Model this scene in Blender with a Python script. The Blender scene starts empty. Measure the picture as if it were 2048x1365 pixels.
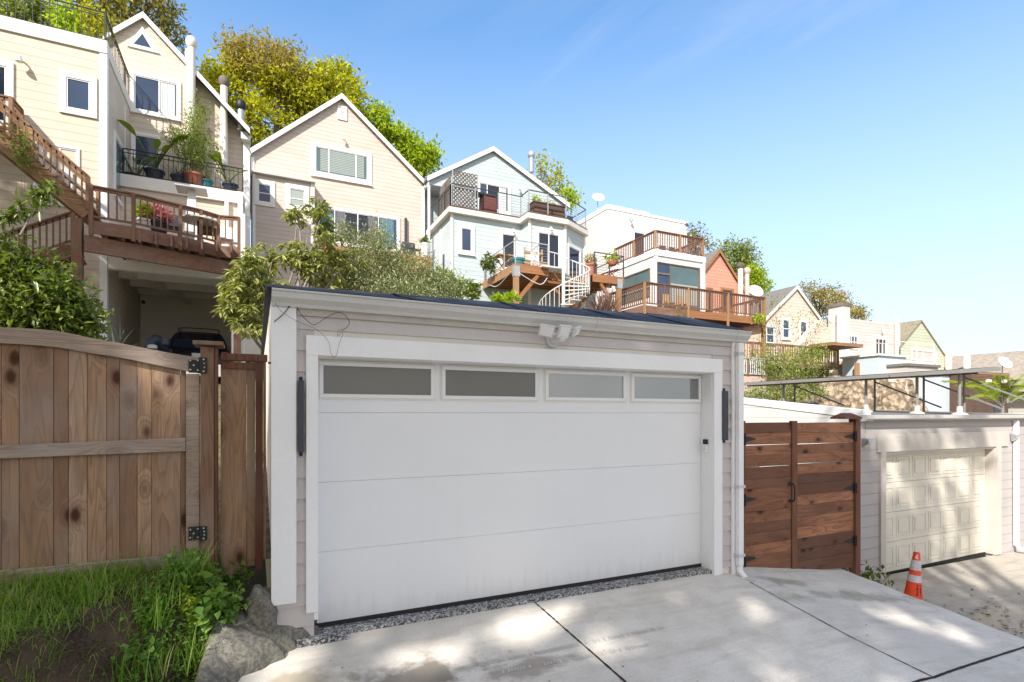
import bpy, math, random
import numpy as np
from mathutils import Vector, Matrix
R = math.radians
random.seed(7); rng = np.random.default_rng(11)
S = bpy.context.scene; COL = S.collection
# ------------------------------------------------------------------ camera geometry (photo 2048 x 1365, horizon at row 828)
F, EYE, HOR = 1080.0, 1.68, 828.0
cs, sn = math.cos(R(25.33)), math.sin(R(25.33))
def ray(u): a = u-1024; return F*sn+cs*a, F*cs-sn*a
def P(u, v, D):                      # point seen at (u,v) on the plane y = D
    x, y = ray(u); t = D/y
    return Vector((x*t, D, EYE+(HOR-v)*t))
def PX(u, v, X):                     # same, on the plane x = X
    x, y = ray(u); t = X/x
    return Vector((X, y*t, EYE+(HOR-v)*t))
def X_(u, D): return P(u, 0, D).x
def Z_(u, v, D): return P(u, v, D).z
cam = bpy.data.cameras.new('camera'); co = bpy.data.objects.new('camera', cam); COL.objects.link(co)
cam.sensor_width = 36; cam.lens = F/2048*36; cam.shift_y = (HOR-682.5)/2048
cam.clip_end = 3000; cam.clip_start = .05
co.location = (0, 0, EYE); co.rotation_euler = (R(90), 0, -R(25.33)); S.camera = co
# ------------------------------------------------------------------ mesh builder
class B:
    def __init__(s): s.v = []; s.f = []
    def add(s, vs, fs):
        n = len(s.v); s.v += [tuple(p) for p in vs]; s.f += [tuple(i+n for i in q) for q in fs]; return s
    def box(s, x0, x1, y0, y1, z0, z1):
        return s.add([(x0,y0,z0),(x1,y0,z0),(x1,y1,z0),(x0,y1,z0),(x0,y0,z1),(x1,y0,z1),(x1,y1,z1),(x0,y1,z1)],
            [(3,2,1,0),(4,5,6,7),(0,1,5,4),(1,2,6,5),(2,3,7,6),(3,0,4,7)])
    def obox(s, O, U, N, u0, u1, n0, n1, z0, z1):    # oriented box: U along the wall, N outwards
        O, U, N = Vector(O), Vector(U), Vector(N); Z = Vector((0,0,1))
        c = lambda u, n, z: O+U*u+N*n+Z*z
        return s.add([c(u0,n1,z0),c(u1,n1,z0),c(u1,n0,z0),c(u0,n0,z0),c(u0,n1,z1),c(u1,n1,z1),c(u1,n0,z1),c(u0,n0,z1)],
            [(3,2,1,0),(4,5,6,7),(0,1,5,4),(1,2,6,5),(2,3,7,6),(3,0,4,7)])
    def beam(s, a, b, w, h, up=(0,0,1)):
        a, b = Vector(a), Vector(b); d = (b-a).normalized(); up = Vector(up)
        sd = d.cross(up)
        if sd.length < 1e-4: sd = d.cross(Vector((0,1,0)))
        sd.normalize(); u2 = sd.cross(d).normalized(); q = []
        for p in (a, b):
            for i, j in ((-1,-1),(1,-1),(1,1),(-1,1)): q.append(p+sd*(w/2*i)+u2*(h/2*j))
        return s.add(q, [(0,1,2,3),(7,6,5,4),(1,0,4,5),(2,1,5,6),(3,2,6,7),(0,3,7,4)])
    def tube(s, pts, r, n=7, cap=True):
        pts = [Vector(p) for p in pts]; rs = r if isinstance(r, (list, tuple)) else [r]*len(pts)
        vs, fs = [], []; t0 = (pts[1]-pts[0]).normalized()
        ref = Vector((0,0,1)) if abs(t0.z) < .9 else Vector((1,0,0)); e = t0.cross(ref).normalized()
        for i, p in enumerate(pts):
            t = (pts[min(i+1,len(pts)-1)]-pts[max(i-1,0)]).normalized()
            e = (e-t*e.dot(t)); e = e.normalized() if e.length > 1e-6 else t.orthogonal().normalized(); g = t.cross(e)
            for k in range(n):
                A = 2*math.pi*k/n; vs.append(p+(e*math.cos(A)+g*math.sin(A))*rs[i])
        for i in range(len(pts)-1):
            for k in range(n):
                k2 = (k+1) % n; fs.append((i*n+k, i*n+k2, (i+1)*n+k2, (i+1)*n+k))
        if cap: fs += [tuple(range(n-1,-1,-1)), tuple(range((len(pts)-1)*n, len(pts)*n))]
        return s.add(vs, fs)
    def prism(s, poly, d):
        poly = [Vector(p) for p in poly]; d = Vector(d); n = len(poly)
        nr = Vector((0,0,0))
        for i in range(n): nr += poly[i].cross(poly[(i+1) % n])
        if nr.dot(d) > 0: poly = poly[::-1]
        return s.add(poly+[p+d for p in poly], [tuple(range(n)), tuple(range(2*n-1, n-1, -1))]+[((i+1) % n, i, i+n, (i+1) % n+n) for i in range(n)])
    def lathe(s, c, prof, n=18, sq=False):
        vs, fs = [], []
        for r, z in prof:
            for k in range(n):
                A = 2*math.pi*(k+.5)/n; vs.append((c[0]+r*math.cos(A), c[1]+r*math.sin(A), c[2]+z))
        for i in range(len(prof)-1):
            for k in range(n):
                k2 = (k+1) % n; fs.append((i*n+k, i*n+k2, (i+1)*n+k2, (i+1)*n+k))
        fs += [tuple(range(n-1,-1,-1)), tuple(range((len(prof)-1)*n, len(prof)*n))]
        return s.add(vs, fs)
    def grid(s, fn, nu, nv):
        vs = [fn(i/nu, j/nv) for j in range(nv+1) for i in range(nu+1)]; w = nu+1
        return s.add(vs, [(j*w+i, j*w+i+1, (j+1)*w+i+1, (j+1)*w+i) for j in range(nv) for i in range(nu)])
OFF = {}
def link_mesh(name, v, f, mat, off, smooth):
    me = bpy.data.meshes.new(name)
    ox, oy, oz = off
    me.from_pydata([(a-ox, b-oy, c-oz) for a, b, c in v], [], f)
    me.materials.append(mat)
    if smooth:
        me.shade_smooth(); me.set_sharp_from_angle(angle=R(smooth if smooth is not True else 40))
    o = bpy.data.objects.new(name, me); COL.objects.link(o); return o
def bevel(o, w, seg=2):
    m = o.modifiers.new('edge', 'BEVEL'); m.width = w; m.segments = seg; m.limit_method = 'ANGLE'; m.angle_limit = R(40); return o
def tag(o, label, cat, group=None, kind=None):
    if label: o['label'] = label
    if cat: o['category'] = cat
    if group: o['group'] = group
    if kind: o['kind'] = kind
    return o
def T(name, label, cat, loc, group=None):            # a thing: an empty at its base
    o = bpy.data.objects.new(name, None); COL.objects.link(o); o.location = loc; o.empty_display_size = .2
    OFF[o.name] = tuple(loc); return tag(o, label, cat, group)
def Pt(par, name, b, mat, bev=0, smooth=False, label=None):   # a part (or sub-part) under its thing
    off = OFF[par.name]; o = link_mesh(name, b.v, b.f, mat, off, smooth); o.parent = par; OFF[o.name] = off
    if bev: bevel(o, bev)
    if label: o['label'] = label
    return o
def One(name, label, cat, b, mat, group=None, bev=0, smooth=False):  # a thing that is one mesh
    xs = np.array(b.v); c = (float(xs[:,0].mean()), float(xs[:,1].mean()), float(xs[:,2].min()))
    o = link_mesh(name, b.v, b.f, mat, c, smooth); o.location = c; OFF[o.name] = c
    if bev: bevel(o, bev)
    return tag(o, label, cat, group)
def St(name, b, mat, smooth=False, kind='structure'):
    o = link_mesh(name, b.v, b.f, mat, (0,0,0), smooth); o['kind'] = kind; OFF[o.name] = (0,0,0); return o
def copy_tree(root, loc, label, rotz=None):          # a copy of a thing with copies of its parts and sub-parts
    def kids(o): return [c for c in ALLK if c.parent == o]
    ALLK = list(root.children_recursive)
    r = root.copy(); COL.objects.link(r); r.location = loc; r['label'] = label
    if rotz is not None: r.rotation_euler = (0,0,rotz)
    def rec(src, dst):
        for c in kids(src):
            d = c.copy(); COL.objects.link(d); d.parent = dst; rec(c, d)
    rec(root, r); return r
# ------------------------------------------------------------------ materials
class N:
    def __init__(s, name):
        s.m = bpy.data.materials.new(name); s.m.use_nodes = True; s.t = s.m.node_tree; s.t.nodes.clear()
        s.out = s.n('ShaderNodeOutputMaterial')
    def n(s, ty, **k):
        o = s.t.nodes.new(ty)
        for a, b in k.items(): setattr(o, a, b)
        return o
    def w(s, a, b): s.t.links.new(a, b); return s
    def setin(s, sock, v):
        if hasattr(v, 'is_linked') or isinstance(v, bpy.types.NodeSocket): s.t.links.new(v, sock)
        else: sock.default_value = (tuple(v)+(1,) if isinstance(v, tuple) and len(v) == 3 and sock.type == 'RGBA' else v)
    def pos(s): return s.n('ShaderNodeNewGeometry').outputs['Position']
    def isl(s): return s.n('ShaderNodeNewGeometry').outputs['Random Per Island']
    def map(s, vec, scale=(1,1,1), loc=None):
        m = s.n('ShaderNodeMapping'); s.w(vec, m.inputs['Vector']); m.inputs['Scale'].default_value = scale
        if loc is not None: s.setin(m.inputs['Location'], loc)
        return m.outputs[0]
    def noise(s, vec, scale, detail=4, rough=.55, dist=0):
        m = s.n('ShaderNodeTexNoise'); s.w(vec, m.inputs['Vector']); m.inputs['Scale'].default_value = scale
        m.inputs['Detail'].default_value = detail; m.inputs['Roughness'].default_value = rough; m.inputs['Distortion'].default_value = dist
        return m.outputs['Fac']
    def math(s, op, a, b=0, c=None):
        m = s.n('ShaderNodeMath', operation=op); s.setin(m.inputs[0], a); s.setin(m.inputs[1], b)
        if c is not None: s.setin(m.inputs[2], c)
        return m.outputs[0]
    def ramp(s, fac, stops, interp='LINEAR'):
        m = s.n('ShaderNodeValToRGB'); s.setin(m.inputs[0], fac); m.color_ramp.interpolation = interp; e = m.color_ramp.elements
        while len(e) < len(stops): e.new(.5)
        for i, (p, c) in enumerate(stops):
            e[i].position = p; e[i].color = (c if isinstance(c, tuple) else (c,c,c))[:3]+(1,)
        return m.outputs[0]
    def mix(s, fac, a, b, mode='MIX'):
        m = s.n('ShaderNodeMix', data_type='RGBA', blend_type=mode)
        s.setin(m.inputs[0], fac); s.setin(m.inputs[6], a); s.setin(m.inputs[7], b); return m.outputs[2]
    def bump(s, h, dist=.01, strength=1, normal=None):
        m = s.n('ShaderNodeBump'); s.w(h, m.inputs['Height']); m.inputs['Distance'].default_value = dist; m.inputs['Strength'].default_value = strength
        if normal is not None: s.w(normal, m.inputs['Normal'])
        return m.outputs[0]
    def bsdf(s, col, rough=.6, normal=None, metal=0, spec=None, **k):
        p = s.n('ShaderNodeBsdfPrincipled'); s.setin(p.inputs['Base Color'], col); s.setin(p.inputs['Roughness'], rough); s.setin(p.inputs['Metallic'], metal)
        if spec is not None: s.setin(p.inputs['Specular IOR Level'], spec)
        if normal is not None: s.w(normal, p.inputs['Normal'])
        for a, b in k.items(): s.setin(p.inputs[a.replace('_', ' ')], b)
        return p.outputs[0]
    def fin(s, sh): s.w(sh, s.out.inputs['Surface']); return s.m
def cmul(c, k): return tuple(min(1, x*k) for x in c)
def paint(name, c, rough=.55, var=.08, sc=2.0, metal=0, bmp=.0015, spec=.35):     # painted or plain surface with soft wear
    n = N(name); p = n.pos(); f = n.noise(p, sc, 6, .6); g = n.noise(p, sc*14, 3)
    col = n.mix(n.ramp(f, [(.3,0.),(.7,1.)]), cmul(c, 1-var), cmul(c, 1+var*.5))
    col = n.mix(n.ramp(g, [(.35,.25),(.6,0.)]), col, cmul(c, 1-2*var))
    return n.fin(n.bsdf(col, rough, n.bump(g, bmp*4, .6), metal, spec))
def siding(name, c, per=.2, z0=0., dirt=.15, groove_shade=.42):  # horizontal lap boards
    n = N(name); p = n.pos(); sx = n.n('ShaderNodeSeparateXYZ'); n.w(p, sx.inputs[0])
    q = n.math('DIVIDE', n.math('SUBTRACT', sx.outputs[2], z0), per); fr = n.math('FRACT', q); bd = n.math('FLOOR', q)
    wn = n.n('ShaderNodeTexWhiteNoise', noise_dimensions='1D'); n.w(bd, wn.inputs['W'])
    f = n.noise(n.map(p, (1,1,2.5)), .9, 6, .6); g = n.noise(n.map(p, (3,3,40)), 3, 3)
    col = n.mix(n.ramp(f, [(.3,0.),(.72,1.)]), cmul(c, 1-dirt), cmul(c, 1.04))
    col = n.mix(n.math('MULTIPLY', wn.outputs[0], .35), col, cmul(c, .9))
    col = n.mix(n.ramp(fr, [(0.,groove_shade),(.05,groove_shade),(.10,0.),(1.,0.)]), col, cmul(c, .42))  # dark line painted along each lap, standing in for the board's shadow
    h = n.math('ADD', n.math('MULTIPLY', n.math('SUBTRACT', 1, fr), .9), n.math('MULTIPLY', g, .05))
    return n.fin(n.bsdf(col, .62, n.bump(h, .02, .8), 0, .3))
def wood(name, c, axis=2, dark=.35, grey=.0, knots=.6, sc=1., rough=.75, varc=None, vary=.55):   # boards, grain along axis, each board its own tone
    n = N(name); p = n.pos(); r = n.math('FRACT', n.math('ADD', n.isl(), n.math('MULTIPLY', n.n('ShaderNodeObjectInfo').outputs['Random'], 7.31)))
    cb = n.n('ShaderNodeCombineXYZ')
    for i in range(3): n.w(n.math('MULTIPLY', r, 37.+i*11), cb.inputs[i])
    va = n.n('ShaderNodeVectorMath', operation='ADD'); n.w(p, va.inputs[0]); n.w(cb.outputs[0], va.inputs[1])
    s3 = [26*sc]*3; s3[axis] = 1.3*sc; k3 = [9*sc]*3; k3[axis] = 2.6*sc
    pv = n.map(va.outputs[0], tuple(s3)); kv = n.map(va.outputs[0], tuple(k3))
    g = n.noise(pv, 1., 6, .65, .6); big = n.noise(va.outputs[0], 1.7*sc, 3)
    l3 = [70*sc]*3; l3[axis] = 2.2*sc
    wv = n.noise(n.map(va.outputs[0], tuple(l3)), 1., 3, .6, .4)
    vo = n.n('ShaderNodeTexVoronoi'); n.w(kv, vo.inputs['Vector']); vo.inputs['Scale'].default_value = .75
    kn = n.ramp(vo.outputs['Distance'], [(.0,1.),(.08,.9),(.2,.0),(1.,0.)])
    c2 = varc or cmul(c, .6)
    col = n.mix(n.math('MULTIPLY', n.ramp(r, [(0.,0.),(1.,1.)]), vary), c, c2)
    col = n.mix(n.ramp(g, [(.3,.75),(.62,0.)]), col, cmul(c, dark))
    col = n.mix(n.ramp(wv, [(.42,.5),(.55,0.)]), col, cmul(c, .45))
    if grey: col = n.mix(n.ramp(big, [(.35,0.),(.65,grey)]), col, (.36,.33,.31))
    col = n.mix(n.math('MULTIPLY', kn, knots), col, cmul((c[0], c[1]*.75, c[2]*.6), .22))
    h = n.math('ADD', n.math('MULTIPLY', g, .5), n.math('SUBTRACT', n.math('MULTIPLY', wv, .4), n.math('MULTIPLY', kn, .25)))
    return n.fin(n.bsdf(col, rough, n.bump(h, .005, .7), 0, .25))
def plank(name, c, c2, axis=2, grey=.3, sc=1., knot=(.06,.022,.01), rough=.78, K=13., kd=.62, lc=.34):
    # sawn boards seen close: contour grain that bends round knots, each board its own tone
    n = N(name); p = n.pos(); r = n.math('FRACT', n.math('ADD', n.isl(), n.math('MULTIPLY', n.n('ShaderNodeObjectInfo').outputs['Random'], 7.31)))
    cb = n.n('ShaderNodeCombineXYZ')
    for i in range(3): n.w(n.math('MULTIPLY', r, 37.+i*11), cb.inputs[i])
    va = n.n('ShaderNodeVectorMath', operation='ADD'); n.w(p, va.inputs[0]); n.w(cb.outputs[0], va.inputs[1]); q = va.outputs[0]
    def st(a, b): s3 = [a*sc]*3; s3[axis] = b*sc; return n.map(q, tuple(s3))
    vo = n.n('ShaderNodeTexVoronoi'); n.w(st(7.5, 4.2), vo.inputs['Vector']); vo.inputs['Scale'].default_value = kd; d = vo.outputs['Distance']
    near = n.ramp(d, [(0.,1.),(.12,.75),(.42,0.)], 'EASE')
    fld = n.math('ADD', n.noise(st(5.5, .55), 1., 2, .5, .3), n.math('MULTIPLY', near, .22))
    fr = n.math('FRACT', n.math('MULTIPLY', fld, K)); line = n.ramp(fr, [(0.,.0),(.55,.25),(.9,1.),(1.,.1)])
    fine = n.noise(st(120, 4), 1., 3, .7); blot = n.noise(st(4, 1.2), 1., 4, .6)
    col = n.mix(r, c, c2); col = n.mix(n.math('MULTIPLY', line, .62), col, cmul(c, lc))
    col = n.mix(n.ramp(fine, [(.38,.5),(.56,0.)]), col, cmul(c, .42))
    col = n.mix(n.ramp(blot, [(.42,0.),(.7,.55)]), col, cmul(c2, .8))
    if grey: col = n.mix(n.ramp(n.noise(st(2.2, 1.5), 1., 3), [(.42,0.),(.7,grey)]), col, (.34,.31,.29))
    core = n.ramp(d, [(0.,1.),(.095,.95),(.17,.35),(.3,0.)]); col = n.mix(core, col, knot)
    h = n.math('ADD', n.math('MULTIPLY', fine, .4), n.math('SUBTRACT', n.math('MULTIPLY', core, .6), n.math('MULTIPLY', line, .35)))
    return n.fin(n.bsdf(col, rough, n.bump(h, .004, .8), 0, .22))
def leafmat(name, cols, trans=.3, rough=.5, spec=.3):      # each leaf has its own tone
    n = N(name); r = n.isl(); f = n.noise(n.pos(), 1.1, 2)
    k = n.math('ADD', n.math('MULTIPLY', r, .7), n.math('MULTIPLY', f, .42))
    m = len(cols)-1
    col = n.ramp(k, [(.12+.76*i/m, c) for i, c in enumerate(cols)])
    pb = n.bsdf(col, rough, None, 0, spec)
    tl = n.n('ShaderNodeBsdfTranslucent'); n.w(n.mix(1., col, (1.15,1.25,.55), 'MULTIPLY'), tl.inputs[0])
    mx = n.n('ShaderNodeMixShader'); mx.inputs[0].default_value = trans; n.w(pb, mx.inputs[1]); n.w(tl.outputs[0], mx.inputs[2])
    return n.fin(mx.outputs[0])
def glassmat(name, c=(.02,.03,.045), rough=.04, refl=None):
    n = N(name); f = n.noise(n.pos(), .8, 2)
    return n.fin(n.bsdf(n.mix(f, cmul(c, .6), cmul(c, 1.4)), rough, n.bump(f, .004, .25), 0, refl or .9, Coat_Weight=.25, Coat_Roughness=.03))
def fabric(name, c, axis=0, per=.09):
    n = N(name); p = n.pos(); w = n.n('ShaderNodeTexWave', wave_type='BANDS', bands_direction='XYZ'[axis]); n.w(p, w.inputs[0])
    w.inputs['Scale'].default_value = .5/per; w.inputs['Distortion'].default_value = 2.2
    return n.fin(n.bsdf(n.mix(w.outputs['Fac'], cmul(c, .78), c), .8, n.bump(w.outputs['Fac'], .02, .5)))  # folds also darkened in the colour, standing in for their shade
def doormat():        # painted steel door: faint embossed grain, rain streaks, grime towards the splashed bottom edge
    n = N('door_white_paint'); p = n.pos(); c = (.775,.785,.80)
    gr = n.noise(n.map(p, (7,7,150)), 1., 4, .6); st = n.noise(n.map(p, (16,16,.5)), 1., 5, .6); f = n.noise(p, 1.1, 6, .6); sp = n.noise(p, 55, 3, .6)
    sx = n.n('ShaderNodeSeparateXYZ'); n.w(p, sx.inputs[0]); low = n.math('ADD', sx.outputs[2], n.math('MULTIPLY', n.math('SUBTRACT', st, .5), .7))
    col = n.mix(n.ramp(f, [(.3,0.),(.7,1.)]), cmul(c, .965), cmul(c, 1.01)); col = n.mix(n.ramp(st, [(.55,0.),(.8,.09)]), col, (.60,.59,.565))
    col = n.mix(n.ramp(low, [(.0,.25),(.16,.06),(.45,0.)]), col, (.50,.475,.43)); col = n.mix(n.ramp(sp, [(.70,0.),(.78,.35)]), col, (.45,.43,.4))
    return n.fin(n.bsdf(col, .40, n.bump(n.math('ADD', gr, n.math('MULTIPLY', f, 1.2)), .0022, .6), 0, .35))
def mirrormat():
    n = N('reflecting_garage_glass'); f = n.noise(n.pos(), 1.4, 3)
    return n.fin(n.bsdf(n.mix(f, (.25,.26,.258), (.33,.34,.335)), .035, n.bump(f, .004, .3), .6, .5))
M = {}
M['white'] = paint('white_trim_paint', (.815,.815,.82), .5, .05, 2., 0, .0003)
M['offwhite'] = paint('off_white_paint', (.76,.73,.67), .55, .06)
M['door'] = doormat()
M['doorold'] = paint('old_door_paint', (.66,.62,.53), .5, .06, 2.5)
M['gsid'] = paint('garage_siding_paint', (.545,.505,.50), .6, .07, 3)
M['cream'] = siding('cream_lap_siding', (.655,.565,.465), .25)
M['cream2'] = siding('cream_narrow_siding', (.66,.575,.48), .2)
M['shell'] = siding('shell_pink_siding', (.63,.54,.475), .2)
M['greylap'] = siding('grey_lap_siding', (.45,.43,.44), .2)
M['blue'] = siding('pale_blue_siding', (.50,.575,.60), .2, groove_shade=.25)
M['wlap'] = siding('white_lap_siding', (.64,.635,.62), .2, groove_shade=.3)
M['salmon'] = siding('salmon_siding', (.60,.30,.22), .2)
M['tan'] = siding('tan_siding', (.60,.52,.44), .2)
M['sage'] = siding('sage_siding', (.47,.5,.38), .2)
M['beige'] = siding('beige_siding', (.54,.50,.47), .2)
M['carport'] = paint('carport_paint', (.80,.74,.63), .7, .08)
M['black'] = paint('black_metal', (.018,.018,.02), .45, .1, 8)
M['slate'] = paint('dark_fixture', (.05,.055,.07), .4, .08, 6)
M['iron'] = paint('wrought_iron', (.02,.018,.02), .5, .1, 8)
M['steel'] = paint('galvanised_steel', (.45,.47,.49), .4, .1, 8, .5)
M['gutter'] = paint('gutter_paint', (.57,.565,.55), .4, .07, 2.2)
M['wmetal'] = paint('white_metal', (.64,.645,.64), .4, .06, 5)
M['roofdark'] = paint('dark_roof_membrane', (.022,.026,.042), .7, .25, 5, 0, .004)
M['shing'] = paint('asphalt_shingle', (.20,.19,.175), .9, .3, 9, 0, .006)
M['shing2'] = paint('weathered_wood_shingle', (.30,.26,.19), .9, .35, 7, 0, .01)
M['shing3'] = paint('brown_grey_shingle', (.36,.31,.26), .9, .3, 4, 0, .01)
M['pavr'] = paint('terracotta', (.42,.15,.09), .75, .12, 6)
M['navy'] = paint('navy_plastic', (.03,.04,.06), .45, .1, 6)
M['teal'] = paint('teal_glaze', (.03,.2,.24), .2, .15, 8)
M['stucco'] = paint('stucco', (.62,.58,.53), .85, .08, 4)
M['pinkw'] = paint('pink_paint', (.6,.45,.4), .7, .08)
M['bluew'] = paint('pale_blue_paint', (.52,.6,.66), .7, .06)
M['red'] = paint('dull_red_paint', (.33,.06,.07), .6, .1)
M['dish'] = paint('dish_grey', (.52,.51,.53), .45, .05)
M['fence'] = plank('cedar_fence_boards', (.55,.35,.215), (.20,.105,.065), 2, .42)
M['fencered'] = plank('red_stained_fence', (.24,.115,.07), (.13,.05,.038), 2, .12)
M['railgrey'] = plank('weathered_rail', (.47,.36,.285), (.32,.24,.19), 0, .55, 1., (.12,.06,.035))
M['postw'] = plank('cedar_post', (.30,.185,.115), (.22,.12,.075), 2, .3)
M['gate'] = plank('redwood_gate_boards', (.45,.20,.105), (.09,.043,.03), 0, .06, .9, (.035,.015,.01), .7, 11., .8, .28)
M['gatev'] = wood('redwood_gate_posts', (.24,.10,.055), 2, .3, .05, .5, 1.)
M['deck'] = wood('brown_deck_wood', (.24,.12,.075), 0, .5, .15, .3, .6, varc=(.17,.085,.06))
M['deckv'] = wood('brown_deck_uprights', (.24,.12,.075), 2, .5, .1, .2, .6)
M['stairw'] = wood('amber_stair_wood', (.36,.195,.10), 0, .5, .1, .3, .6)
M['orange'] = wood('orange_deck_wood', (.42,.20,.09), 0, .5, .05, .4, .5, varc=(.3,.12,.05))
M['orangev'] = wood('orange_deck_posts', (.45,.25,.12), 2, .5, .1, .3, .5)
M['pale'] = wood('pale_pine', (.55,.38,.2), 0, .6, .1, .3, .6)
M['lattice'] = wood('weathered_lattice', (.125,.095,.08), 0, .5, .4, .3, .6)
M['plantbox'] = wood('dark_plank_box', (.13,.075,.055), 0, .5, .1, .3, .5)
M['slatw'] = wood('brown_slats', (.27,.15,.08), 0, .5, .1, .3, .5)
M['bark'] = wood('tree_bark', (.16,.12,.09), 2, .4, .3, .2, .5, .9)
M['palebark'] = wood('pale_bark', (.36,.31,.27), 2, .5, .3, .2, .5, .9)
M['glass'] = glassmat('window_glass', (.03,.055,.11), .05, .45)
M['glassd'] = glassmat('dark_window_glass', (.014,.02,.038), .05, .4)
M['glassg'] = glassmat('green_window_glass', (.09,.145,.155), .06, .4)
M['frost'] = glassmat('frosted_glass', (.135,.135,.12), .30, .6)
M['clearg'] = mirrormat()
M['curtain'] = fabric('sheer_curtain', (.62,.66,.68), 0, .12)
M['bluecur'] = fabric('blue_curtain', (.10,.22,.30), 0, .15)
M['greycur'] = fabric('grey_curtain', (.16,.16,.2), 0, .15)
M['blind'] = paint('blind_paint', (.34,.39,.37), .7, .05)
M['rust'] = paint('red_brown_cover', (.15,.055,.05), .7, .1)
M['frieze'] = paint('frieze_paint', (.50,.465,.42), .6, .12, 5); M['trim2'] = paint('beige_trim_paint', (.53,.49,.445), .6, .08)
M['pvframe'] = paint('panel_frame', (.24,.235,.225), .5, .1)
M['orangep'] = paint('cone_orange', (.80,.075,.02), .45, .12, 12)
M['reflect'] = paint('cone_reflective_band', (.66,.63,.64), .35, .25, 25)
M['carp'] = paint('black_car_paint', (.012,.012,.016), .12, .1, 3, 0, 0, .6)
M['rub'] = paint('rubber', (.015,.015,.015), .8, .2, 10)
M['rubl'] = paint('threshold_seal', (.03,.026,.025), .7, .2, 10)
# ------------------------------------------------------------------ sky and sun
SUN_EL, SUN_AZ = 40.0, 227.0          # compass style: clockwise from +y, where the sun stands
W = bpy.data.worlds.new("World"); S.world = W; W.use_nodes = True
t = W.node_tree; bg = t.nodes['Background']
sk = t.nodes.new('ShaderNodeTexSky'); sk.sky_type = 'NISHITA'; sk.sun_disc = False
sk.sun_elevation = R(SUN_EL); sk.sun_rotation = R(SUN_AZ); sk.air_density = 1.0; sk.dust_density = .6; sk.ozone_density = 2.2
tc = t.nodes.new('ShaderNodeTexCoord'); mp = t.nodes.new('ShaderNodeMapping'); t.links.new(tc.outputs['Generated'], mp.inputs[0])
# a few long thin cirrus wisps, stretched along one direction of the sky
def sdir(u, v): x, y = ray(u); return Vector((x, y, HOR-v)).normalized()
ca, cbv = sdir(1000, 400), sdir(1690, -20); ct = (cbv-ca).normalized(); cn = ca.cross(cbv).normalized(); cq = ct.cross(cn)
def sdot(vec):
    d_ = t.nodes.new('ShaderNodeVectorMath'); d_.operation = 'DOT_PRODUCT'; t.links.new(tc.outputs['Generated'], d_.inputs[0]); d_.inputs[1].default_value = vec; return d_.outputs['Value']
cxyz = t.nodes.new('ShaderNodeCombineXYZ')
for i_, (vec, k_) in enumerate(((ct, 1.6), (cn, 9.), (cq, 2.))):
    m_ = t.nodes.new('ShaderNodeMath'); m_.operation = 'MULTIPLY'; t.links.new(sdot(vec), m_.inputs[0]); m_.inputs[1].default_value = k_; t.links.new(m_.outputs[0], cxyz.inputs[i_])
band = t.nodes.new('ShaderNodeValToRGB'); ab = t.nodes.new('ShaderNodeMath'); ab.operation = 'ABSOLUTE'; t.links.new(sdot(cn), ab.inputs[0]); t.links.new(ab.outputs[0], band.inputs[0])
band.color_ramp.elements[0].position = .0; band.color_ramp.elements[0].color = (1,1,1,1); band.color_ramp.elements[1].position = .34; band.color_ramp.elements[1].color = (.12,.12,.12,1)
mp.inputs['Rotation'].default_value = (R(20), R(-52), R(20)); mp.inputs['Scale'].default_value = (1.1, 1.5, 5.5)
nz = t.nodes.new('ShaderNodeTexNoise'); t.links.new(cxyz.outputs[0], nz.inputs[0]); nz.inputs['Scale'].default_value = 1.25; nz.inputs['Detail'].default_value = 7; nz.inputs['Roughness'].default_value = .6; nz.inputs['Distortion'].default_value = .5
cr = t.nodes.new('ShaderNodeValToRGB'); t.links.new(nz.outputs['Fac'], cr.inputs[0]); cr.color_ramp.elements[0].position = .33; cr.color_ramp.elements[1].position = .78
cr.color_ramp.elements[1].color = (.32,.32,.32,1)
# hazy paleness low over the ground (a clear sky whitens towards the horizon)
sp = t.nodes.new('ShaderNodeSeparateXYZ'); t.links.new(tc.outputs['Generated'], sp.inputs[0])
hz = t.nodes.new('ShaderNodeMapRange'); t.links.new(sp.outputs[2], hz.inputs[0]); hz.inputs[1].default_value = 0; hz.inputs[2].default_value = .58; hz.inputs[3].default_value = .93; hz.inputs[4].default_value = 0
# the half of the sky round the sun is hazier and whiter than the half away from it
dt = t.nodes.new('ShaderNodeVectorMath'); dt.operation = 'DOT_PRODUCT'; t.links.new(tc.outputs['Generated'], dt.inputs[0]); dt.inputs[1].default_value = (math.sin(R(SUN_AZ)), math.cos(R(SUN_AZ)), 0)
hs = t.nodes.new('ShaderNodeMapRange'); t.links.new(dt.outputs['Value'], hs.inputs[0]); hs.inputs[1].default_value = -.35; hs.inputs[2].default_value = .35; hs.inputs[3].default_value = 0; hs.inputs[4].default_value = .9
bm = t.nodes.new('ShaderNodeMath'); bm.operation = 'MULTIPLY'; t.links.new(cr.outputs[0], bm.inputs[0]); t.links.new(band.outputs[0], bm.inputs[1])
mxm = t.nodes.new('ShaderNodeMath'); mxm.operation = 'MAXIMUM'; t.links.new(bm.outputs[0], mxm.inputs[0]); t.links.new(hz.outputs[0], mxm.inputs[1])
gm = t.nodes.new('ShaderNodeMix'); gm.data_type = 'RGBA'; gm.blend_type = 'MULTIPLY'; gm.inputs[0].default_value = 1; t.links.new(sk.outputs[0], gm.inputs[6]); gm.inputs[7].default_value = (.90, 1.15, 1.24, 1)
mx2 = t.nodes.new('ShaderNodeMix'); mx2.data_type = 'RGBA'; mx = t.nodes.new('ShaderNodeMix'); mx.data_type = 'RGBA'; t.links.new(mxm.outputs[0], mx.inputs[0]); t.links.new(gm.outputs[2], mx.inputs[6]); mx.inputs[7].default_value = (3.35, 3.6, 4.15, 1)
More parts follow.
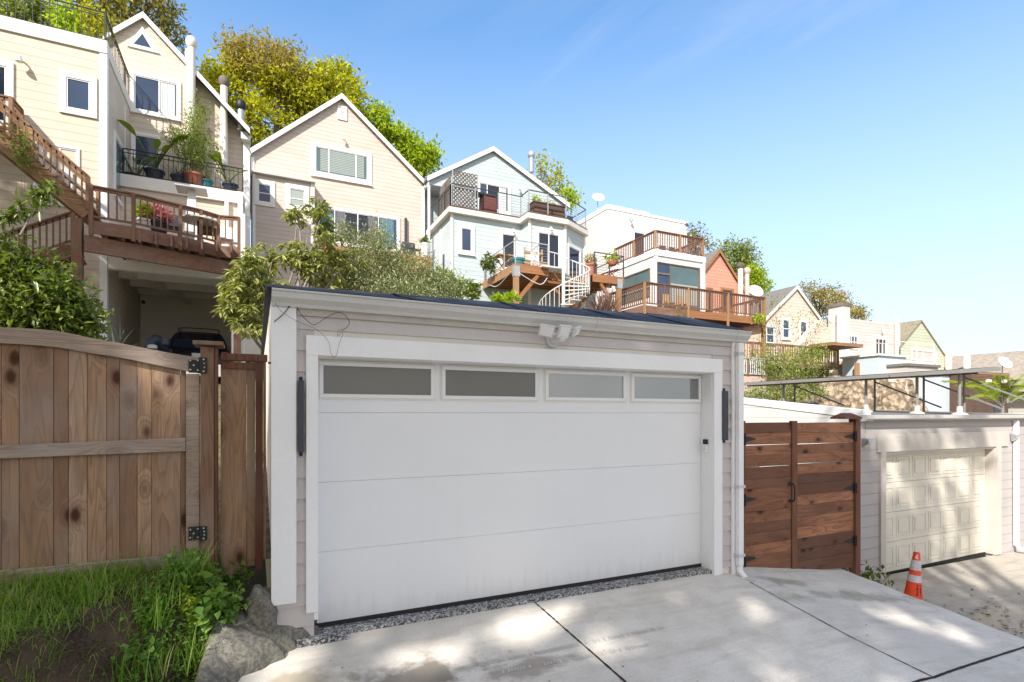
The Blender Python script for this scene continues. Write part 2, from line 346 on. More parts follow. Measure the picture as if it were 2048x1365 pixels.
t.links.new(hs.outputs[0], mx2.inputs[0]); t.links.new(mx.outputs[2], mx2.inputs[6]); mx2.inputs[7].default_value = (4.7, 4.42, 4.25, 1); t.links.new(mx2.outputs[2], bg.inputs[0]); bg.inputs[1].default_value = .15
sl = bpy.data.lights.new('sun', 'SUN'); sl.energy = 4.2; sl.angle = R(.75); sl.color = (1, .94, .86)
so = bpy.data.objects.new('sun', sl); COL.objects.link(so)
sd = Vector((math.sin(R(SUN_AZ))*math.cos(R(SUN_EL)), math.cos(R(SUN_AZ))*math.cos(R(SUN_EL)), math.sin(R(SUN_EL))))
so.rotation_euler = sd.to_track_quat('Z', 'Y').to_euler()
S.view_settings.view_transform = 'Standard'; S.view_settings.look = 'None'; S.view_settings.gamma = 1; S.view_settings.exposure = .82
S.cycles.max_bounces = 7; S.cycles.transparent_max_bounces = 8
S.cycles.sample_clamp_indirect = 6
# ------------------------------------------------------------------ ground
def sm(a, b, x):
    t = max(0, min(1, (x-a)/(b-a))); return t*t*(3-2*t)
def drive(x, y):
    z = -.05-.096*(4.4-y)
    if x > 4.3: z -= .15*(x-4.3)**2/(x-4.3+.25)
    xe = 7.15-.10*(4.6-y)
    if x > xe: z -= .85*(x-xe)
    return z
def apron(x, y): return -1.06-.035*max(0, 5.6-y)-.015*(x-8)
def bank(x, y):
    xb = max(-.62, min(.36, .38-1.3*(4.38-y))); top = .55-.10*(4.72-y); k = sm(xb-.78, xb-.24, x)
    return top*(1-k)+(drive(x, y)-.07)*k
def hill(x, y):
    pts = ((4.7,.5),(9,1.5),(14,2.4),(19,2.75),(24,3.6),(29,5.2),(36,9),(60,14),(120,15))
    z = pts[0][1]
    for (a, za), (b, zb) in zip(pts, pts[1:]):
        if y > a: z = za+(zb-za)*min(1, (y-a)/(b-a))
    if x > 4.6:                                # the lots step down to the right, behind the garages
        z = -2.4+(z+2.4)*sm(5.2, 7.5, y) if x < 8.6 else z
        if x > 8.6: z = -2.4+(z+2.4)*sm(12.6, 14.2, y)
    return z-.035*max(0, x-4)*min(1, max(0, y-4.7)/10)
def ground_mat():
    n = N('dry_hill_soil'); p = n.pos(); f = n.noise(p, .6, 8, .6); g = n.noise(p, 9, 5)
    c = n.mix(n.ramp(f, [(.35,0.),(.65,1.)]), (.20,.165,.10), (.13,.14,.06)); c = n.mix(n.ramp(g, [(.4,.5),(.6,0.)]), c, (.045,.035,.025))
    return n.fin(n.bsdf(c, .95, n.bump(g, .05), 0, .1))
def soil_mat():
    n = N('dark_soil'); p = n.pos(); f = n.noise(p, 5, 8, .65); g = n.noise(p, 60, 4)
    c = n.mix(n.ramp(f, [(.35,0.),(.68,1.)]), (.045,.03,.022), (.13,.088,.06)); c = n.mix(n.ramp(g, [(.45,0.),(.7,.6)]), c, (.13,.09,.06))
    return n.fin(n.bsdf(c, .95, n.bump(n.math('ADD', f, n.math('MULTIPLY', g, .4)), .035), 0, .15))
def conc_mat(name, c, wet=0., joints=()):
    n = N(name); p = n.pos(); f = n.noise(p, .55, 8, .62); g = n.noise(p, 4.5, 7, .6); h = n.noise(p, 95, 3, .6)
    st = n.noise(n.map(p, (.8,5,1), (3.1,.2,0)), 1.3, 5, .6); br = n.noise(n.map(p, (2,70,1)), 1, 3)
    col = n.mix(n.ramp(f, [(.3,0.),(.7,1.)]), cmul(c, .80), cmul(c, 1.08))
    col = n.mix(n.ramp(g, [(.35,.4),(.55,0.)]), col, cmul((c[0], c[1]*.97, c[2]*.9), .66))
    col = n.mix(n.ramp(st, [(.50,0.),(.70,.5)]), col, (c[0]*.55, c[1]*.52, c[2]*.46))
    ck = n.n('ShaderNodeTexVoronoi', feature='DISTANCE_TO_EDGE'); n.w(n.map(p, (.45,.6,0), n.n('ShaderNodeCombineXYZ').outputs[0]), ck.inputs['Vector']) if False else n.w(p, ck.inputs['Vector']); ck.inputs['Scale'].default_value = 22; col = n.mix(n.ramp(ck.outputs['Distance'], [(0.,.22),(.05,0.)]), col, cmul(c, .5))
    col = n.mix(n.ramp(br, [(.35,.18),(.6,0.)]), col, cmul(c, .7))
    col = n.mix(n.ramp(h, [(.3,.5),(.45,0.),(.7,0.),(.85,.3)]), col, cmul(c, .55))
    vo = n.n('ShaderNodeTexVoronoi'); n.w(p, vo.inputs['Vector']); vo.inputs['Scale'].default_value = 2.3
    col = n.mix(n.ramp(vo.outputs['Distance'], [(.0,.85),(.018,.7),(.03,0.)]), col, (.05,.045,.04))
    # grimy patch and reddish leaf stain in front of the left door corner
    for cx, cy, rx, ry, cc, k in ((.95,3.62,.55,.22,(.13,.11,.085),.75), (1.75,3.45,.5,.12,(.20,.165,.13),.6), (.3,3.8,.3,.2,(.33,.27,.17),.6), (6.0,3.75,1.3,.16,(.24,.25,.17),.55), (5.3,4.2,.4,.16,(.22,.24,.16),.6)):
        v = n.n('ShaderNodeVectorMath', operation='SUBTRACT'); n.w(p, v.inputs[0]); v.inputs[1].default_value = (cx, cy, 0)
        l = n.n('ShaderNodeVectorMath', operation='LENGTH'); n.w(n.map(v.outputs[0], (1/rx,1/ry,0)), l.inputs[0])
        e = n.math('ADD', l.outputs['Value'], n.math('MULTIPLY', n.math('SUBTRACT', g, .5), 3.2))
        col = n.mix(n.ramp(e, [(.35,k),(1.,0.)]), col, cc)
    rough = .88; nm = n.bump(n.math('ADD', n.math('MULTIPLY', h, .35), n.math('ADD', g, n.math('MULTIPLY', br, .3))), .006)
    if wet:
        wv = n.n('ShaderNodeVectorMath', operation='SUBTRACT'); n.w(p, wv.inputs[0]); wv.inputs[1].default_value = (9.4, 3.5, 0)
        l = n.n('ShaderNodeVectorMath', operation='LENGTH'); n.w(n.map(wv.outputs[0], (1/2.6,1/.85,0)), l.inputs[0])
        e = n.math('ADD', l.outputs['Value'], n.math('MULTIPLY', n.math('SUBTRACT', f, .5), 1.5))
        k = n.ramp(e, [(.75,1.),(1.,0.)]); col = n.mix(k, col, cmul(c, .36)); rough = n.ramp(e, [(.72,.06),(1.,.85)])
    return n.fin(n.bsdf(col, rough, nm, 0, .4))
M['conc'] = conc_mat('driveway_concrete', (.73,.685,.615)); M['conc2'] = conc_mat('apron_concrete', (.46,.42,.36), 1.); M['pad'] = conc_mat('carport_concrete', (.55,.52,.47))
def agg_mat():
    n = N('exposed_aggregate'); p = n.pos(); vo = n.n('ShaderNodeTexVoronoi'); n.w(p, vo.inputs['Vector']); vo.inputs['Scale'].default_value = 75
    wn = n.n('ShaderNodeSeparateColor'); n.w(vo.outputs['Color'], wn.inputs[0])
    c = n.ramp(wn.outputs[0], [(.0,.05),(.35,.13),(.6,.3),(1.,.6)]); return n.fin(n.bsdf(c, .8, n.bump(vo.outputs['Distance'], .01), 0, .3))
M['agg'] = agg_mat()
def rock_mat():
    n = N('mossy_rock'); p = n.pos(); f = n.noise(p, 3.2, 8, .62); g = n.noise(p, 38, 5, .65); k = n.noise(p, 110, 3)
    c = n.mix(n.ramp(f, [(.32,0.),(.68,1.)]), (.15,.137,.11), (.30,.28,.24)); c = n.mix(n.ramp(g, [(.4,.65),(.58,0.)]), c, (.07,.07,.055))
    c = n.mix(n.ramp(f, [(.56,0.),(.7,.5)]), c, (.17,.14,.07)); c = n.mix(n.ramp(k, [(.62,0.),(.72,.6)]), c, (.42,.41,.39))
    return n.fin(n.bsdf(c, .9, n.bump(n.math('ADD', f, n.math('MULTIPLY', g, .35)), .03), 0, .2))
M['rock'] = rock_mat(); M['soil'] = soil_mat(); M['hillm'] = ground_mat()
M['joint'] = paint('dark_joint', (.035,.03,.026), .95, .3, 12)
b = B(); b.add([(-900,-900,-6),(900,-900,-6),(900,900,-6),(-900,900,-6)], [(0,1,2,3)]); St('ground', b, M['hillm'])
b = B().grid(lambda u, v: (lambda x, y: (x, y, hill(x, y)))(-30+u*90, 4.76+v*v*110), 110, 70); St('hillside_terrain', b, M['hillm'], 60)
b = B().grid(lambda u, v: (lambda x, y: (x, y, drive(x, y)-(.0 if True else 0)))(-.55+u*9.15, -5+v*9.40), 122, 60); St('driveway', b, M['conc'], 60)
b = B().grid(lambda u, v: (lambda x, y: (x, y, drive(x, y)))(4.93+u*2.9, 4.38+v*.9), 30, 6); St('side_path', b, M['conc'], 60)
b = B().grid(lambda u, v: (lambda x, y: (x, y, apron(x, y)))(6.9+u*13, -4+v*9.62), 24, 14); St('apron_pavement', b, M['conc2'], 60)
b = B().grid(lambda u, v: (lambda x, y: (x, y, bank(x, y)+.018*math.sin(x*9+y*4)*math.sin(y*11)))(-9+u*9.5, -4+v*8.85), 150, 90); St('soil_bank', b, M['soil'], 60)
b = B().box(.27, 4.62, 4.388, 4.62, -.35, -.022); b.box(.27,.63,4.30,4.37,-.3,-.012); St('threshold_pavement', b, M['agg'])
def gray_ray(u, v, fn=drive):        # where the line of sight meets the driveway
    x, y = ray(u); above = lambda m: EYE+(HOR-v)*m/y > fn(x*m/y, m); lo = .3
    while lo < 9 and above(lo+.03): lo += .03
    hi = lo+.03
    for _ in range(20):
        m = (lo+hi)/2; lo, hi = (m, hi) if above(m) else (lo, m)
    return Vector((x*lo/y, lo, fn(x*lo/y, lo)))
def strip(pts, w, mat, name, jit=.0):   # a narrow sheet laid on the driveway
    b = B(); pts = [Vector(p) for p in pts]; dense = []
    for p, q in zip(pts, pts[1:]):
        for i in range(24): dense.append(p.lerp(q, i/24))
    dense.append(pts[-1]); vs = []
    for i, p in enumerate(dense):
        d = (dense[min(i+1,len(dense)-1)]-dense[max(0,i-1)]); d.z = 0; d.normalize(); sdv = Vector((-d.y, d.x, 0))
        ww = w*(1+random.uniform(-jit, jit))
        for sg in (-1, 1):
            q = p+sdv*(sg*ww/2); q.z = drive(q.x, q.y)+.004; vs.append(q)
    b.add(vs, [(2*i, 2*i+1, 2*i+3, 2*i+2) for i in range(len(dense)-1)]); return St(name, b, mat)
J1 = [gray_ray(1052,1190), gray_ray(1120,1250), gray_ray(1250,1364)]; J1 = [J1[0], J1[1], J1[2], J1[2]+(J1[2]-J1[1])*6]
strip(J1, .017, M['joint'], 'driveway_joint', .45)
J2 = [gray_ray(1500,1165), gray_ray(1700,1274), gray_ray(1868,1356)]; strip(J2, .012, M['joint'], 'driveway_joint', .5)
J3 = [gray_ray(1700,1412), gray_ray(1868,1356), gray_ray(1960,1324), gray_ray(2047,1296)]; J3.append(J3[-1]+(J3[-1]-J3[-2])*2); strip(J3, .022, M['joint'], 'driveway_joint', .15)
# tyre-mark tread prints: faint dark dashes on the concrete
b = B()
for (ua, va, ub, vb, nn) in ((960,1330,1330,1255,70),(1000,1345,1300,1290,50)):
    for i in range(nn):
        k = i/nn; p = gray_ray(ua+(ub-ua)*k, va+(vb-va)*k)
        if random.random() < .25: continue
        x, y = p.x, p.y; hw = .022*random.uniform(.7,1.2)
        q = [(x-.012,y-hw),(x+.004,y-hw),(x+.012,y+hw),(x-.004,y+hw)]; b.add([(a, c, drive(a, c)+.003) for a, c in q], [(0,1,2,3)])
M['tyre'] = paint('tyre_dust', (.53,.525,.51), .95, .2, 20)
St('tyre_marks', b, M['tyre'])
# ------------------------------------------------------------------ white garage
G = T('garage', 'light grey single-storey garage with a wide white door, in the middle of the photo', 'garage', (2.5, 4.4, 0))
GL, GR, GF, GT = .11, 4.92, 4.40, 2.50
# lap boards on the front, cut round the door opening; each board is a wedge
b = B(); per = .1615; z = 2.324-15*per
while z < GT:
    z0, z1 = max(z, -.02), min(z+per, GT)
    for xa, xb in (((GL, GR),) if z0 > 2.2 else ((GL, .40), (4.5, GR))):
        if z1-z0 > .01: b.prism([(xa, GF, z0), (xa, GF-.018, z0), (xa, GF-.004, z1), (xa, GF, z1)], (xb-xa, 0, 0))
    z += per
Pt(G, 'siding', b, M['gsid'])
b = B().box(GL, .40, GF+.001, GF+.12, -.3, GT); b.box(4.5, GR, GF+.001, GF+.12, -.3, GT); b.box(.40, 4.5, GF+.001, GF+.12, 2.2, GT)
b.box(GL, GL+.1, GF+.12, 10.2, -.3, 2.62); b.box(GR-.1, GR, GF+.12, 10.2, -.6, 2.66); b.box(GL, GR, 10.2, 10.3, -.3, 2.6); b.box(GL+.1, GR-.1, 4.66, 10.2, -.3, -.16)
Pt(G, 'wall', b, M['offwhite'])
b = B().box(GL-.012, .272, GF-.045, GF-.012, .26, GT-.005); Pt(G, 'corner_board', b, M['white'], .004)
b = B().box(4.765, GR+.012, GF-.04, GF-.012, -.13, GT-.005); Pt(G, 'corner_board', b, M['white'], .004)
b = B().box(.34, .425, GF-.05, GF-.011, .17, 2.125); b.box(4.485, 4.605, GF-.05, GF-.011, -.075, 2.125); b.box(.34, 4.605, GF-.053, GF-.011, 2.125, 2.275)
Pt(G, 'door_trim', b, M['white'], .003)
b = B().box(.40, .43, GF-.012, 4.56, .10, 2.14); b.box(4.48, 4.51, GF-.012, 4.56, -.04, 2.14); b.box(.43, 4.48, GF-.012, 4.56, 2.118, 2.14); Pt(G, 'door_jamb', b, M['white'])
D_ = Pt(G, 'garage_door', B().box(.425, 4.485, 4.575, 4.60, .0, 2.14), M['door'])
zs = [0.012, .577, 1.133, 1.689, 2.14]
for i in range(4):
    b = B().box(.432, 4.478, 4.54, 4.575, zs[i]+.0007, zs[i+1]-.0007); Pt(D_, 'door_section', b, M['door'], .003)
Pt(D_, 'bottom_seal', B().box(.43, 4.48, 4.535, 4.565, -.02, .012), M['rubl'])
for i, (ua, ub) in enumerate(((638,868),(883,1075),(1090,1250),(1262,1400))):
    xa, xb = X_(ua, 4.54), X_(ub, 4.54); z0, z1 = 1.808, 2.098
    b = B(); w = .032
    for (p, q, r_, s_) in ((xa,xb,z0,z0+w),(xa,xb,z1-w,z1),(xa,xa+w,z0+w,z1-w),(xb-w,xb,z0+w,z1-w)): b.box(p, q, 4.522, 4.541, r_, s_)
    fr = Pt(D_, 'window', b, M['door'], .004)
    b = B(); w2 = .012
    for (p, q, r_, s_) in ((xa-w2,xb+w2,z0-w2,z0),(xa-w2,xb+w2,z1,z1+w2),(xa-w2,xa,z0,z1),(xb,xb+w2,z0,z1)): b.box(p, q, 4.531, 4.5405, r_, s_)
    Pt(fr, 'window_gasket', b, M['offwhite'])
    Pt(fr, 'pane', B().box(xa+w, xb-w, 4.533, 4.539, z0+w, z1-w), M['frost'] if i < 2 else M['clearg'])
# roof: low front slope, then flat to the back
zr = lambda x: 2.842+.016*(x-.1)
b = B(); A = [(.07,4.30,2.555),(.07,5.3,zr(.07)-.05),(.07,10.4,2.66),(.07,10.4,2.72),(.07,5.3,zr(.07)),(.07,4.28,2.60)]
C = [(4.97,y,z+(.08 if 1 < i < 6 and y > 5 or i == 1 else 0)) for i, (x, y, z) in enumerate(A)]
b.add(A+C, [(0,1,2,3,4,5)[::-1], (6,7,8,9,10,11)]+[(i, (i+1) % 6, (i+1) % 6+6, i+6) for i in range(6)]); Pt(G, 'roof', b, M['roofdark'])
b = B()
for x in (1.2, 2.35, 3.4, 4.2):    # lapped seams of the roofing felt
    b.box(x, x+.012, 4.29, 4.31, 2.597, 2.61)
    b.beam((x,4.30,2.606),(x+.02,5.29,zr(x)+.003),.05,.006)
Pt(G, 'roof_seam', b, M['roofdark'])
b = B().prism([(.10,4.395,2.475),(.10,4.335,2.475),(.10,4.325,2.50),(.10,4.29,2.535),(.10,4.285,2.575),(.10,4.272,2.58),(.10,4.272,2.594),(.10,4.395,2.594)], (4.87,0,0))
g_ = Pt(G, 'gutter', b, M['gutter'], .003)
b = B(); 
for x in (2.93, 4.77): b.prism([(x,4.393,2.472),(x,4.332,2.472),(x,4.322,2.498),(x,4.287,2.533),(x,4.282,2.575),(x,4.268,2.58),(x,4.268,2.596),(x,4.393,2.596)], (.02,0,0))
Pt(g_, 'gutter_joint', b, M['gutter'])
Pt(G, 'frieze_board', B().box(.28, 4.76, GF-.028, GF-.016, 2.425, 2.5), M['frieze'])
b = B().box(4.80, 4.875, 4.30, 4.355, .0, 2.46); b.tube([(4.84,4.33,.0),(4.84,4.33,-.06),(4.84,4.25,-.12)], .034, 8)
dp = Pt(G, 'downspout', b, M['white'], .008)
b = B(); 
for z in (2.33, .86, .10): b.box(4.785, 4.89, 4.293, 4.358, z, z+.03)
Pt(dp, 'pipe_strap', b, M['gutter'])
# fittings on the garage front
for u in (602, 1448):
    xa = X_(u-5.5, 4.36); xb = X_(u+5.5, 4.36)
    r_ = T('wall_light', 'tall slim dark wall light, the one left of the white garage door' if u < 1000 else 'tall slim dark wall light, the one right of the white garage door', 'wall light', ((xa+xb)/2, 4.37, 1.38), 'slim dark wall lights beside the garage door')
    Pt(r_, 'light_body', B().box(xa, xb, 4.335, 4.372, 1.39, 1.93), M['slate'], .003); Pt(r_, 'back_plate', B().box(xa+.008, xb-.008, 4.372, 4.382, 1.36, 1.96), M['black'])
r_ = T('keypad', 'small white garage keypad with black cover on the right door jamb', 'keypad', (4.47, 4.47, 1.26))
Pt(r_, 'keypad_body', B().box(4.455, 4.48, 4.435, 4.485, 1.255, 1.345), M['white'], .006); Pt(r_, 'keypad_cover', B().box(4.45, 4.48, 4.432, 4.488, 1.345, 1.40), M['black'], .008)
b = B(); [b.box(4.452, 4.4552, 4.445+.012*j, 4.453+.012*j, 1.275+.016*i, 1.285+.016*i) for i in range(3) for j in range(3)]; Pt(r_, 'button_pad', b, M['offwhite'])
c = P(1113, 678, 4.30)
r_ = T('security_light', 'white security light with three square heads under the garage gutter', 'security light', (c.x, 4.38, c.z))
b = B(); b.tube([(c.x,4.382,c.z),(c.x,4.36,c.z)], [.07,.068], 18); b.tube([(c.x,4.36,c.z),(c.x,4.30,c.z+.01),(c.x,4.26,c.z+.03)], [.05,.035,.03], 12); Pt(r_, 'mount', b, M['wmetal'], 0, True)
b = B().lathe((c.x+.02, 4.25, c.z-.035), [(.01,0),(.032,.006),(.042,.03),(.036,.06),(.01,.07)], 14); Pt(r_, 'sensor', b, M['wmetal'], 0, True)
for (du, dv, w_, h_, rot, tl) in ((-20,-15,.068,.056,.5,-.55),(16,-13,.062,.066,.0,-.5),(42,-14,.064,.045,-.75,-.5)):
    hc = P(1113+du, 678+dv, 4.20); U = Vector((math.cos(rot), -math.sin(rot)*.8, -math.sin(rot)*.42 if du else -.05)).normalized(); Nn = Vector((0,-.75,-.55)); Nn = (Nn-U*Nn.dot(U)).normalized(); V = U.cross(Nn)
    pl = [hc+U*(i*w_)+V*(j*h_) for i, j in ((-1,-1),(1,-1),(1,1),(-1,1))]; hd = Pt(r_, 'lamp_head', B().prism(pl, -Nn*.022), M['wmetal'], .006)
    pl = [hc+Nn*.001+U*(i*w_*.82)+V*(j*h_*.8) for i, j in ((-1,-1),(1,-1),(1,1),(-1,1))]; Pt(hd, 'lens', B().prism(pl, Nn*.003), M['white'])
    Pt(hd, 'lamp_arm', B().tube([(c.x,4.27,c.z+.02), hc-Nn*.02], .012, 8), M['wmetal'])
def cv(x, y): return 500+x*.29297, 540+y*.29297
def smooth(pts, k=5):
    out = []
    for i in range(len(pts)-1):
        p0, p1, p2, p3 = pts[max(0,i-1)], pts[i], pts[i+1], pts[min(len(pts)-1,i+2)]
        for j in range(k):
            q = j/k; out.append(.5*((2*p1)+(p2-p0)*q+(2*p0-5*p1+4*p2-p3)*q*q+(3*p1-p0-3*p2+p3)*q**3))
    return out+[pts[-1]]
b = B(); L = [P(*cv(*p), 4.335) for p in ((265,200),(272,240),(232,298),(165,356))]; b.tube(smooth(L), .0035, 6)
L = [P(*cv(*p), 4.335) for p in ((232,300),(285,240),(318,250),(345,300),(395,352),(440,375),(500,340),(560,305),(610,292),(650,312),(678,355),(662,392),(630,412))]; b.tube(smooth(L), .0022, 5)
L = [P(*cv(*p), 4.325) for p in ((165,205),(215,285),(330,355),(430,395),(500,445),(540,500),(550,560),(570,600),(592,578),(605,520),(633,440),(628,408),(606,420),(598,455),(630,420))]; b.tube(smooth(L), .0013, 5)
One('dangling_wire', 'thin dark wires dangling loosely from the left end of the garage gutter', 'wire', b, M['black'])
# ------------------------------------------------------------------ wooden drive gate and fence on the left
FY = 4.72
FG = T('wooden_gate', 'big weathered cedar gate with an arched top rail, at the left edge', 'gate', (-1.3, FY, .5))
up = smooth([Vector((u, v, 0)) for u, v in ((-260,655),(-120,652),(0,655),(103,661),(176,675),(246,688),(328,704),(398,716))], 4)
lo = smooth([Vector((u, v, 0)) for u, v in ((-260,688),(-120,685),(0,687),(103,694),(176,706),(246,717),(328,734),(398,747))], 4)
def vat(c, u):
    for p, q in zip(c, c[1:]):
        if p.x <= u <= q.x: return p.y+(q.y-p.y)*(u-p.x)/(q.x-p.x)
    return c[-1].y if u > c[-1].x else c[0].y
ed = [-250,-200,-140,-95,-40,2,38,107,136.5,174,213,239,274,303,361,372]
for i, (ua, ub) in enumerate(zip(ed, ed[1:])):
    xa, xb = X_(ua, FY)+.0015, X_(ub, FY)-.0015; off = random.uniform(0, .006); um = (ua+ub)/2
    zt0 = Z_(ua, vat(lo, ua)-9, FY); zt1 = Z_(ub, vat(lo, ub)-9, FY)
    b = B().prism([(xa,FY+off,.54),(xb,FY+off,.54),(xb,FY+off,zt1),(xa,FY+off,zt0)], (0,.02,0)); Pt(FG, 'board', b, M['fence'], .002)
rf = FY-.038
b = B(); n_ = len(up); ff = [P(p.x, p.y, rf) for p in up]; gg = [P(p.x, p.y, rf) for p in lo]
vs = ff+gg+[p+Vector((0,.034,0)) for p in ff]+[p+Vector((0,.034,0)) for p in gg]; fs = []
for i in range(n_-1):
    fs += [(n_+i,n_+i+1,i+1,i), (2*n_+i,2*n_+i+1,3*n_+i+1,3*n_+i), (i,i+1,2*n_+i+1,2*n_+i), (n_+i+1,n_+i,3*n_+i,3*n_+i+1)]
fs += [(n_-1, 2*n_-1, 4*n_-1, 3*n_-1), (0, 2*n_, 3*n_, n_)]
Pt(FG, 'arched_rail', b.add(vs, fs), M['railgrey'], .003)
def rail_uv(par, name, u0, v0, v1, u1, w0, w1, y, th, mat):
    q = [P(u0,v0,y), P(u1,w0,y), P(u1,w1,y), P(u0,v1,y)]; return Pt(par, name, B().prism(q, (0,th,0)), mat, .003)
rail_uv(FG, 'middle_rail', -250, 902, 928, 371, 876, 903, rf, .034, M['railgrey'])
rail_uv(FG, 'bottom_rail', -250, 1166, 1212, 373, 1109, 1143, rf, .034, M['railgrey'])
rail_uv(FG, 'stile', 372, 748, 1140, 399, 748, 1135, rf, .034, M['railgrey'])
FP = T('gate_post', 'square cedar gate post with a flat cap and black hinges', 'post', (X_(415,4.68), 4.7, .4))
xa, xb = X_(400.5,4.66), X_(428,4.66)
Pt(FP, 'post_shaft', B().box(xa, xb, 4.66, 4.79, .2, Z_(410,693,4.66)), M['postw'], .004); 
b = B().box(xb+.002, xb+.022, 4.67, 4.80, .2, Z_(430,695,4.66)); Pt(FP, 'side_board', b, M['fencered'], .003)
zc = Z_(420,692,4.66); b = B().box(xa-.045, xb+.065, 4.60, 4.85, zc, zc+.03); Pt(FP, 'post_cap', b, M['postw'], .006)
for vt, vb in ((716,746),(1053,1081)):
    pa, pb = P(376,vt+3,4.645), P(401,vb,4.645); h_ = Pt(FP, 'hinge', B().box(pa.x, pb.x, 4.672-.0, 4.6815, pb.z, pa.z), M['black'], .004) if False else Pt(FP, 'hinge', B().box(pa.x, pb.x, 4.672, 4.681, pb.z, pa.z), M['black'], .003)
    pc = P(414,vt,4.645); Pt(h_, 'hinge_leaf', B().box(pb.x+.002, pc.x, 4.648, 4.659, pb.z-.004, pc.z), M['black'], .002)
    Pt(h_, 'hinge_pin', B().tube([(pb.x,4.655,pb.z-.005),(pb.x,4.655,pc.z+.004)], .008, 8), M['black'])
    b = B(); wx, hz_ = pb.x-pa.x, pc.z-pb.z
    for fx, fz in ((.15,.2),(.15,.8),(.75,.18),(.75,.82),(.42,.5)): b.tube([(pa.x+wx*fx,4.673,pb.z+hz_*fz),(pa.x+wx*fx,4.669,pb.z+hz_*fz)], .0065, 8)
    for fz in (.1,.36,.62,.88): b.tube([(pb.x+.02+.008*(fz>.3)*(fz<.7),4.649,pb.z+hz_*fz),(pb.x+.02,4.645,pb.z+hz_*fz)], .0065, 8)
    Pt(h_, 'screw', b, M['steel'])
FF = T('fence_panel', 'narrow dark wooden fence panel between the gate post and the garage', 'fence', (.0, 4.76, .3))
for ua, ub, mt, y in ((441,493,'fence',4.76),(493.7,510.5,'fence',4.766),(511,526,'fencered',4.735),(526.5,546,'fence',4.752)):
    xa, xb = X_(ua, y)+.001, X_(ub, y)-.001; top = Z_(ua, 737 if ua < 505 else 722, y)
    zb = {441:.42, 493.7:.47, 511:.44, 526.5:.52}[ua]
    Pt(FF, 'board', B().box(xa, min(xb, GL-.04), y, y+.02, zb, top), M[mt], .002)
xa, xb = X_(441,4.73), GL-.03
zt = Z_(441,706,4.73); Pt(FF, 'top_rail', B().box(xa, xb, 4.725, 4.79, zt-.055, zt), M['fencered'], .004)
zt = Z_(441,724,4.735); Pt(FF, 'lower_rail', B().box(xa, X_(512,4.735), 4.738, 4.757, zt-.05, zt), M['fencered'], .003)
for u in (463, 496, 540): xx = X_(u,4.75); Pt(FF, 'spacer', B().box(xx-.015, xx+.015, 4.742, 4.775, Z_(441,724,4.735), Z_(441,706,4.73)-.055), M['fencered'])
# rocks at the foot of the garage
def rock(name, label, c, r, seed, amp=.18, k=(1,1)):
    b = B(); nu, nv = 40, 26; rd = random.Random(seed); ph = [rd.uniform(0, 6) for _ in range(9)]
    def fn(u, v):
        A = u*2*math.pi; e = (v-.28)*math.pi/1.44
        d = Vector((math.cos(A)*math.cos(e), math.sin(A)*math.cos(e), math.sin(e)))
        w = 1+amp*(math.sin(d.x*3+ph[0])*math.sin(d.y*3.4+ph[1])+.5*math.sin(d.x*7+ph[2])*math.sin(d.z*6+ph[3])+.3*math.sin(d.y*13+ph[4])*math.sin(d.x*11+ph[5]))
        return (c[0]+d.x*r[0]*w, c[1]+d.y*r[1]*w, c[2]+d.z*r[2]*w)
    b.grid(fn, nu, nv); return One(name, label, 'rock', b, M['rock'], None, 0, True)
def slab(u, v):      # a broad slumped slab, high at the back left, running down to the driveway
    x, y = -.62+u*1.06, 3.60+v*.90; xb = .40-1.3*(4.38-y)+.03*math.sin(y*23)+.02*math.sin(y*51+x*9); sd_ = (xb-x)/1.64
    wob = .016*math.sin(x*9+1)*math.sin(y*8)+.007*math.sin(x*23+2)*math.sin(y*19)+.005*math.sin(x*51)*math.sin(y*47+1)
    a = .31-.40*max(0, x+.12)-3.2*max(0, -.27-x)-.3*max(0, -.16-x)-.5*max(0, y-4.32)+wob; c = -.13+.66*math.sqrt(sd_)+wob*1.2 if sd_ > 0 else -.12+4*sd_
    k = .10; h = max(0, min(1, .5+.5*(c-a)/k)); return (x, y, c+(a-c)*h-k*h*(1-h)-(.3*max(0, -.40-x))*3)
One('boulder', 'broad grey mossy boulder sloping from the garage corner to the driveway', 'rock', B().grid(slab, 70, 70), M['rock'], None, 0, 70)
rock('stone', 'rough grey stone wedged under the left corner of the garage', (.04, 4.44, .17), (.12,.16,.22), 9, .12)
# ------------------------------------------------------------------ redwood double gate
GY = 4.62
RG = T('wooden_double_gate', 'dark redwood double gate of horizontal boards right of the white garage', 'gate', (X_(1588,GY), GY, -.3))
def leaf_boards(ua, ub, zb0, zb1, seed):
    rd = random.Random(seed); xa, xb = X_(ua, GY), X_(ub, GY); top = Z_(ua, 846, GY); lf = None
    z = top; i = 0; par = RG
    fr = Pt(RG, 'gate_leaf', B().box(xa, xb, GY+.03, GY+.05, zb0+.05, zb0+.14).box(xa, xb, GY+.03, GY+.05, top-.2, top-.11), M['gate'])
    while z > zb0+.02:
        h = rd.choice((.12,.13,.14,.145)); zb = z-h; tilt = rd.uniform(-.008,.008)
        gap = .012 if i in (1, 3) else .0025
        last = zb <= zb0+.05
        q = [(xa,GY,(zb0 if last else zb+gap)),(xb,GY,(zb1 if last else zb+gap*.4+tilt*.3)),(xb,GY,z),(xa,GY,z)]
        Pt(fr, 'gate_board', B().prism(q, (0,.024,0)), M['gate'], .002); z = zb; i += 1
        if last: break
leaf_boards(1489, 1582, -.20, -.25, 4); leaf_boards(1593, 1707, -.30, -.40, 8)
zt = Z_(1489,843,GY)
Pt(RG, 'stile', B().box(X_(1582.3,GY), X_(1592.5,GY), GY-.018, GY+.03, -.26, zt), M['gatev'], .003)
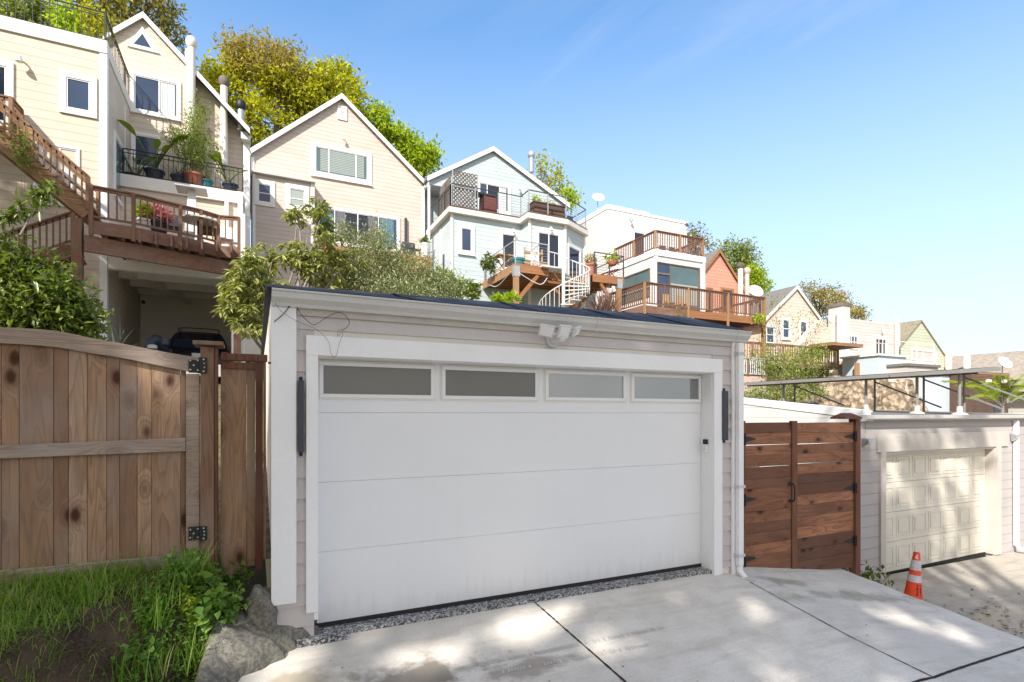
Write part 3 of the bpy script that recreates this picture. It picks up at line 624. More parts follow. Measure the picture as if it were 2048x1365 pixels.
Pt(RG, 'side_post', B().box(X_(1482,GY), X_(1488.5,GY), GY-.02, GY+.07, -.22, zt+.005), M['gatev'], .003)
pp = Pt(RG, 'gate_post', B().box(X_(1707.5,GY), X_(1717,GY), GY-.03, GY+.07, -.62, zt+.02), M['gatev'], .004)
xm = (X_(1672,GY)+X_(1716,GY))/2; b = B().add([(xm-.17,GY-.08,zt+.02),(xm+.19,GY-.08,zt+.02),(xm+.19,GY+.12,zt+.02),(xm-.17,GY+.12,zt+.02),(xm-.17,GY-.08,zt+.045),(xm+.19,GY-.08,zt+.045),(xm+.19,GY+.12,zt+.045),(xm-.17,GY+.12,zt+.045),(xm-.07,GY-.0,zt+.10),(xm+.09,GY-.0,zt+.10),(xm+.09,GY+.04,zt+.10),(xm-.07,GY+.04,zt+.10)],
    [(3,2,1,0),(0,1,5,4),(1,2,6,5),(2,3,7,6),(3,0,4,7),(4,5,9,8),(5,6,10,9),(6,7,11,10),(7,4,8,11),(8,9,10,11)]); Pt(pp, 'post_cap', b, M['gatev'])
for u, sg, vv in ((1487,1,(879,1000,1120)),(1709,-1,(873,976,1081))):
    for v in vv:
        p = P(u, v, GY-.003); L_ = .2; b = B().prism([p+Vector((0,0,.045)), p+Vector((sg*.06,0,.03)), p+Vector((sg*L_,0,.008)), p+Vector((sg*L_,0,-.008)), p+Vector((sg*.06,0,-.03)), p+Vector((0,0,-.045))], (0,-.005,0))
        b.box(p.x-.022, p.x+.012, p.y-.024, p.y-.006, p.z-.065, p.z+.065) ; b.tube([p+Vector((0,-.028,-.07)), p+Vector((0,-.028,.07))], .009, 8)
        Pt(RG, 'strap_hinge', b, M['black'])
p, q = P(1581,968,GY-.02), P(1581,1002,GY-.02); b = B().tube(smooth([p, p+Vector((0,-.05,-.01)), (p+q)/2+Vector((0,-.06,0)), q+Vector((0,-.05,.01)), q]), .009, 8)
for k in (p, q): b.tube([k+Vector((-.005,-.004,0)), k+Vector((-.005,-.012,0))], .028, 10)
Pt(RG, 'handle', b, M['black'])
# low return wall from the gate post back to the neighbouring garage
St_ret = One('side_fence', 'redwood fence return between gate post and the cream garage', 'fence', B().prism([(X_(1716,GY)+.01,GY+.05,-.9),(8.98,5.66,-1.2),(8.98,5.66,1.5),(X_(1716,GY)+.01,GY+.05,1.5)], (-.02,.03,0)), M['gate'])
# ------------------------------------------------------------------ neighbouring garage on the right
Y2 = 5.6
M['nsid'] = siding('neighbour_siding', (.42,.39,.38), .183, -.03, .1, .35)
NG = T('neighbour_garage', 'older low garage with a cream panelled door at the right edge', 'garage', (13, Y2, -1.1))
zs2 = Z_(1480,800,8.05)
b = B().box(9.0, 9.66, Y2, Y2+.15, -1.4, 1.56); b.box(13.28, 18, Y2, Y2+.15, -1.4, 1.56); b.box(9.66, 13.28, Y2, Y2+.15, 1.02, 1.56)
Pt(NG, 'wall', b, M['nsid'])
b = B().prism([(9.0,Y2+.15,-1.4),(9.0,13.5,-1.4),(9.0,13.5,1.9),(9.0,8.1,1.9),(9.0,Y2+.15,1.62)], (.15,0,0)); b.box(9.15,18,13.35,13.5,-1.4,1.9); b.box(17.85,18,Y2+.15,13.35,-1.4,1.7); Pt(NG, 'side_wall', b, M['wlap'])
b = B().prism([(8.985,Y2-.05,1.60),(8.985,8.1,1.90),(8.985,13.5,1.90),(8.985,13.5,2.02),(8.985,8.1,2.02),(8.985,Y2-.05,1.74)], (.2,0,0)); b.box(8.98,9.2,Y2-.06,Y2-.052+.0,1.56,1.74); Pt(NG, 'parapet', b, M['white'])
b = B().prism([(9.19,Y2-.12,1.56),(9.19,13.5,1.84),(9.19,13.5,1.90),(9.19,Y2-.12,1.625)], (9,0,0)); Pt(NG, 'roof', b, M['shing'])
b = B().box(9.19, 18.2, 12.8, 13.0, 1.86, 2.08).box(9.3,14.6,9.6,9.75,1.72,1.86); Pt(NG, 'roof_curb', b, M['roofdark'])
b = B().prism([(8.97,Y2-.02,1.55),(8.97,Y2-.10,1.56),(8.97,Y2-.15,1.60),(8.97,Y2-.16,1.66),(8.97,Y2-.02,1.66)], (9.2,0,0)); Pt(NG, 'gutter', b, M['gutter'])
Pt(NG, 'header_board', B().box(9.45, 13.75, Y2-.03, Y2-.002, 1.03, 1.33), M['trim2'])
b = B().box(9.52, 9.66, Y2-.035, Y2-.001, -1.12, 1.03); b.box(13.28, 13.46, Y2-.035, Y2-.001, -1.12, 1.03); b.box(9.66,9.69,Y2,Y2+.17,-1.12,1.02); b.box(13.25,13.28,Y2,Y2+.17,-1.12,1.02); b.box(9.69,13.25,Y2,Y2+.17,.99,1.02); Pt(NG, 'door_trim', b, M['trim2'])
ND = Pt(NG, 'garage_door', B().box(9.69, 13.25, Y2+.17, Y2+.2, -1.1, .99), M['doorold'])
for i in range(4):
    zz = -1.10+i*.5225; b = B().box(9.692, 13.248, Y2+.145, Y2+.17, zz+.003, zz+.5195)
    for j in range(7):
        xx = 9.76+j*.50; 
        for (w0, d0) in ((0,.008),(.035,.0)):
            pass
        o_ = .0; x0_, x1_, z0_, z1_ = xx, xx+.42, zz+.075, zz+.445
        for k_, (i0, yy) in enumerate(((0,.145),(.02,.137),(.05,.137),(.075,.128))):
            pass
        b.box(x0_,x1_,Y2+.137,Y2+.1455,z0_,z0_+.03); b.box(x0_,x1_,Y2+.137,Y2+.1455,z1_-.03,z1_); b.box(x0_,x0_+.03,Y2+.137,Y2+.1455,z0_+.03,z1_-.03); b.box(x1_-.03,x1_,Y2+.137,Y2+.1455,z0_+.03,z1_-.03)
        b.box(x0_+.06,x1_-.06,Y2+.134,Y2+.1455,z0_+.06,z1_-.06)
    Pt(ND, 'door_section', b, M['doorold'], .005)
Pt(ND, 'bottom_seal', B().box(9.69,13.25,Y2+.14,Y2+.18,-1.13,-1.10), M['rubl'])
b = B().box(13.95,14.02,Y2-.09,Y2-.02,-1.0,1.55); b.tube([(13.98,Y2-.06,-.95),(13.98,Y2-.1,-1.05),(14.1,Y2-.25,-1.12)],.04,8); Pt(NG, 'downspout', b, M['white'])
for u, v, lb in ((1735,886,'small wedge floodlight left of the cream garage door'),(2030,875,'small wedge floodlight right of the cream garage door')):
    p = P(u, v, Y2-.06); r_ = T('flood_light', lb, 'wall light', p, 'small floodlights on the neighbouring garage')
    b = B().prism([p+Vector((-.06,.05,.07)), p+Vector((-.06,-.05,.06)), p+Vector((-.06,-.06,.0)), p+Vector((-.06,.05,-.07))], (.12,0,0)); Pt(r_, 'lamp_housing', b, M['steel'], .006)
    Pt(r_, 'lens', B().prism([p+Vector((-.05,-.056,-.002)), p+Vector((.05,-.056,-.002)), p+Vector((.05,.04,-.07)), p+Vector((-.05,.04,-.07))], (0,-.006,-.006)), M['offwhite'])
    Pt(r_, 'cable', B().tube(smooth([p+Vector((.02,.05,.06)), p+Vector((.04,.055,.25)), p+Vector((.0,.055,.6))]), .006, 5), M['steel'])
# traffic cone
cb_ = apron(7.86, 4.22)
TC = T('traffic_cone', 'orange traffic cone with white bands standing behind the driveway edge', 'traffic cone', (7.86, 4.22, cb_))
cc = (7.86, 4.22, cb_); H = 1.68-275/1080*7.2-cb_; rr = lambda h: .145-(.145-.036)*(h/H)
Pt(TC, 'base', B().box(7.68,8.04,4.04,4.40,cb_,cb_+.035), M['orangep'], .01)
b = B().lathe(cc, [(rr(.03),.03),(rr(H*.99),H-.01),(rr(H)-.008,H)], 24); Pt(TC, 'cone_body', b, M['orangep'], 0, True)
for h0, h1 in ((H-.39,H-.30),(H-.235,H-.105)): Pt(TC, 'reflective_band', B().lathe(cc, [(rr(h0)+.003,h0),(rr(h1)+.003,h1)], 24), M['reflect'], 0, True)
def on_cone(a, h, o=.004): q = rr(h)+o; return Vector((cc[0]+q*math.cos(a), cc[1]+q*math.sin(a), cc[2]+h))
b = B(); a0 = math.atan2(-4.22, -7.86)          # a stencilled numeral 4 near the top and worn black stencil marks low down
for p_, q_ in (((-.25,H-.075),(.2,H-.028)),((-.25,H-.075),(.42,H-.075)),((.2,H-.028),(.2,H-.095))): b.beam(on_cone(a0+p_[0], p_[1]), on_cone(a0+q_[0], q_[1]), .004, .011, on_cone(a0, H-.06)-Vector(cc))
Pt(TC, 'stencil_number', b, M['white']); b = B()
for j, aa in enumerate((.42, .92)):
    for i in range(4):
        h = H-.43-i*.036
        for (x0_, z0_, x1_, z1_) in random.Random(i*7+j).sample(((-.06,.012,.06,.012),(-.06,-.012,.06,-.012),(-.06,-.012,-.06,.012),(.06,-.012,.06,.012),(-.06,0,.06,0)), 3): b.beam(on_cone(a0+aa+x0_, h+z0_), on_cone(a0+aa+x1_, h+z1_), .003, .008, Vector((math.cos(a0+aa),math.sin(a0+aa),0)))
Pt(TC, 'stencil_marks', b, M['black'])
TC.rotation_mode = 'QUATERNION'; TC.rotation_quaternion = Matrix.Rotation(R(5), 4, Vector((sn, cs, 0))).to_quaternion()
# ------------------------------------------------------------------ house kit
def wall_win(par, O, U, Nn, w, h, trim=.1, tm='white', gm='glass', mull=(), trans=(), name='window', sill=True, dep=.05, curtain=None, frame=.04, fm=None, label=None):
    """window on a wall: O bottom-left of the whole opening with trim, U along the wall, Nn outwards"""
    b = B()
    for (a, c, d, e) in ((0,w,0,trim),(0,w,h-trim,h),(0,trim,trim,h-trim),(w-trim,w,trim,h-trim)): b.obox(O,U,Nn,a,c,-.02,dep,d,e)
    if sill: b.obox(O,U,Nn,-.03,w+.03,-.02,dep+.04,-.04,0)
    f = Pt(par, name, b, M[tm], 0, False, label); t2 = trim
    b = B()
    for (a, c, d, e) in ((t2,w-t2,t2,t2+frame),(t2,w-t2,h-t2-frame,h-t2),(t2,t2+frame,t2+frame,h-t2-frame),(w-t2-frame,w-t2,t2+frame,h-t2-frame)): b.obox(O,U,Nn,a,c,-.01,.03,d,e)
    for m in mull: b.obox(O,U,Nn,w*m-.025,w*m+.025,-.01,.028,t2+frame,h-t2-frame)
    for m in trans: b.obox(O,U,Nn,t2+frame,w-t2-frame,-.01,.026,h*m-.02,h*m+.02)
    Pt(f, 'sash', b, M[fm or tm])
    xs = [t2+frame]+[w*m for m in mull]+[w-t2-frame]
    for i, (a, c) in enumerate(zip(xs, xs[1:])):
        g = gm[i] if isinstance(gm, (list, tuple)) else gm
        Pt(f, 'pane', B().obox(O,U,Nn,a,c,-.01,.008,t2+frame,h-t2-frame), M[g])
    if curtain:
        for a, c, mt in curtain: Pt(f, 'curtain', B().obox(O,U,Nn,w*a,w*c,.008,.0125,t2+frame,h-t2-frame), M[mt])
    return f
def win(par, u0, v0, u1, v1, D, **k):
    p, q = P(u0, v0, D), P(u1, v1, D); z0, z1 = min(p.z, q.z), max(p.z, q.z)
    return wall_win(par, (p.x, D, z0), (1,0,0), (0,-1,0), q.x-p.x, z1-z0, **k)
def railing(par, pts, h, mat, bal=.13, post=None, style='wood', ends=True, pmat=None, low=.1, name='railing', posts_at=None, drop=0.):
    """railing along floor points: rail as the part; posts and balusters its pieces"""
    pts = [Vector(p) for p in pts]; b = B(); up = Vector((0,0,1)); th = {'wood':(.09,.04),'iron':(.045,.025),'steel':(.04,.04),'white':(.045,.045)}[style]
    for p, q in zip(pts, pts[1:]):
        e = (q-p).normalized()*.02
        b.beam(p+up*h-e, q+up*h+e, th[0], th[1])
        if style == 'wood': b.beam(p+up*(h-.07), q+up*(h-.07), .035, .07); b.beam(p+up*low, q+up*low, .035, .06)
        elif style in ('iron',): b.beam(p+up*(h-.13), q+up*(h-.13), .02, .02); b.beam(p+up*low, q+up*low, .025, .025)
        elif style == 'steel':
            for j in range(7): b.tube([p+up*(h*(j+.7)/8), q+up*(h*(j+.7)/8)], .006, 4)
        else: b.beam(p+up*low, q+up*low, .03, .03)
    r = Pt(par, name, b, M[mat]); pw = {'wood':.09,'iron':.04,'steel':.045,'white':.04}[style]; bw = {'wood':.035,'iron':.016,'steel':.02,'white':.022}[style]
    pm = pmat or mat
    for si, (p, q) in enumerate(zip(pts, pts[1:])):
        L = (q-p).length; n = max(1, round(L/post)) if post else 1
        for i in range(n+1):
            if i == 0 and si > 0: continue
            if i == 0 and not ends: continue
            c = p.lerp(q, i/n); Pt(r, 'post', B().box(c.x-pw/2, c.x+pw/2, c.y-pw/2, c.y+pw/2, c.z-drop, c.z+h+(.0 if style != 'wood' else -.02)), M[pm])
        if bal:
            m = max(1, int(L/bal))
            for i in range(1, m):
                c = p.lerp(q, i/m)
                if post and any((c-p.lerp(q, k/n)).length < pw*.6 for k in range(n+1)): continue
                Pt(r, 'baluster', B().box(c.x-bw/2, c.x+bw/2, c.y-bw/2, c.y+bw/2, c.z+low, c.z+h-.04), M[mat])
    return r
def gable_roof(par, xl, xa, xr, ze_l, za, ze_r, y0, y1, mat, th=.16, name='roof', over=.0, fas=None):
    b = B()
    for (x0, z0, x1, z1) in ((xl, ze_l, xa, za), (xa, za, xr, ze_r)):
        b.prism([(x0,y0-over,z0),(x1,y0-over,z1),(x1,y0-over,z1+th),(x0,y0-over,z0+th)], (0,y1-y0+over,0))
    r = Pt(par, name, b, M[mat])
    if fas:
        for (x0, z0, x1, z1) in ((xl, ze_l, xa, za), (xa, za, xr, ze_r)):
            Pt(r, 'fascia', B().prism([(x0,y0-over-.04,z0-.12),(x1,y0-over-.04,z1-.12),(x1,y0-over-.04,z1+th-.03),(x0,y0-over-.04,z0+th-.03)], (0,.038,0)), M[fas])
    return r
def flue(par, u, v0, v1, D, r, mat, cap='shing', name='flue_pipe'):
    p, q = P(u, v0, D), P(u, v1, D); b = B().tube([(p.x,D,q.z),(p.x,D,p.z)], r, 12); f = Pt(par, name, b, M[mat], 0, True)
    Pt(f, 'cap', B().lathe((p.x,D,p.z), [(r*1.15,-.25),(r*1.5,-.15),(r*1.5,-.02),(r*1.1,.1)], 12), M[cap], 0, True)
    return f
def lamp(par, u, v, D, mt='white'):
    p = P(u, v, D); b = B().tube([p, p+Vector((0,-.14,.05)), p+Vector((0,-.2,.0))], .025, 6); b.lathe((p.x, D-.2, p.z-.14), [(.09,0),(.05,.1),(.03,.16)], 10)
    return Pt(par, 'wall_lamp', b, M[mt], 0, True)
def pot(name, label, c, r, h, mat, group=None):
    b = B().lathe(c, [(r*.68,0),(r*.95,h*.86),(r*1.08,h*.87),(r*1.08,h),(r*.92,h),(r*.9,h*.9)], 16); r_ = T(name, label, 'pot', c, group)
    Pt(r_, 'pot_body', b, M[mat], 0, True); Pt(r_, 'potting_soil', B().lathe((c[0],c[1],c[2]+h*.86), [(r*.86,0),(r*.1,.02)], 12), M['soil']); return r_
def sat_dish(name, label, c, r, ax=(-.3,-.8,.5), group=None):
    ax = Vector(ax).normalized(); e = ax.orthogonal().normalized(); g = ax.cross(e); c = Vector(c); b = B(); rings = 5; n = 18; vs = []
    for i in range(rings+1):
        k = i/rings
        for j in range(n): A = 2*math.pi*j/n; vs.append(c+ax*(k*k*r*.22)+(e*math.cos(A)+g*math.sin(A))*(k*r))
    fs = [(i*n+j, i*n+(j+1) % n, (i+1)*n+(j+1) % n, (i+1)*n+j) for i in range(rings) for j in range(n)]
    b.add(vs, fs); vs2 = [v-ax*.02 for v in vs]; b.add(vs2, [q[::-1] for q in fs]); r_ = T(name, label, 'satellite dish', c-Vector((0,0,r*1.9)), group)
    Pt(r_, 'reflector', b, M['dish'], 0, True); Pt(r_, 'mast', B().tube([c-ax*.03, c-ax*.12-Vector((0,0,.1)), c-ax*.12-Vector((0,0,r*1.9))], .03, 8), M['steel'])
    Pt(r_, 'feed_arm', B().tube([c-g*(r*.9) if g.z > 0 else c+g*(r*.9), c+ax*r*.9], .014, 6).tube([c+ax*r*.9, c+ax*r*.8], .03, 6), M['steel']); return r_
UX, NY, NX = (1,0,0), (0,-1,0), (-1,0,0)
# ------------------------------------------------------------------ house 1: cream house with roof terrace, far left
D1, XW = 20., -4.10
H1 = T('cream_house', 'tall cream house with roof terrace and steep gable, at the left edge of the photo', 'house', (-5, D1, 2.6))
zt = Z_(215, 84, D1)
b = B().box(-13, XW, D1, 33, 2.2, zt-.38); b.box(XW-.01, -.40, 21.9, 33, 6.5, Z_(243,349,21.9)-.425); 
b.box(-13, X_(212,D1), D1, D1+.3, 2.2, 4)
Pt(H1, 'wall', b, M['cream'])
b = B().box(-13, XW+.03, D1-.05, 33, zt-.38, zt); Pt(H1, 'parapet_fascia', b, M['offwhite'])
b = B().box(XW-.16, XW+.025, D1-.03, D1+.16, 2.2, zt-.38); Pt(H1, 'corner_board', b, M['white'])
win(H1, 119, 141, 194, 239, D1, trim=.16, gm='glass', mull=(), fm='white', sill=False)
win(H1, -40, 112, 28, 260, D1, trim=.16, gm='glassd', sill=False, name='door')
win(H1, 68, 330, 146, 417, D1, trim=.16, gm='blind', sill=False)
win(H1, 78, 285, 160, 352, D1+.012, trim=.05, gm='glassd', sill=False, mull=(.5,))
lamp(H1, 44, 122, D1, 'offwhite')
# side window of the wing, facing right
p0 = PX(223, 250, XW); wall_win(H1, (XW, D1+.9, 8.6), (0,1,0), (1,0,0), 2.0, 2.1, trim=.12, gm='glassg', sill=False)
# gable wall behind the terrace, stepping back at the flues
DG = 23.4; xa_, za_ = X_(287,DG), Z_(287,34,DG); sl = .985
def gz_(x): return za_-abs(x-xa_)*sl
steps = ((XW-1.6, X_(386,DG), DG), (X_(386,DG), X_(450,DG), DG+.35), (X_(450,DG), X_(498,DG+.5), DG+.7))
b = B()
for i, (x0, x1, y) in enumerate(steps):
    pl = [(x0,y,8.5),(x1,y,8.5),(x1,y,gz_(x1))]+([(xa_,y,za_)] if x0 < xa_ < x1 else [])+[(x0,y,gz_(x0))]; b.prism(pl, (0,1,0))
Pt(H1, 'gable_wall', b, M['cream2'])
xr_ = X_(500,DG+.5); gable_roof(H1, XW-1.7, xa_, xr_, gz_(XW-1.7), za_, gz_(xr_), DG-.12, 33, 'shing', .12, fas='white')
Pt(H1, 'eave_end', B().box(xr_-.32, xr_+.02, DG+.3, DG+.9, gz_(xr_)-.15, gz_(xr_)+.12).box(xr_-.25, xr_, DG+.62, DG+.75, 6.5, gz_(xr_)), M['white'])
pa, pb, pc_ = P(285,54,DG-.03), P(254,91,DG-.03), P(319,103,DG-.03); zb_ = (pb.z+pc_.z)/2-.05; cx_ = pa.x
tr = Pt(H1, 'window', B().prism([(cx_,DG-.05,pa.z),(pb.x,DG-.05,zb_),(pc_.x,DG-.05,zb_)], (0,.08,0)), M['white'], 0, False, 'triangular attic window')
gx, gz0 = (pc_.x-pb.x), zb_+.12; hh = pa.z-zb_
Pt(tr, 'pane', B().prism([(cx_,DG-.056,pa.z-.26),(cx_-gx*.27,DG-.056,gz0),(cx_+gx*.27,DG-.056,gz0)], (0,.004,0)), M['glass'])
win(H1, 262, 143, 362, 243, DG, trim=.1, gm=['glass','glass'], mull=(.56,), curtain=((.58,.88,'curtain'),), sill=True)
win(H1, 262, 262, 320, 345, DG, trim=.1, gm='glass', sill=False, name='door')
flue(H1, 383, 82, 300, DG-.16, .13, 'offwhite', 'offwhite'); flue(H1, 376, 105, 300, DG-.1, .07, 'offwhite', 'offwhite'); flue(H1, 448, 160, 330, DG+.18, .13, 'offwhite', 'bark'); flue(H1, 482, 208, 262, DG+.4, .13, 'steel', 'black')
Pt(H1, 'downspout', B().box(X_(247,22.6)-.06, X_(247,22.6)+.06, 22.5, 22.62, 8.9, 12.3), M['white'])
# lower block: terrace slab over the carport
TZ = Z_(243, 349, 21.9); XR1 = -.40
b = B().box(XW, XR1, 21.82, DG, TZ-.12, TZ); b.box(XW, XR1, 21.78, 21.9, TZ-.42, TZ-.12); Pt(H1, 'terrace_slab', b, M['offwhite'])
cz0 = Z_(330, 565, 20.6)
b = B().box(X_(448,21.4), X_(448,21.4)+.12, 21.75, 21.9, 7, TZ-.42); b.box(XR1-.28, XR1+.04, 21.2, 21.5, 2.2, Z_(490,432,21.4)); b.box(XR1-.2, XR1-.04, 21.5, 21.9, 6.5, TZ-.1); Pt(H1, 'corner_column', b, M['white'])
# carport: opening from u=210 to u=455
x0, x1 = X_(211,D1), X_(470,D1); zt_c = Z_(330,548,D1)
b = B().box(x0-.0, x1+.1, D1, D1+.25, zt_c, zt_c+.55); b.box(x0, x1+.1, 21.6, 21.85, zt_c+.1, zt_c+.48); Pt(H1, 'carport_beam', b, M['offwhite'])
Pt(H1, 'carport_post', B().box(x0-.13, x0, D1-.02, D1+.2, 2.2, zt_c+.4), M['white']); Pt(H1, 'carport_post', B().box(X_(463,D1), X_(480,D1), D1-.05, D1+.2, 2.2, zt_c+.5), M['white'])
b = B().box(x0-.1, x0, D1+.2, 27, 2.2, zt_c+.5); b.box(x0, XR1, 25.3, 25.5, 2.2, zt_c+.5); b.box(XR1-.1, XR1, D1+.3, 26, 2.2, zt_c+.5); b.box(x0-.1, XR1, D1+.25, 26.2, zt_c+.5, zt_c+.6); Pt(H1, 'carport_wall', b, M['carport'])
Pt(H1, 'carport_bounce_floor', B().box(x0, XR1, 13.5, 26, 2.5, 2.76), M['pad'])  # floor with an unseen front stretch added to bounce sunlight into the carport
b = B()
for k in range(3): b.box(x0, XR1-.1, 22+k*1.4, 22.15+k*1.4, zt_c+.2, zt_c+.5)
b.beam((x0+.1,D1+.4,zt_c+.25),(x0+1.9,25.9,zt_c+.1),.12,.2); b.box(X_(271,25.2),X_(271,25.2)+.09,25.1,25.298,2.7,zt_c+.3); Pt(H1, 'ceiling_joist', b, M['carport'])
cd = wall_win(H1, (X_(331,25.3),25.3,2.75), UX, NY, 3.6, 2.85, trim=.14, tm='offwhite', gm='carport', sill=False, name='inner_door')
lp = P(287,605,25.28); Pt(H1, 'wall_socket', B().tube([lp, lp+Vector((0,-.05,0))], .07, 10), M['black'])
Pt(H1, 'roof_slab', B().box(-13, XW, D1+.2, 33, zt-.3, zt-.12), M['roofdark'])
# iron railings: roof terrace and balcony
zr1 = zt
railing(H1, [(-11,D1+.1,zr1),(XW-.05,D1+.1,zr1),(XW-.05,25.5,zr1)], .92, 'iron', .19, 2.9, 'iron', low=.08)
railing(H1, [(X_(246,21.95),21.95,TZ),(XR1-.05,21.95,TZ)], .9, 'iron', .14, 1.75, 'iron', low=.08)
# ------------------------------------------------------------------ deck and stairs of house 1
def pz(u, z, v):          # point at height z seen at (u, v)
    x, y = ray(u); t = (z-EYE)/(HOR-v); return Vector((x*t, y*t, z))
ZR = Z_(180,372,17.6)     # top of the rail
RP = [pz(182,ZR,372), pz(267,ZR,388), pz(361,ZR,411), pz(402,ZR,421), pz(437,ZR,432), pz(478,ZR,435.5)]
RH = .92; ZD = ZR-RH; FP_ = [Vector((p.x,p.y,ZD)) for p in RP]
DK = T('curved_deck', 'brown wooden deck with curved balustrade below the iron balcony of the cream house', 'deck', (-3, 18.5, 2.7))
b = B().prism([(p.x,p.y+.02,ZD-.05) for p in FP_]+[(XR1,21.7,ZD-.05),(XW,21.7,ZD-.05)], (0,0,.05)); Pt(DK, 'floor_boards', b, M['deck'])
b = B()
for p, q in zip(FP_, FP_[1:]): b.beam(p+Vector((0,0,-.16)), q+Vector((0,0,-.16)), .05, .34)
Pt(DK, 'edge_board', b, M['deck'])
a_, c_ = pz(165,ZD-.62,478), pz(470,ZD-.72,537)
a_ = Vector((FP_[0].x-.15, FP_[0].y+.05, ZD-.60)); c_ = Vector((FP_[-1].x+.1, FP_[-1].y+.35, ZD-.62))
Pt(DK, 'main_beam', B().beam(a_, c_, .12, .42), M['deck'])
for k in range(9):
    x = FP_[0].x+.3+k*(FP_[-1].x-FP_[0].x-.3)/8.5; Pt(DK, 'joist', B().box(x-.025, x+.025, 17.75, 21.6, ZD-.38, ZD-.06), M['deck'])
px_ = X_(155,17.75); Pt(DK, 'support_post', B().box(px_-.11, px_+.11, 17.65, 17.87, 2.2, ZD+.05), M['deckv'])
Pt(DK, 'support_post', B().box(-.62,-.42,18.1,18.3,2.2,ZD-.5), M['deckv'])
railing(DK, FP_, RH, 'deckv', .155, 1.5, 'wood', pmat='deckv', low=.12, drop=.38)
ST = T('upper_stairs', 'amber wooden stair flight with balustrade climbing left above the brown deck', 'stairs', (-6, 18.6, ZD))
ya = 18.15; pt, pb2 = P(-60,150,ya), P(176,352,ya)          # rail line
rise, run = pt.z-pb2.z, pb2.x-pt.x; sA = Vector((pb2.x,ya,pb2.z-.92)); sB = Vector((pt.x,ya,pt.z-.92))
for yy in (ya, ya+1.05): Pt(ST, 'stringer', B().beam(sA+Vector((0,yy-ya,-.12)), sB+Vector((0,yy-ya,-.12)), .05, .34), M['stairw'])
n_ = 13
for k in range(n_):
    f_ = (k+.5)/n_; c = sA.lerp(sB, f_); Pt(ST, 'tread', B().box(c.x-.17,c.x+.17,ya-.04,ya+1.1,c.z+.03,c.z+.075), M['stairw'])
railing(ST, [sA, sA.lerp(sB,.5), sB], .92, 'stairw', .16, 2.2, 'wood', pmat='stairw', low=.16)
railing(ST, [sA+Vector((0,1.05,0)), sB+Vector((0,1.05,0))], .92, 'stairw', 0, 2.2, 'wood', pmat='stairw', low=.5, name='wall_rail')
q0 = P(4,245,19.2); Pt(ST, 'landing', B().box(q0.x-3,q0.x+.55,19.25,19.98,P(22,205,19.2).z-.95,P(22,205,19.2).z-.8), M['stairw'])
zl = P(22,205,19.2).z-.8; railing(ST, [(q0.x-2.4,19.25,zl),(X_(22,19.25),19.25,zl),(X_(43,19.9),19.9,zl)], .95, 'stairw', .13, 2.6, 'wood', pmat='stairw', name='landing_railing')
SL = T('lower_stairs', 'dark brown lower stair flight with balustrade behind the leafy bush', 'stairs', (-6, 18.4, 3))
yb = 18.3; p1, p2 = P(146,424,yb), P(20,474,yb); dz_ = .92
for yy in (yb, yb+1.): Pt(SL, 'stringer', B().beam(Vector((p1.x,yy,p1.z-dz_-.1)), Vector((p2.x-.8,yy,p2.z-dz_-.45)), .05, .32), M['deck'])
for k in range(7):
    c = Vector((p1.x,yb,p1.z-dz_)).lerp(Vector((p2.x-.8,yb,p2.z-dz_-.35)), (k+.5)/7); Pt(SL, 'tread', B().box(c.x-.16,c.x+.16,yb-.03,yb+1.05,c.z+.03,c.z+.08), M['deck'])
railing(SL, [Vector((p1.x,yb,p1.z-dz_)), Vector((p2.x-.8,yb,p2.z-dz_-.32))], dz_, 'deckv', .16, 1.3, 'wood', pmat='deckv', low=.15)
# deck furnishings
hb = Vector((X_(384,19.6), 19.6, ZD)); r_ = T('patio_heater', 'silver patio heater with square hood on the brown deck', 'patio heater', hb); zt_h = Z_(384,380,19.6)
Pt(r_, 'hood', B().prism([(hb.x-.42,19.25,zt_h-.05),(hb.x+.42,19.25,zt_h-.05),(hb.x+.42,19.95,zt_h-.05),(hb.x-.42,19.95,zt_h-.05)], (0,0,.05)), M['steel'], .01)
b = B().add([(hb.x+i*w,hb.y+j*w,z) for z, w in ((ZD+.25,.22),(zt_h-.05,.09)) for i, j in ((-1,-1),(1,-1),(1,1),(-1,1))], [(0,1,5,4),(1,2,6,5),(2,3,7,6),(3,0,4,7),(3,2,1,0),(4,5,6,7)]); Pt(r_, 'burner_column', b, M['wmetal']); Pt(r_, 'foot', B().box(hb.x-.28,hb.x+.28,hb.y-.28,hb.y+.28,ZD,ZD+.25), M['steel'])
def stool(name, label, c, mat, s=1., group='chairs on the cream house deck'):
    x, y, z = c; r_ = T(name, label, 'chair', c, group)
    Pt(r_, 'seat', B().box(x-.22*s,x+.22*s,y-.22*s,y+.22*s,z+.42*s,z+.46*s), M[mat], .01); Pt(r_, 'backrest', B().box(x-.22*s,x+.22*s,y+.19*s,y+.23*s,z+.55*s,z+.92*s), M[mat], .01)
    for i, j in ((-1,-1),(1,-1),(1,1),(-1,1)): Pt(r_, 'leg', B().box(x+i*.2*s-.02,x+i*.2*s+.02,y+j*.2*s-.02,y+j*.2*s+.02,z,z+(.42*s if j < 0 else .92*s)), M[mat])
    return r_
stool('patio_chair', 'dark patio chair on the brown deck, left of the heater', (X_(343,18.9),18.9,ZD), 'navy')
stool('patio_chair', 'brown patio chair on the brown deck, right of the heater', (X_(416,18.9),18.9,ZD), 'stairw')
stool('patio_chair', 'white patio chair at the right end of the brown deck', (X_(455,19.4),19.4,ZD), 'white')
r_ = T('patio_table', 'round table draped in a pale cloth behind the curved balustrade', 'table', (X_(398,18.7),18.7,ZD))
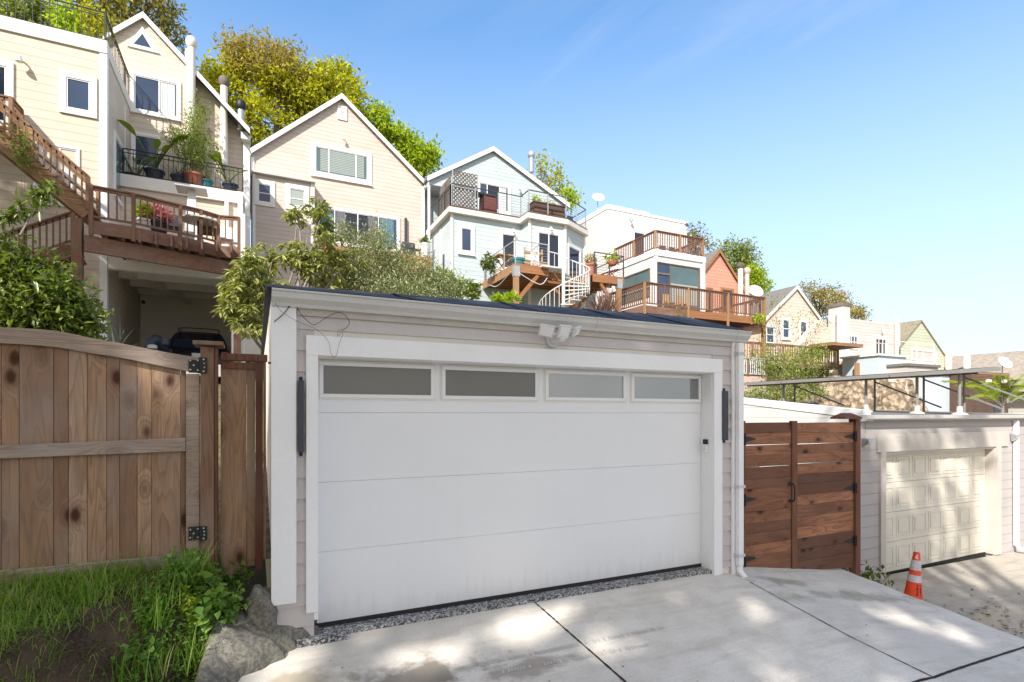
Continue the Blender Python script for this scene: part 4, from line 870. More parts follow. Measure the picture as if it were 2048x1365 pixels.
Pt(r_, 'tabletop', B().lathe((X_(398,18.7),18.7,ZD+.70), [(.02,0),(.5,0),(.5,.04),(.02,.045)], 18), M['offwhite']); Pt(r_, 'pedestal', B().lathe((X_(398,18.7),18.7,ZD), [(.25,0),(.05,.06),(.05,.7)], 10), M['slate'])
# car and clutter in the carport
def suv(c, label):
    x, y, z = c; r_ = T('parked_car', label, 'car', c); w = .92
    prof = [(0,.35),(-.05,.9),(.06,1.02),(.10,1.06),(1.4,1.1),(3.4,1.06),(4.5,.95),(4.6,.5),(4.5,.35)]
    Pt(r_, 'body', B().prism([(x-w,y+a,z+h) for a, h in prof], (2*w,0,0)), M['carp'], .05)
    zz = [(1.05,.90,.08,3.2),(1.40,.80,.28,2.6),(1.62,.68,.45,2.2),(1.70,.56,.62,2.0)]; vs = []
    for h, ww, ya_, yb_ in zz: vs += [(x-ww,y+ya_,z+h),(x+ww,y+ya_,z+h),(x+ww,y+yb_,z+h),(x-ww,y+yb_,z+h)]
    fs = [(k*4+i,k*4+(i+1) % 4,k*4+4+(i+1) % 4,k*4+4+i) for k in range(3) for i in range(4)]+[(12,13,14,15)]; Pt(r_, 'cabin', B().add(vs, fs), M['carp'], .03)
    q = lambda a, b2: Vector((x+a, y+.08+(b2-1.05)*.571-.012, z+b2)); Pt(r_, 'rear_window', B().prism([q(-.74,1.12),q(.74,1.12),q(.67,1.38),q(-.67,1.38)], (0,-.01,0)), M['glassd'])
    rk = Pt(r_, 'roof_rack', B().tube(smooth([Vector((x-.58,y+.55,z+1.66)),Vector((x-.56,y+.5,z+1.79)),Vector((x+.0,y+.48,z+1.81)),Vector((x+.56,y+.5,z+1.79)),Vector((x+.58,y+.55,z+1.66))]), .017, 6), M['black'])
    for s_ in (-1, 1): Pt(rk, 'side_bar', B().tube([(x+s_*.56,y+.5,z+1.78),(x+s_*.56,y+2,z+1.78)], .015, 6), M['black'])
    for s_ in (-1, 1):
        for yy in (.85, 3.6): Pt(r_, 'wheel', B().tube([(x+s_*.93,y+yy,z+.34),(x+s_*.72,y+yy,z+.34)], .34, 20), M['rub'])
        Pt(r_, 'tail_light', B().box(x+s_*.8-.09,x+s_*.8+.09,y-.06,y+.02,z+.75,z+1.0), M['red'], .01)
    Pt(r_, 'bumper', B().box(x-.9,x+.9,y-.14,y+.05,z+.42,z+.62), M['slate'], .03); Pt(r_, 'license_plate', B().box(x-.16,x+.16,y-.065,y-.04,z+.78,z+.92), M['dish']); return r_
suv((X_(395,20.6),20.6,2.76), 'black estate car with roof rack parked in the open carport')
bx = P(305,700,19.5); r_ = T('motor_scooter', 'dark covered scooter with round lamp beside the black car', 'scooter', (bx.x,19.6,2.76))
Pt(r_, 'scooter_body', B().tube(smooth([Vector((bx.x-.1,19.5,3.3)),Vector((bx.x-.05,19.45,3.75)),Vector((bx.x+.1,19.5,3.95)),Vector((bx.x+.22,19.8,3.7)),Vector((bx.x+.3,20.3,3.6))]), .14, 10), M['navy'], 0, True)
Pt(r_, 'head_lamp', B().lathe((bx.x+.02,19.35,3.62), [(.02,0),(.13,.03),(.13,.12),(.02,.16)], 14), M['dish'], 0, True); Pt(r_, 'top_box', B().box(bx.x+.05,bx.x+.42,19.5,19.9,3.78,4.02), M['slate'], .05)
for yy in (19.3, 20.5): Pt(r_, 'wheel', B().tube([(bx.x+.02,yy,3.02),(bx.x+.14,yy,3.02)], .26, 14), M['rub'])
# ------------------------------------------------------------------ house 2: pink gabled house
D2 = 28.; xl, xr, xa2, za2 = X_(503,D2), X_(849,D2), X_(683,D2), Z_(683,196,D2); ze = Z_(503,306,D2)
H2 = T('pink_gabled_house', 'pale pink gabled house with three-pane blinds window, behind the white garage', 'house', (4, D2, 5))
b = B().prism([(xl,D2,4.5),(xr,D2,4.5),(xr,D2,ze),(xa2,D2,za2),(xl,D2,ze)], (0,9,0)); Pt(H2, 'wall', b, M['shell'])
gable_roof(H2, xl-.1, xa2, xr+.1, ze-.06, za2, ze-.06, D2, D2+9.2, 'shing', .16, over=.16, fas='white')
Pt(H2, 'corner_board', B().box(xl-.02,xl+.12,D2-.03,D2,5,ze-.2), M['white']); Pt(H2, 'corner_board', B().box(xr-.14,xr+.0,D2-.03,D2,5,ze-.2), M['white'])
Pt(H2, 'gutter_end', B().box(xr-.06,xr+.14,D2-.25,D2+9,ze-.2,ze-.04).box(xl-.3,xl-.02,D2-.2,D2+9,ze-.2,ze-.02).box(xl-.16,xl-.04,D2-.12,D2,ze-1.6,ze-.2), M['white'])
vn = win(H2, 675, 211, 694, 243, D2, trim=.09, gm='blind', trans=tuple(.2+.1*i for i in range(7)), sill=False, name='attic_vent')
w3 = win(H2, 622, 283, 743, 372, D2, trim=.2, gm='glassg', mull=(.285,.735), sill=True)
p, q = P(632,292,D2), P(736,362,D2); b = B(); zz0, zz1 = min(p.z,q.z)+.1, max(p.z,q.z)-.12
for k in range(13): z = zz0+(zz1-zz0)*k/12.5; b.box(p.x+.2,q.x-.2,D2-.0125,D2-.0095,z,z+.06)
Pt(w3, 'blind', b, M['blind'])
DB = D2-.7; xb0, xb1, zb1 = X_(505,DB), X_(628,DB), Z_(505,342,DB)
b = B().box(xb0, xb1, DB, D2-.001, 4.5, zb1-.1); Pt(H2, 'bay_wall', b, M['shell'])
Pt(H2, 'bay_roof', B().prism([(xb0-.05,DB-.18,zb1-.1),(xb0-.05,DB-.18,zb1),(xb0-.05,D2,zb1+.12),(xb0-.05,D2,zb1-.1)], (xb1-xb0+.1,0,0)), M['gutter'])
Pt(H2, 'bay_corner', B().box(xb1-.14,xb1+.02,DB-.03,DB+.02,4.5,zb1-.1).box(xb0,xb0+.12,DB-.03,DB-.002,4.5,zb1-.1), M['white'])
win(H2, 508, 358, 550, 416, DB, trim=.17, gm='glass', trans=(.5,), sill=False); win(H2, 571, 367, 618, 425, DB, trim=.19, gm='blind', trans=(.45,), sill=False)
win(H2, 625, 408, 800, 507, D2, trim=.14, gm=['glass','glassd','glassd','glass'], mull=(.24,.5,.74), curtain=((.08,.22,'bluecur'),(.26,.36,'greycur'),(.62,.72,'greycur'),(.76,.92,'bluecur')), name='sliding_door', sill=False)
b = B(); pp2 = P(811,455,D2); b.box(pp2.x-.06,pp2.x+.06,D2-.12,D2,pp2.z-.9,pp2.z+.45); Pt(H2, 'wall_lamp', b, M['slate'])
lamp(H2, 686, 278, D2); 
DP = 26.2; zd2 = Z_(835,512,DP); xq = X_(863,DP)
K2 = T('orange_deck', 'plain orange wooden deck without balustrade behind the olive tree', 'deck', (5, 27, zd2))
Pt(K2, 'floor_boards', B().box(X_(640,DP), xq, DP+.05, D2-.01, zd2-.06, zd2), M['orange']); 
for k in range(3): Pt(K2, 'edge_board', B().box(X_(640,DP), xq, DP, DP+.05, zd2-.3*(k+1)+.02*k, zd2-.3*k-.004), M['orange'])
for x in (3.4, 5.6, 7.6): Pt(K2, 'support_post', B().box(x-.08,x+.08,DP+.4,DP+.56,4,zd2-.06), M['bark'])
r_ = T('barbecue', 'dark grey barbecue with lid on the orange deck', 'barbecue', (X_(818,27),27,zd2)); x = X_(818,27)
Pt(r_, 'lid', B().tube([(x-.35,27,zd2+.62),(x+.25,27,zd2+.62)], .24, 14), M['slate']); Pt(r_, 'cart', B().box(x-.3,x+.3,26.8,27.2,zd2,zd2+.55), M['slate'], .02); Pt(r_, 'side_shelf', B().box(x+.26,x+.6,26.85,27.15,zd2+.5,zd2+.54).box(x+.5,x+.55,26.88,26.95,zd2,zd2+.5), M['slate'])
# ------------------------------------------------------------------ house 3: pale blue house with roof deck and spiral stairs
D3, DGB = 24.5, 27.2
H3 = T('pale_blue_house', 'pale blue gabled house with roof deck and spiral stairs, in the middle of the row', 'house', (12, D3, 4))
xl3, xr3, xa3, za3 = 8.08, 16.35, X_(985,DGB), Z_(985,300,DGB); ze3 = Z_(868,348,DGB)
zs3 = Z_(875,372,DGB)
xL, xR = X_(902,DGB), X_(1046,DGB); ZR3 = Z_(905,413,D3)
b = B().prism([(xl3,DGB,zs3),(xL,DGB,zs3),(xL,DGB,ZR3-.3),(xR+.3,DGB,ZR3-.3),(xR+.3,DGB,zs3),(xr3,DGB,zs3),(xr3,DGB,ze3-.3),(xa3,DGB,za3),(xl3,DGB,ze3-.3)], (0,1.4,0))
b.box(xl3, xr3, DGB+1.4, 36, 4.5, ze3-.3); Pt(H3, 'gable_wall', b, M['blue'])
gable_roof(H3, xl3-.1, xa3, xr3+.2, ze3-.38, za3, ze3-.38, DGB, 36, 'shing', .16, over=.12, fas='white')
xc1, xc2, DC = X_(1043,D3), X_(1060,23.6), 23.6; xc2 = xc1; xd = X_(1130,DC); xe, ye = 15.9, 24.55
foot = [(8.42,D3),(xc1,D3),(xc1,DC),(xd,DC),(xe,ye),(xe,DGB+1.4),(8.42,DGB+1.4)]
b = B().prism([(x,y,4.2) for x, y in foot], (0,0,ZR3-.35-4.2)); Pt(H3, 'wall', b, M['blue'])
def off(poly, d):
    out = []
    for i in range(len(poly)):
        a, p, c = Vector(poly[i-1]), Vector(poly[i]), Vector(poly[(i+1) % len(poly)]); e1, e2 = (p-a).normalized(), (c-p).normalized(); n1, n2 = Vector((e1.y,-e1.x)), Vector((e2.y,-e2.x)); k = (n1+n2); k = k/(1+n1.dot(n2)); out.append(p+k*d)
    return out
b = B().prism([(p.x,p.y,ZR3-.35) for p in off(foot,.22)], (0,0,.24)); Pt(H3, 'cornice', b, M['offwhite'])
b = B().prism([(p.x,p.y,ZR3-.105) for p in off(foot,.16)], (0,0,.1)); rd = Pt(H3, 'roof_deck', b, M['plantbox'])
ff = [Vector((p.x,p.y,ZR3)) for p in off(foot,.08)]; railing(H3, [ff[6]+Vector((0,-.4,0)),ff[0]], 1.0, 'slate', 0, 1.1, 'steel', name='roof_railing'); railing(H3, [ff[0],ff[1],ff[2],ff[3],ff[4],ff[4]+Vector((0,1.9,0))], 1.05, 'slate', 0, 1.35, 'steel', pmat='steel', name='roof_railing')
for x, y in ((8.42,D3),(xc1,DC),(xd,DC),(xe,ye)): Pt(H3, 'corner_board', B().box(x-.06,x+.06,y-.045,y+.03,4.2,ZR3-.35), M['offwhite'])
win(H3, 916, 448, 949, 512, D3, trim=.16, gm='glass', sill=True); win(H3, 999, 461, 1034, 545, D3, trim=.14, gm='glassd', sill=False, name='door')
win(H3, 1072, 459, 1122, 545, DC, trim=.12, gm='glassd', mull=(.5,), sill=False, name='french_door')
o_ = Vector((xd,DC,0)); u_ = Vector((xe-xd,ye-DC,0)).normalized(); nn_ = Vector((u_.y,-u_.x,0)); wall_win(H3, (o_.x+u_.x*.25,o_.y+u_.y*.25,8.3), u_, nn_, 1.35, 2.1, trim=.12, gm='glassd', sill=False)
win(H3, 953, 358, 1022, 432, DGB, trim=.17, gm=['glass','glassd','glassd'], mull=(.3,.66), curtain=((.68,.86,'curtain'),), sill=False, name='sliding_door')
win(H3, 1010, 600, 1060, 640, D3, trim=.1, gm='glass', sill=False)
lamp(H3, 1036, 376, DGB); lamp(H3, 1099, 458, DC); lamp(H3, 1024, 462, D3)
flue(H3, 1063, 308, 345, 30, .16, 'steel', 'steel')
Pt(H3, 'downspout', B().box(8.06,8.16,DGB-.02,DGB+.1,5,ze3-.5).box(8.40,8.44,26.2,26.3,5,ZR3-.5), M['white'])
Pt(H3, 'slit_window', B().box(8.405,8.42,25.6,25.85,7.2,9.6), M['slate'])
# lattice privacy screen on the roof deck
lx0, lx1 = X_(906,D3), X_(953,D3+.1); z0, z1 = ZR3, Z_(906,340,D3)
LS = T('lattice_screen', 'weathered brown wooden lattice screen on the left corner of the roof deck', 'screen', (lx0, D3, ZR3))
b = B(); h_ = z1-z0; w_ = lx1-lx0
for sg in (1, -1):
    for k in range(-14, 26):
        s0 = k*.19; pts_ = []
        for tt in np.linspace(0, 1, 2): pass
        xa_l, za_l = (0, s0) if s0 >= 0 else (-s0, 0)
        xb_l, zb_l = (w_, s0+w_) if s0+w_ <= h_ else (h_-s0, h_)
        if xa_l >= w_ or za_l >= h_ or xb_l <= xa_l: continue
        X1, X2 = (lx0+xa_l, lx0+xb_l) if sg > 0 else (lx1-xa_l, lx1-xb_l); yy = D3+.03+(.012 if sg < 0 else 0)
        b.beam((X1,yy,z0+za_l),(X2,yy,z0+zb_l),.012,.05,(0,-1,0)) if False else b.prism([(X1-.042,yy,z0+za_l),(X1+.042,yy,z0+za_l),(X2+.042,yy,z0+zb_l),(X2-.042,yy,z0+zb_l)], (0,.01,0))
Pt(LS, 'lattice', b, M['lattice']); b = B()
for x in (lx0-.03, lx1): b.box(x,x+.05,D3+.02,D3+.07,z0,z1)
b.box(lx0,lx1,D3+.02,D3+.06,z0+h_*.55,z0+h_*.55+.04); Pt(LS, 'screen_frame', b, M['steel'])
SS = T('side_screen', 'pale slatted wooden screen along the left side of the roof deck', 'screen', (8.45, 25.6, ZR3)); b = B()
for k in range(14): y = D3+.1+k*.125; b.prism([(8.40,y,z0),(8.40,y+.1,z0),(8.40,y+.1,z1-.25-k*.01),(8.40,y,z1-.2)], (.02,0,0))
Pt(SS, 'slat_panel', b, M['lattice'])
x = X_(976,25.3); r_ = T('covered_barbecue', 'barbecue under a red-brown cover on the roof deck', 'barbecue', (x,25.3,ZR3)); Pt(r_, 'cover', B().prism([(x-.42,25,ZR3),(x+.42,25,ZR3),(x+.36,25,ZR3+.98),(x-.4,25,ZR3+1.05)], (0,.55,0)), M['rust'], .04); Pt(r_, 'lid_top', B().box(x-.8,x+.36,25,25.5,ZR3+1.05,ZR3+1.16), M['slate'], .03)
x0_, x1_ = X_(1066,24.1), X_(1128,24.1); r_ = T('planter_box', 'long dark plank planter box on the roof deck', 'planter', ((x0_+x1_)/2,24.2,ZR3)); 
for k in range(3): Pt(r_, 'plank', B().box(x0_,x1_,24.0,24.5,ZR3+.03+k*.24,ZR3+.26+k*.24), M['plantbox'], .006)
Pt(r_, 'rim', B().box(x0_-.03,x1_+.03,23.97,24.53,ZR3+.745,ZR3+.79), M['plantbox'])
xx = X_(1146,24.6); stool('folding_chair', 'small dark folding chair at the right end of the roof deck', (xx,24.75,ZR3), 'slate', .8, None)
# deck with braces
YK = 20.9; XK0, XK1 = X_(1031,YK), X_(1247,YK); zk = Z_(1031,527,YK)
K3 = T('braced_deck', 'redwood deck on braced posts around the white spiral stairs', 'deck', (13, 22, 4))
xs0 = X_(1098,YK)-.05; xs1 = X_(1185,YK)
Pt(K3, 'floor_boards', B().prism([(XK0,YK,zk-.05),(xs0,YK,zk-.05),(xs0,YK+1.6,zk-.05),(xs1,YK+1.6,zk-.05),(xs1,YK,zk-.05),(XK1,YK,zk-.05),(XK1,D3+.2,zk-.05),(XK0,D3+.2,zk-.05)], (0,0,.05)), M['orange'])
for q in ((XK0,xs0,YK-.06,YK,zk-.38,zk-.01),(xs1,XK1,YK-.06,YK,zk-.38,zk-.01),(xs0,xs1,YK+1.55,YK+1.6,zk-.38,zk-.055)): Pt(K3, 'front_beam', B().box(*q), M['orange'])
b = B().box(XK0-.06,XK0,YK-.06,D3,zk-.38,zk-.01); Pt(K3, 'side_beam', b, M['orangev'])
for k in range(9): y = YK+.5+k*.42; Pt(K3, 'joist', B().box(XK0+.01,XK1-.01,y,y+.05,zk-.3,zk-.055), M['orange'])
for u in (1034, 1147, 1240):
    x = X_(u,YK)+(.0 if u != 1240 else -.02); y0 = YK-.09 if u != 1147 else YK+1.45; x = X_(u, y0); w_ = .1
    ps = Pt(K3, 'support_post', B().box(x-w_,x+w_,y0,y0+.2,3.8,zk-.39 if u != 1147 else zk-.06), M['orangev'])
    if u != 1147: Pt(ps, 'post_bracket', B().box(x-w_-.02,x+w_+.05,y0-.01,y0+.21,zk-.56,zk-.12), M['steel'])
    for sg in ((1,) if u == 1034 else (-1,) if u == 1240 else (-1,1)): Pt(ps, 'brace', B().beam((x+sg*.08,y0+.1,zk-1.55),(x+sg*1.05,y0+.1,zk-.42),.1,.15), M['orange'])
railing(K3, [(XK0,D3-.1,zk),(XK0,YK,zk),(xs0,YK,zk)], 1.0, 'steel', 0, 1.15, 'steel'); railing(K3, [(xs1+.1,YK,zk),(XK1,YK,zk),(XK1,D3-.2,zk)], 1.0, 'slate', 0, 1.2, 'steel')
b = B(); L = [Vector((XK0-.09,23.6,zk-.35)),Vector((XK0-.09,22.6,zk-.62)),Vector((XK0-.09,21.2,zk-.3))]; b.tube(smooth(L), .018, 5); L = [Vector((XK0+.1,YK-.1,zk-.42)),Vector((XK0+1.1,YK-.12,zk-.82)),Vector((xs0-.1,YK-.1,zk-.5))]; b.tube(smooth(L), .018, 5)
One('string_lights', 'pale rope of lights drooping below the redwood deck edge', 'string lights', b, M['wmetal'])
# spiral stairs
SX, SY = X_(1127,20.5), 20.5; r_ = T('spiral_stairs', 'white metal spiral stairs leading up to the redwood deck', 'stairs', (SX, SY, 4.4))
Pt(r_, 'centre_pole', B().tube([(SX,SY,3.9),(SX,SY,zk+1.6)], .075, 12), M['wmetal'], 0, True)
RS = 1.15; nst = 16; A0 = R(75); dA = R(-21); up_ = .208; hp = []
for k in range(nst):
    A = A0+dA*k; z = zk-.02-k*up_; e = lambda a, r: Vector((SX+r*math.cos(a), SY+r*math.sin(a), z))
    tb = B().prism([e(A-R(12),.07),e(A-R(12.5),RS),e(A+R(12.5),RS),e(A+R(12),.07)], (0,0,.035)); tr_ = Pt(r_, 'tread', tb, M['wmetal'])
    for q in (-.25, .25):
        a = A+dA*q; p = Vector((SX+RS*math.cos(a), SY+RS*math.sin(a), z)); Pt(tr_, 'baluster', B().tube([p, p+Vector((0,0,.93-up_*q))], .013, 5), M['wmetal'])
    hp.append(Vector((SX+RS*math.cos(A), SY+RS*math.sin(A), z+.94)))
A = A0-dA; hp = [Vector((SX+RS*math.cos(A), SY+RS*math.sin(A), zk+.96))]+hp; Pt(r_, 'handrail', B().tube(smooth(hp, 3), .026, 7), M['wmetal'], 0, True)
railing(r_, [(SX-1.0,SY+.45,zk),(SX-.95,SY+1.25,zk)], .95, 'wmetal', .11, None, 'white', name='landing_railing'); Pt(r_, 'landing', B().box(SX-1.0,SX-.02,SY+.1,SY+1.6,zk-.06,zk-.0), M['wmetal'])
# furniture on the redwood deck
x = X_(1070,22.6); y = 22.6; r_ = T('pallet_bench', 'pale wooden pallet bench with shelf back on the redwood deck', 'bench', (x,y,zk))
for k in range(4): Pt(r_, 'slat', B().box(x-.7,x+.55,y-.25,y-.21,zk+.08+k*.14,zk+.19+k*.14), M['pale'])
Pt(r_, 'seat', B().box(x-.72,x+.57,y-.27,y+.35,zk+.64,zk+.69), M['pale']); Pt(r_, 'back_shelf', B().box(x-.4,x+.57,y+.25,y+.4,zk+1.18,zk+1.28), M['pale'])
for q in (-.38, .55): Pt(r_, 'upright', B().box(x+q-.03,x+q+.03,y+.3,y+.36,zk,zk+1.45), M['pale'])
x = X_(1010,22.5); r_ = T('folding_table', 'pale wooden folding table at the left end of the redwood deck', 'table', (x,22.5,zk)); Pt(r_, 'tabletop', B().box(x-.45,x+.3,22.2,22.8,zk+.72,zk+.77), M['pale'])
for sg in (-1, 1): Pt(r_, 'leg', B().beam((x-.4,22.5+sg*.22,zk),(x+.25,22.5+sg*.22,zk+.72),.04,.05).beam((x+.25,22.5+sg*.22,zk),(x-.4,22.5+sg*.22,zk+.72),.04,.05), M['pale'])
pot('plant_pot', 'large dark blue glazed pot on the redwood deck', (X_(1036,22.2),22.2,zk), .3, .62, 'teal'); pot('plant_pot', 'square terracotta pot right of the spiral stairs', (X_(1181,21.4),21.4,zk), .3, .55, 'pavr')
x = X_(1215,21.5); r_ = T('folding_chair', 'red slatted folding lounge chair right of the spiral stairs', 'chair', (x,21.5,zk)); b = B()
for k in range(6): b.beam((x-.3+k*.14,21.2,zk+.22+k*.05),(x-.3+k*.14,21.75,zk+.22+k*.05),.09,.025)
Pt(r_, 'seat', b, M['red'])
for sg in (0, 1): Pt(r_, 'leg', B().beam((x-.25,21.2+sg*.55,zk),(x+.5,21.2+sg*.55,zk+.5),.03,.04).beam((x+.3,21.2+sg*.55,zk),(x-.1,21.2+sg*.55,zk+.3),.03,.04), M['red'])
# ------------------------------------------------------------------ house 4: white flat-roofed house
D4, DX = 25., 21.5; x0, x1 = X_(1215,D4), X_(1374,D4); zt4 = Z_(1215,409,D4)
H4 = T('white_flat_roofed_house', 'white flat-roofed house with two brown balustraded decks', 'house', (20, D4, 4))
b = B().box(x0, x1, D4, 36, 1.5, zt4-.25); b.box(16.45, x0, 29, 36, 4, zt4-.15); Pt(H4, 'wall', b, M['wlap'])
b = B().box(x0-.03,x0+2.9,D4-.03,36,zt4-.25,zt4); b.box(x0+2.9,x1+.03,D4-.03,36,zt4-.25,zt4-.1); Pt(H4, 'parapet', b, M['white'])
xb0, xb1, zb4 = X_(1311,DX), X_(1409,DX), Z_(1311,499,DX)
b = B().box(xb0, xb1, DX, D4-.002, 1.5, zb4-.3); Pt(H4, 'bay_wall', b, M['wlap'])
Pt(H4, 'bay_parapet', B().box(xb0-.05,xb1+.05,DX-.05,D4-.002,zb4-.3,zb4), M['white'])
Pt(H4, 'corner_board', B().box(xb0-.02,xb0+.13,DX-.03,DX+.13,1.5,zb4-.3), M['white']); Pt(H4, 'corner_board', B().box(xb1-.13,xb1+.02,DX-.03,DX+.13,1.5,zb4-.3), M['white'])
w4 = win(H4, 1313, 524, 1399, 622, DX, trim=.04, tm='bark', gm=['glass','glassg'], mull=(.3,), sill=False, fm='bark'); q = P(1341,567,DX); q2 = P(1395,590,DX); Pt(w4, 'roller_blind', B().box(q.x,q2.x,DX-.014,DX-.009,q2.z-.6,q.z), M['blind'])
p = P(1313,0,DX); Pt(w4, 'transom', B().box(p.x+.05,p.x+.83,DX-.05,DX-.005,Z_(1320,548,DX)-.03,Z_(1320,548,DX)+.05), M['bark'])
wall_win(H4, (xb0,D4-.4,Z_(1311,562,DX)-.1), (0,-1,0), NX, 2.7, .85, trim=.05, tm='bark', gm='glassg', mull=(.5,), sill=False, fm='bark'); wall_win(H4, (xb0,D4-.4,Z_(1311,562,DX)-.7), (0,-1,0), NX, 2.7, .5, trim=.05, tm='bark', gm='glassg', sill=False, fm='bark')
win(H4, 1264, 459, 1292, 530, D4, trim=.12, gm='glassd', sill=False, name='door'); lamp(H4, 1259, 440, D4, 'steel'); lamp(H4, 1370, 450, D4, 'black')
wall_win(H4, (x0,D4+3.4,Z_(1185,500,26)-.9), (0,-1,0), NX, .9, 2.2, trim=.1, gm='glass', sill=False)
railing(H4, [(xb0,D4-.1,zb4),(xb0,DX,zb4),(xb1-.1,DX,zb4),(xb1-.1,D4-.1,zb4)], .95, 'deckv', .15, 1.7, 'wood', pmat='orangev', name='balcony_railing')
for u, lb in ((1330,'left'),(1349,'right')): stool('balcony_chair', f'dark chair on the upper white house balcony, {lb} one of the pair', (X_(u,23),23,zb4), 'slate', 1., 'chairs on the upper balcony')
YL = 20.; zl4 = Z_(1287,611,YL); xl0, xl1 = X_(1287,YL), X_(1527,YL)
K4 = T('long_brown_deck', 'long brown balustraded deck in front of the white flat-roofed house', 'deck', (20, 21, 4))
Pt(K4, 'floor_boards', B().box(xl0, xl1, YL, DX-.01, zl4-.06, zl4).box(xb1+.1, xl1, DX, D4, zl4-.06, zl4).box(xl0,xb0-.1,DX,D4,zl4-.06,zl4), M['orange'])
xm = X_(1375,YL); b = B().box(xl0, xm, YL-.06, YL-.001, zl4-.36, zl4); Pt(K4, 'front_beam', b, M['red'] if False else M['deck']); Pt(K4, 'front_beam', B().box(xm+.01, xl1, YL-.06, YL-.001, zl4-.36, zl4), M['orange'])
Pt(K4, 'side_beam', B().box(xl0-.06, xl0, YL, D4, zl4-.36, zl4), M['deck'])
for k in range(10): y = YL+.25+k*.33; Pt(K4, 'joist', B().box(xl0+.02, xl1-.02, y, y+.05, zl4-.32, zl4-.065), M['deck'])
railing(K4, [(xl0,D4-1.5,zl4),(xl0,YL-.08,zl4),(xl1,YL-.08,zl4)], 1.06, 'deckv', .145, 2.75, 'wood', pmat='orangev', drop=.75)
railing(K4, [(xl1,YL-.08,zl4),(xl1,D4-.5,zl4)], 1.06, 'deckv', .3, 2.4, 'wood', ends=False, pmat='orangev')
for u in (1527, 1383): x = X_(u,YL); Pt(K4, 'support_post', B().box(x-.09,x+.09,YL-.1,YL+.08,1.5,zl4-.37), M['orangev'])
for u, lb in ((1338,'left'),(1365,'right')): stool('deck_chair', f'pale chair behind the long brown balustrade, {lb} one of the pair', (X_(u,20.8),20.8,zl4), 'pale', 1., 'chairs on the long brown deck')
sat_dish('satellite_dish', 'round grey satellite dish on the low roof left of the white house', P(1196,397,30), .42); 
# ------------------------------------------------------------------ house 5: salmon gable
D5 = 25.; H5 = T('salmon_gabled_house', 'salmon gabled house with orange trim behind the long brown deck', 'house', (26, D5, 3)); xa5, za5 = X_(1437,D5), Z_(1437,503,D5); zq = Z_(1490,592,D5); xr5 = X_(1492,D5); xl5 = 2*xa5-xr5
b = B().prism([(xl5,D5,2.5),(xr5,D5,2.5),(xr5,D5,zq),(xa5,D5,za5),(xl5,D5,zq)], (0,9,0)); Pt(H5, 'wall', b, M['salmon']); gable_roof(H5, xl5-.15, xa5, xr5+.15, zq-.12, za5, zq-.12, D5, D5+9, 'shing', .14, over=.1, fas='orange')
win(H5, 1441, 575, 1467, 630, D5, trim=.13, tm='orange', gm='glassd', sill=False); win(H5, 1412, 575, 1425, 640, D5, trim=.1, tm='orange', gm='glassd', sill=False)
flue(H5, 1481, 530, 640, D5-.2, .16, 'offwhite', 'bark'); flue(H5, 1494, 540, 640, D5-.2, .15, 'pinkw', 'pinkw'); b = B().box(xr5,xr5+1.9,D5+1,D5+8,2,zq-1.2); Pt(H5, 'side_wall', b, M['red'])
sat_dish('satellite_dish', 'grey satellite dish above the right end of the long brown deck', P(1510,584,D5), .5)
# ------------------------------------------------------------------ house 6: tan gable
D6 = 23.; H6 = T('tan_gabled_house', 'tan gabled house with grey shingles behind the climbing vine', 'house', (30, D6, 2)); xa6, za6 = X_(1592,D6), Z_(1592,575,D6); xr6, xl6 = X_(1648,D6), X_(1534,D6); zr6, zl6 = Z_(1648,652,D6), Z_(1534,632,D6)
b = B().prism([(xl6,D6,1.5),(xr6,D6,1.5),(xr6,D6,zr6),(xa6,D6,za6),(xl6,D6,zl6)], (0,8,0)); Pt(H6, 'wall', b, M['tan']); gable_roof(H6, xl6-.5, xa6, xr6+.12, zl6-.45, za6, zr6-.1, D6, D6+8, 'shing', .12, over=.08, fas='offwhite')
for ua, va, ub, vb in ((1563,636,1580,680),(1598,640,1615,690),(1530,650,1550,690)): win(H6, ua, va, ub, vb, D6 if ua > 1540 else D6+.0, trim=.1, gm='glass', trans=(.5,), sill=True)
b = B().prism([(X_(1640,22.5),22.4,Z_(1640,640,22.4)),(X_(1690,22.4),22.4,Z_(1690,690,22.4)),(X_(1690,22.4),22.4,1.5),(X_(1600,22.4),22.4,1.5),(X_(1600,22.4),22.4,Z_(1600,690,22.4))], (0,.5,0)); Pt(H6, 'lean_to', b, M['tan'])
YV = 20.; z6 = Z_(1600,728,YV); x60, x61 = X_(1440,YV), X_(1676,YV)
K6 = T('vine_deck', 'old brown balustraded deck with climbing vines in front of the tan house', 'deck', (29, 20.5, 1)); Pt(K6, 'floor_boards', B().box(x60,x61,YV,D6,z6-.2,z6), M['deck']); railing(K6, [(x60,YV,z6),(x61,YV,z6),(x61,D6-.5,z6)], .98, 'stairw', .19, 2.3, 'wood', low=.1)
Pt(K6, 'support_wall', B().box(x60,x61-.2,YV+.4,YV+.6,.5,z6-.2), M['plantbox'])
x = X_(1527,19.); K7 = T('low_fence', 'low pale picket fence with red rail below the long brown deck', 'fence', (x-2, 18.5, 2)); zf = Z_(1500,752,18.5); railing(K7, [(X_(1455,18.5),18.5,zf),(X_(1533,18.5),18.5,zf)], .85, 'wmetal', .13, 1.6, 'wood', pmat='deckv', name='picket_panel'); Pt(K7, 'base_board', B().box(X_(1455,18.5),X_(1533,18.5),18.5,18.6,zf-1.2,zf-.02), M['pinkw'])
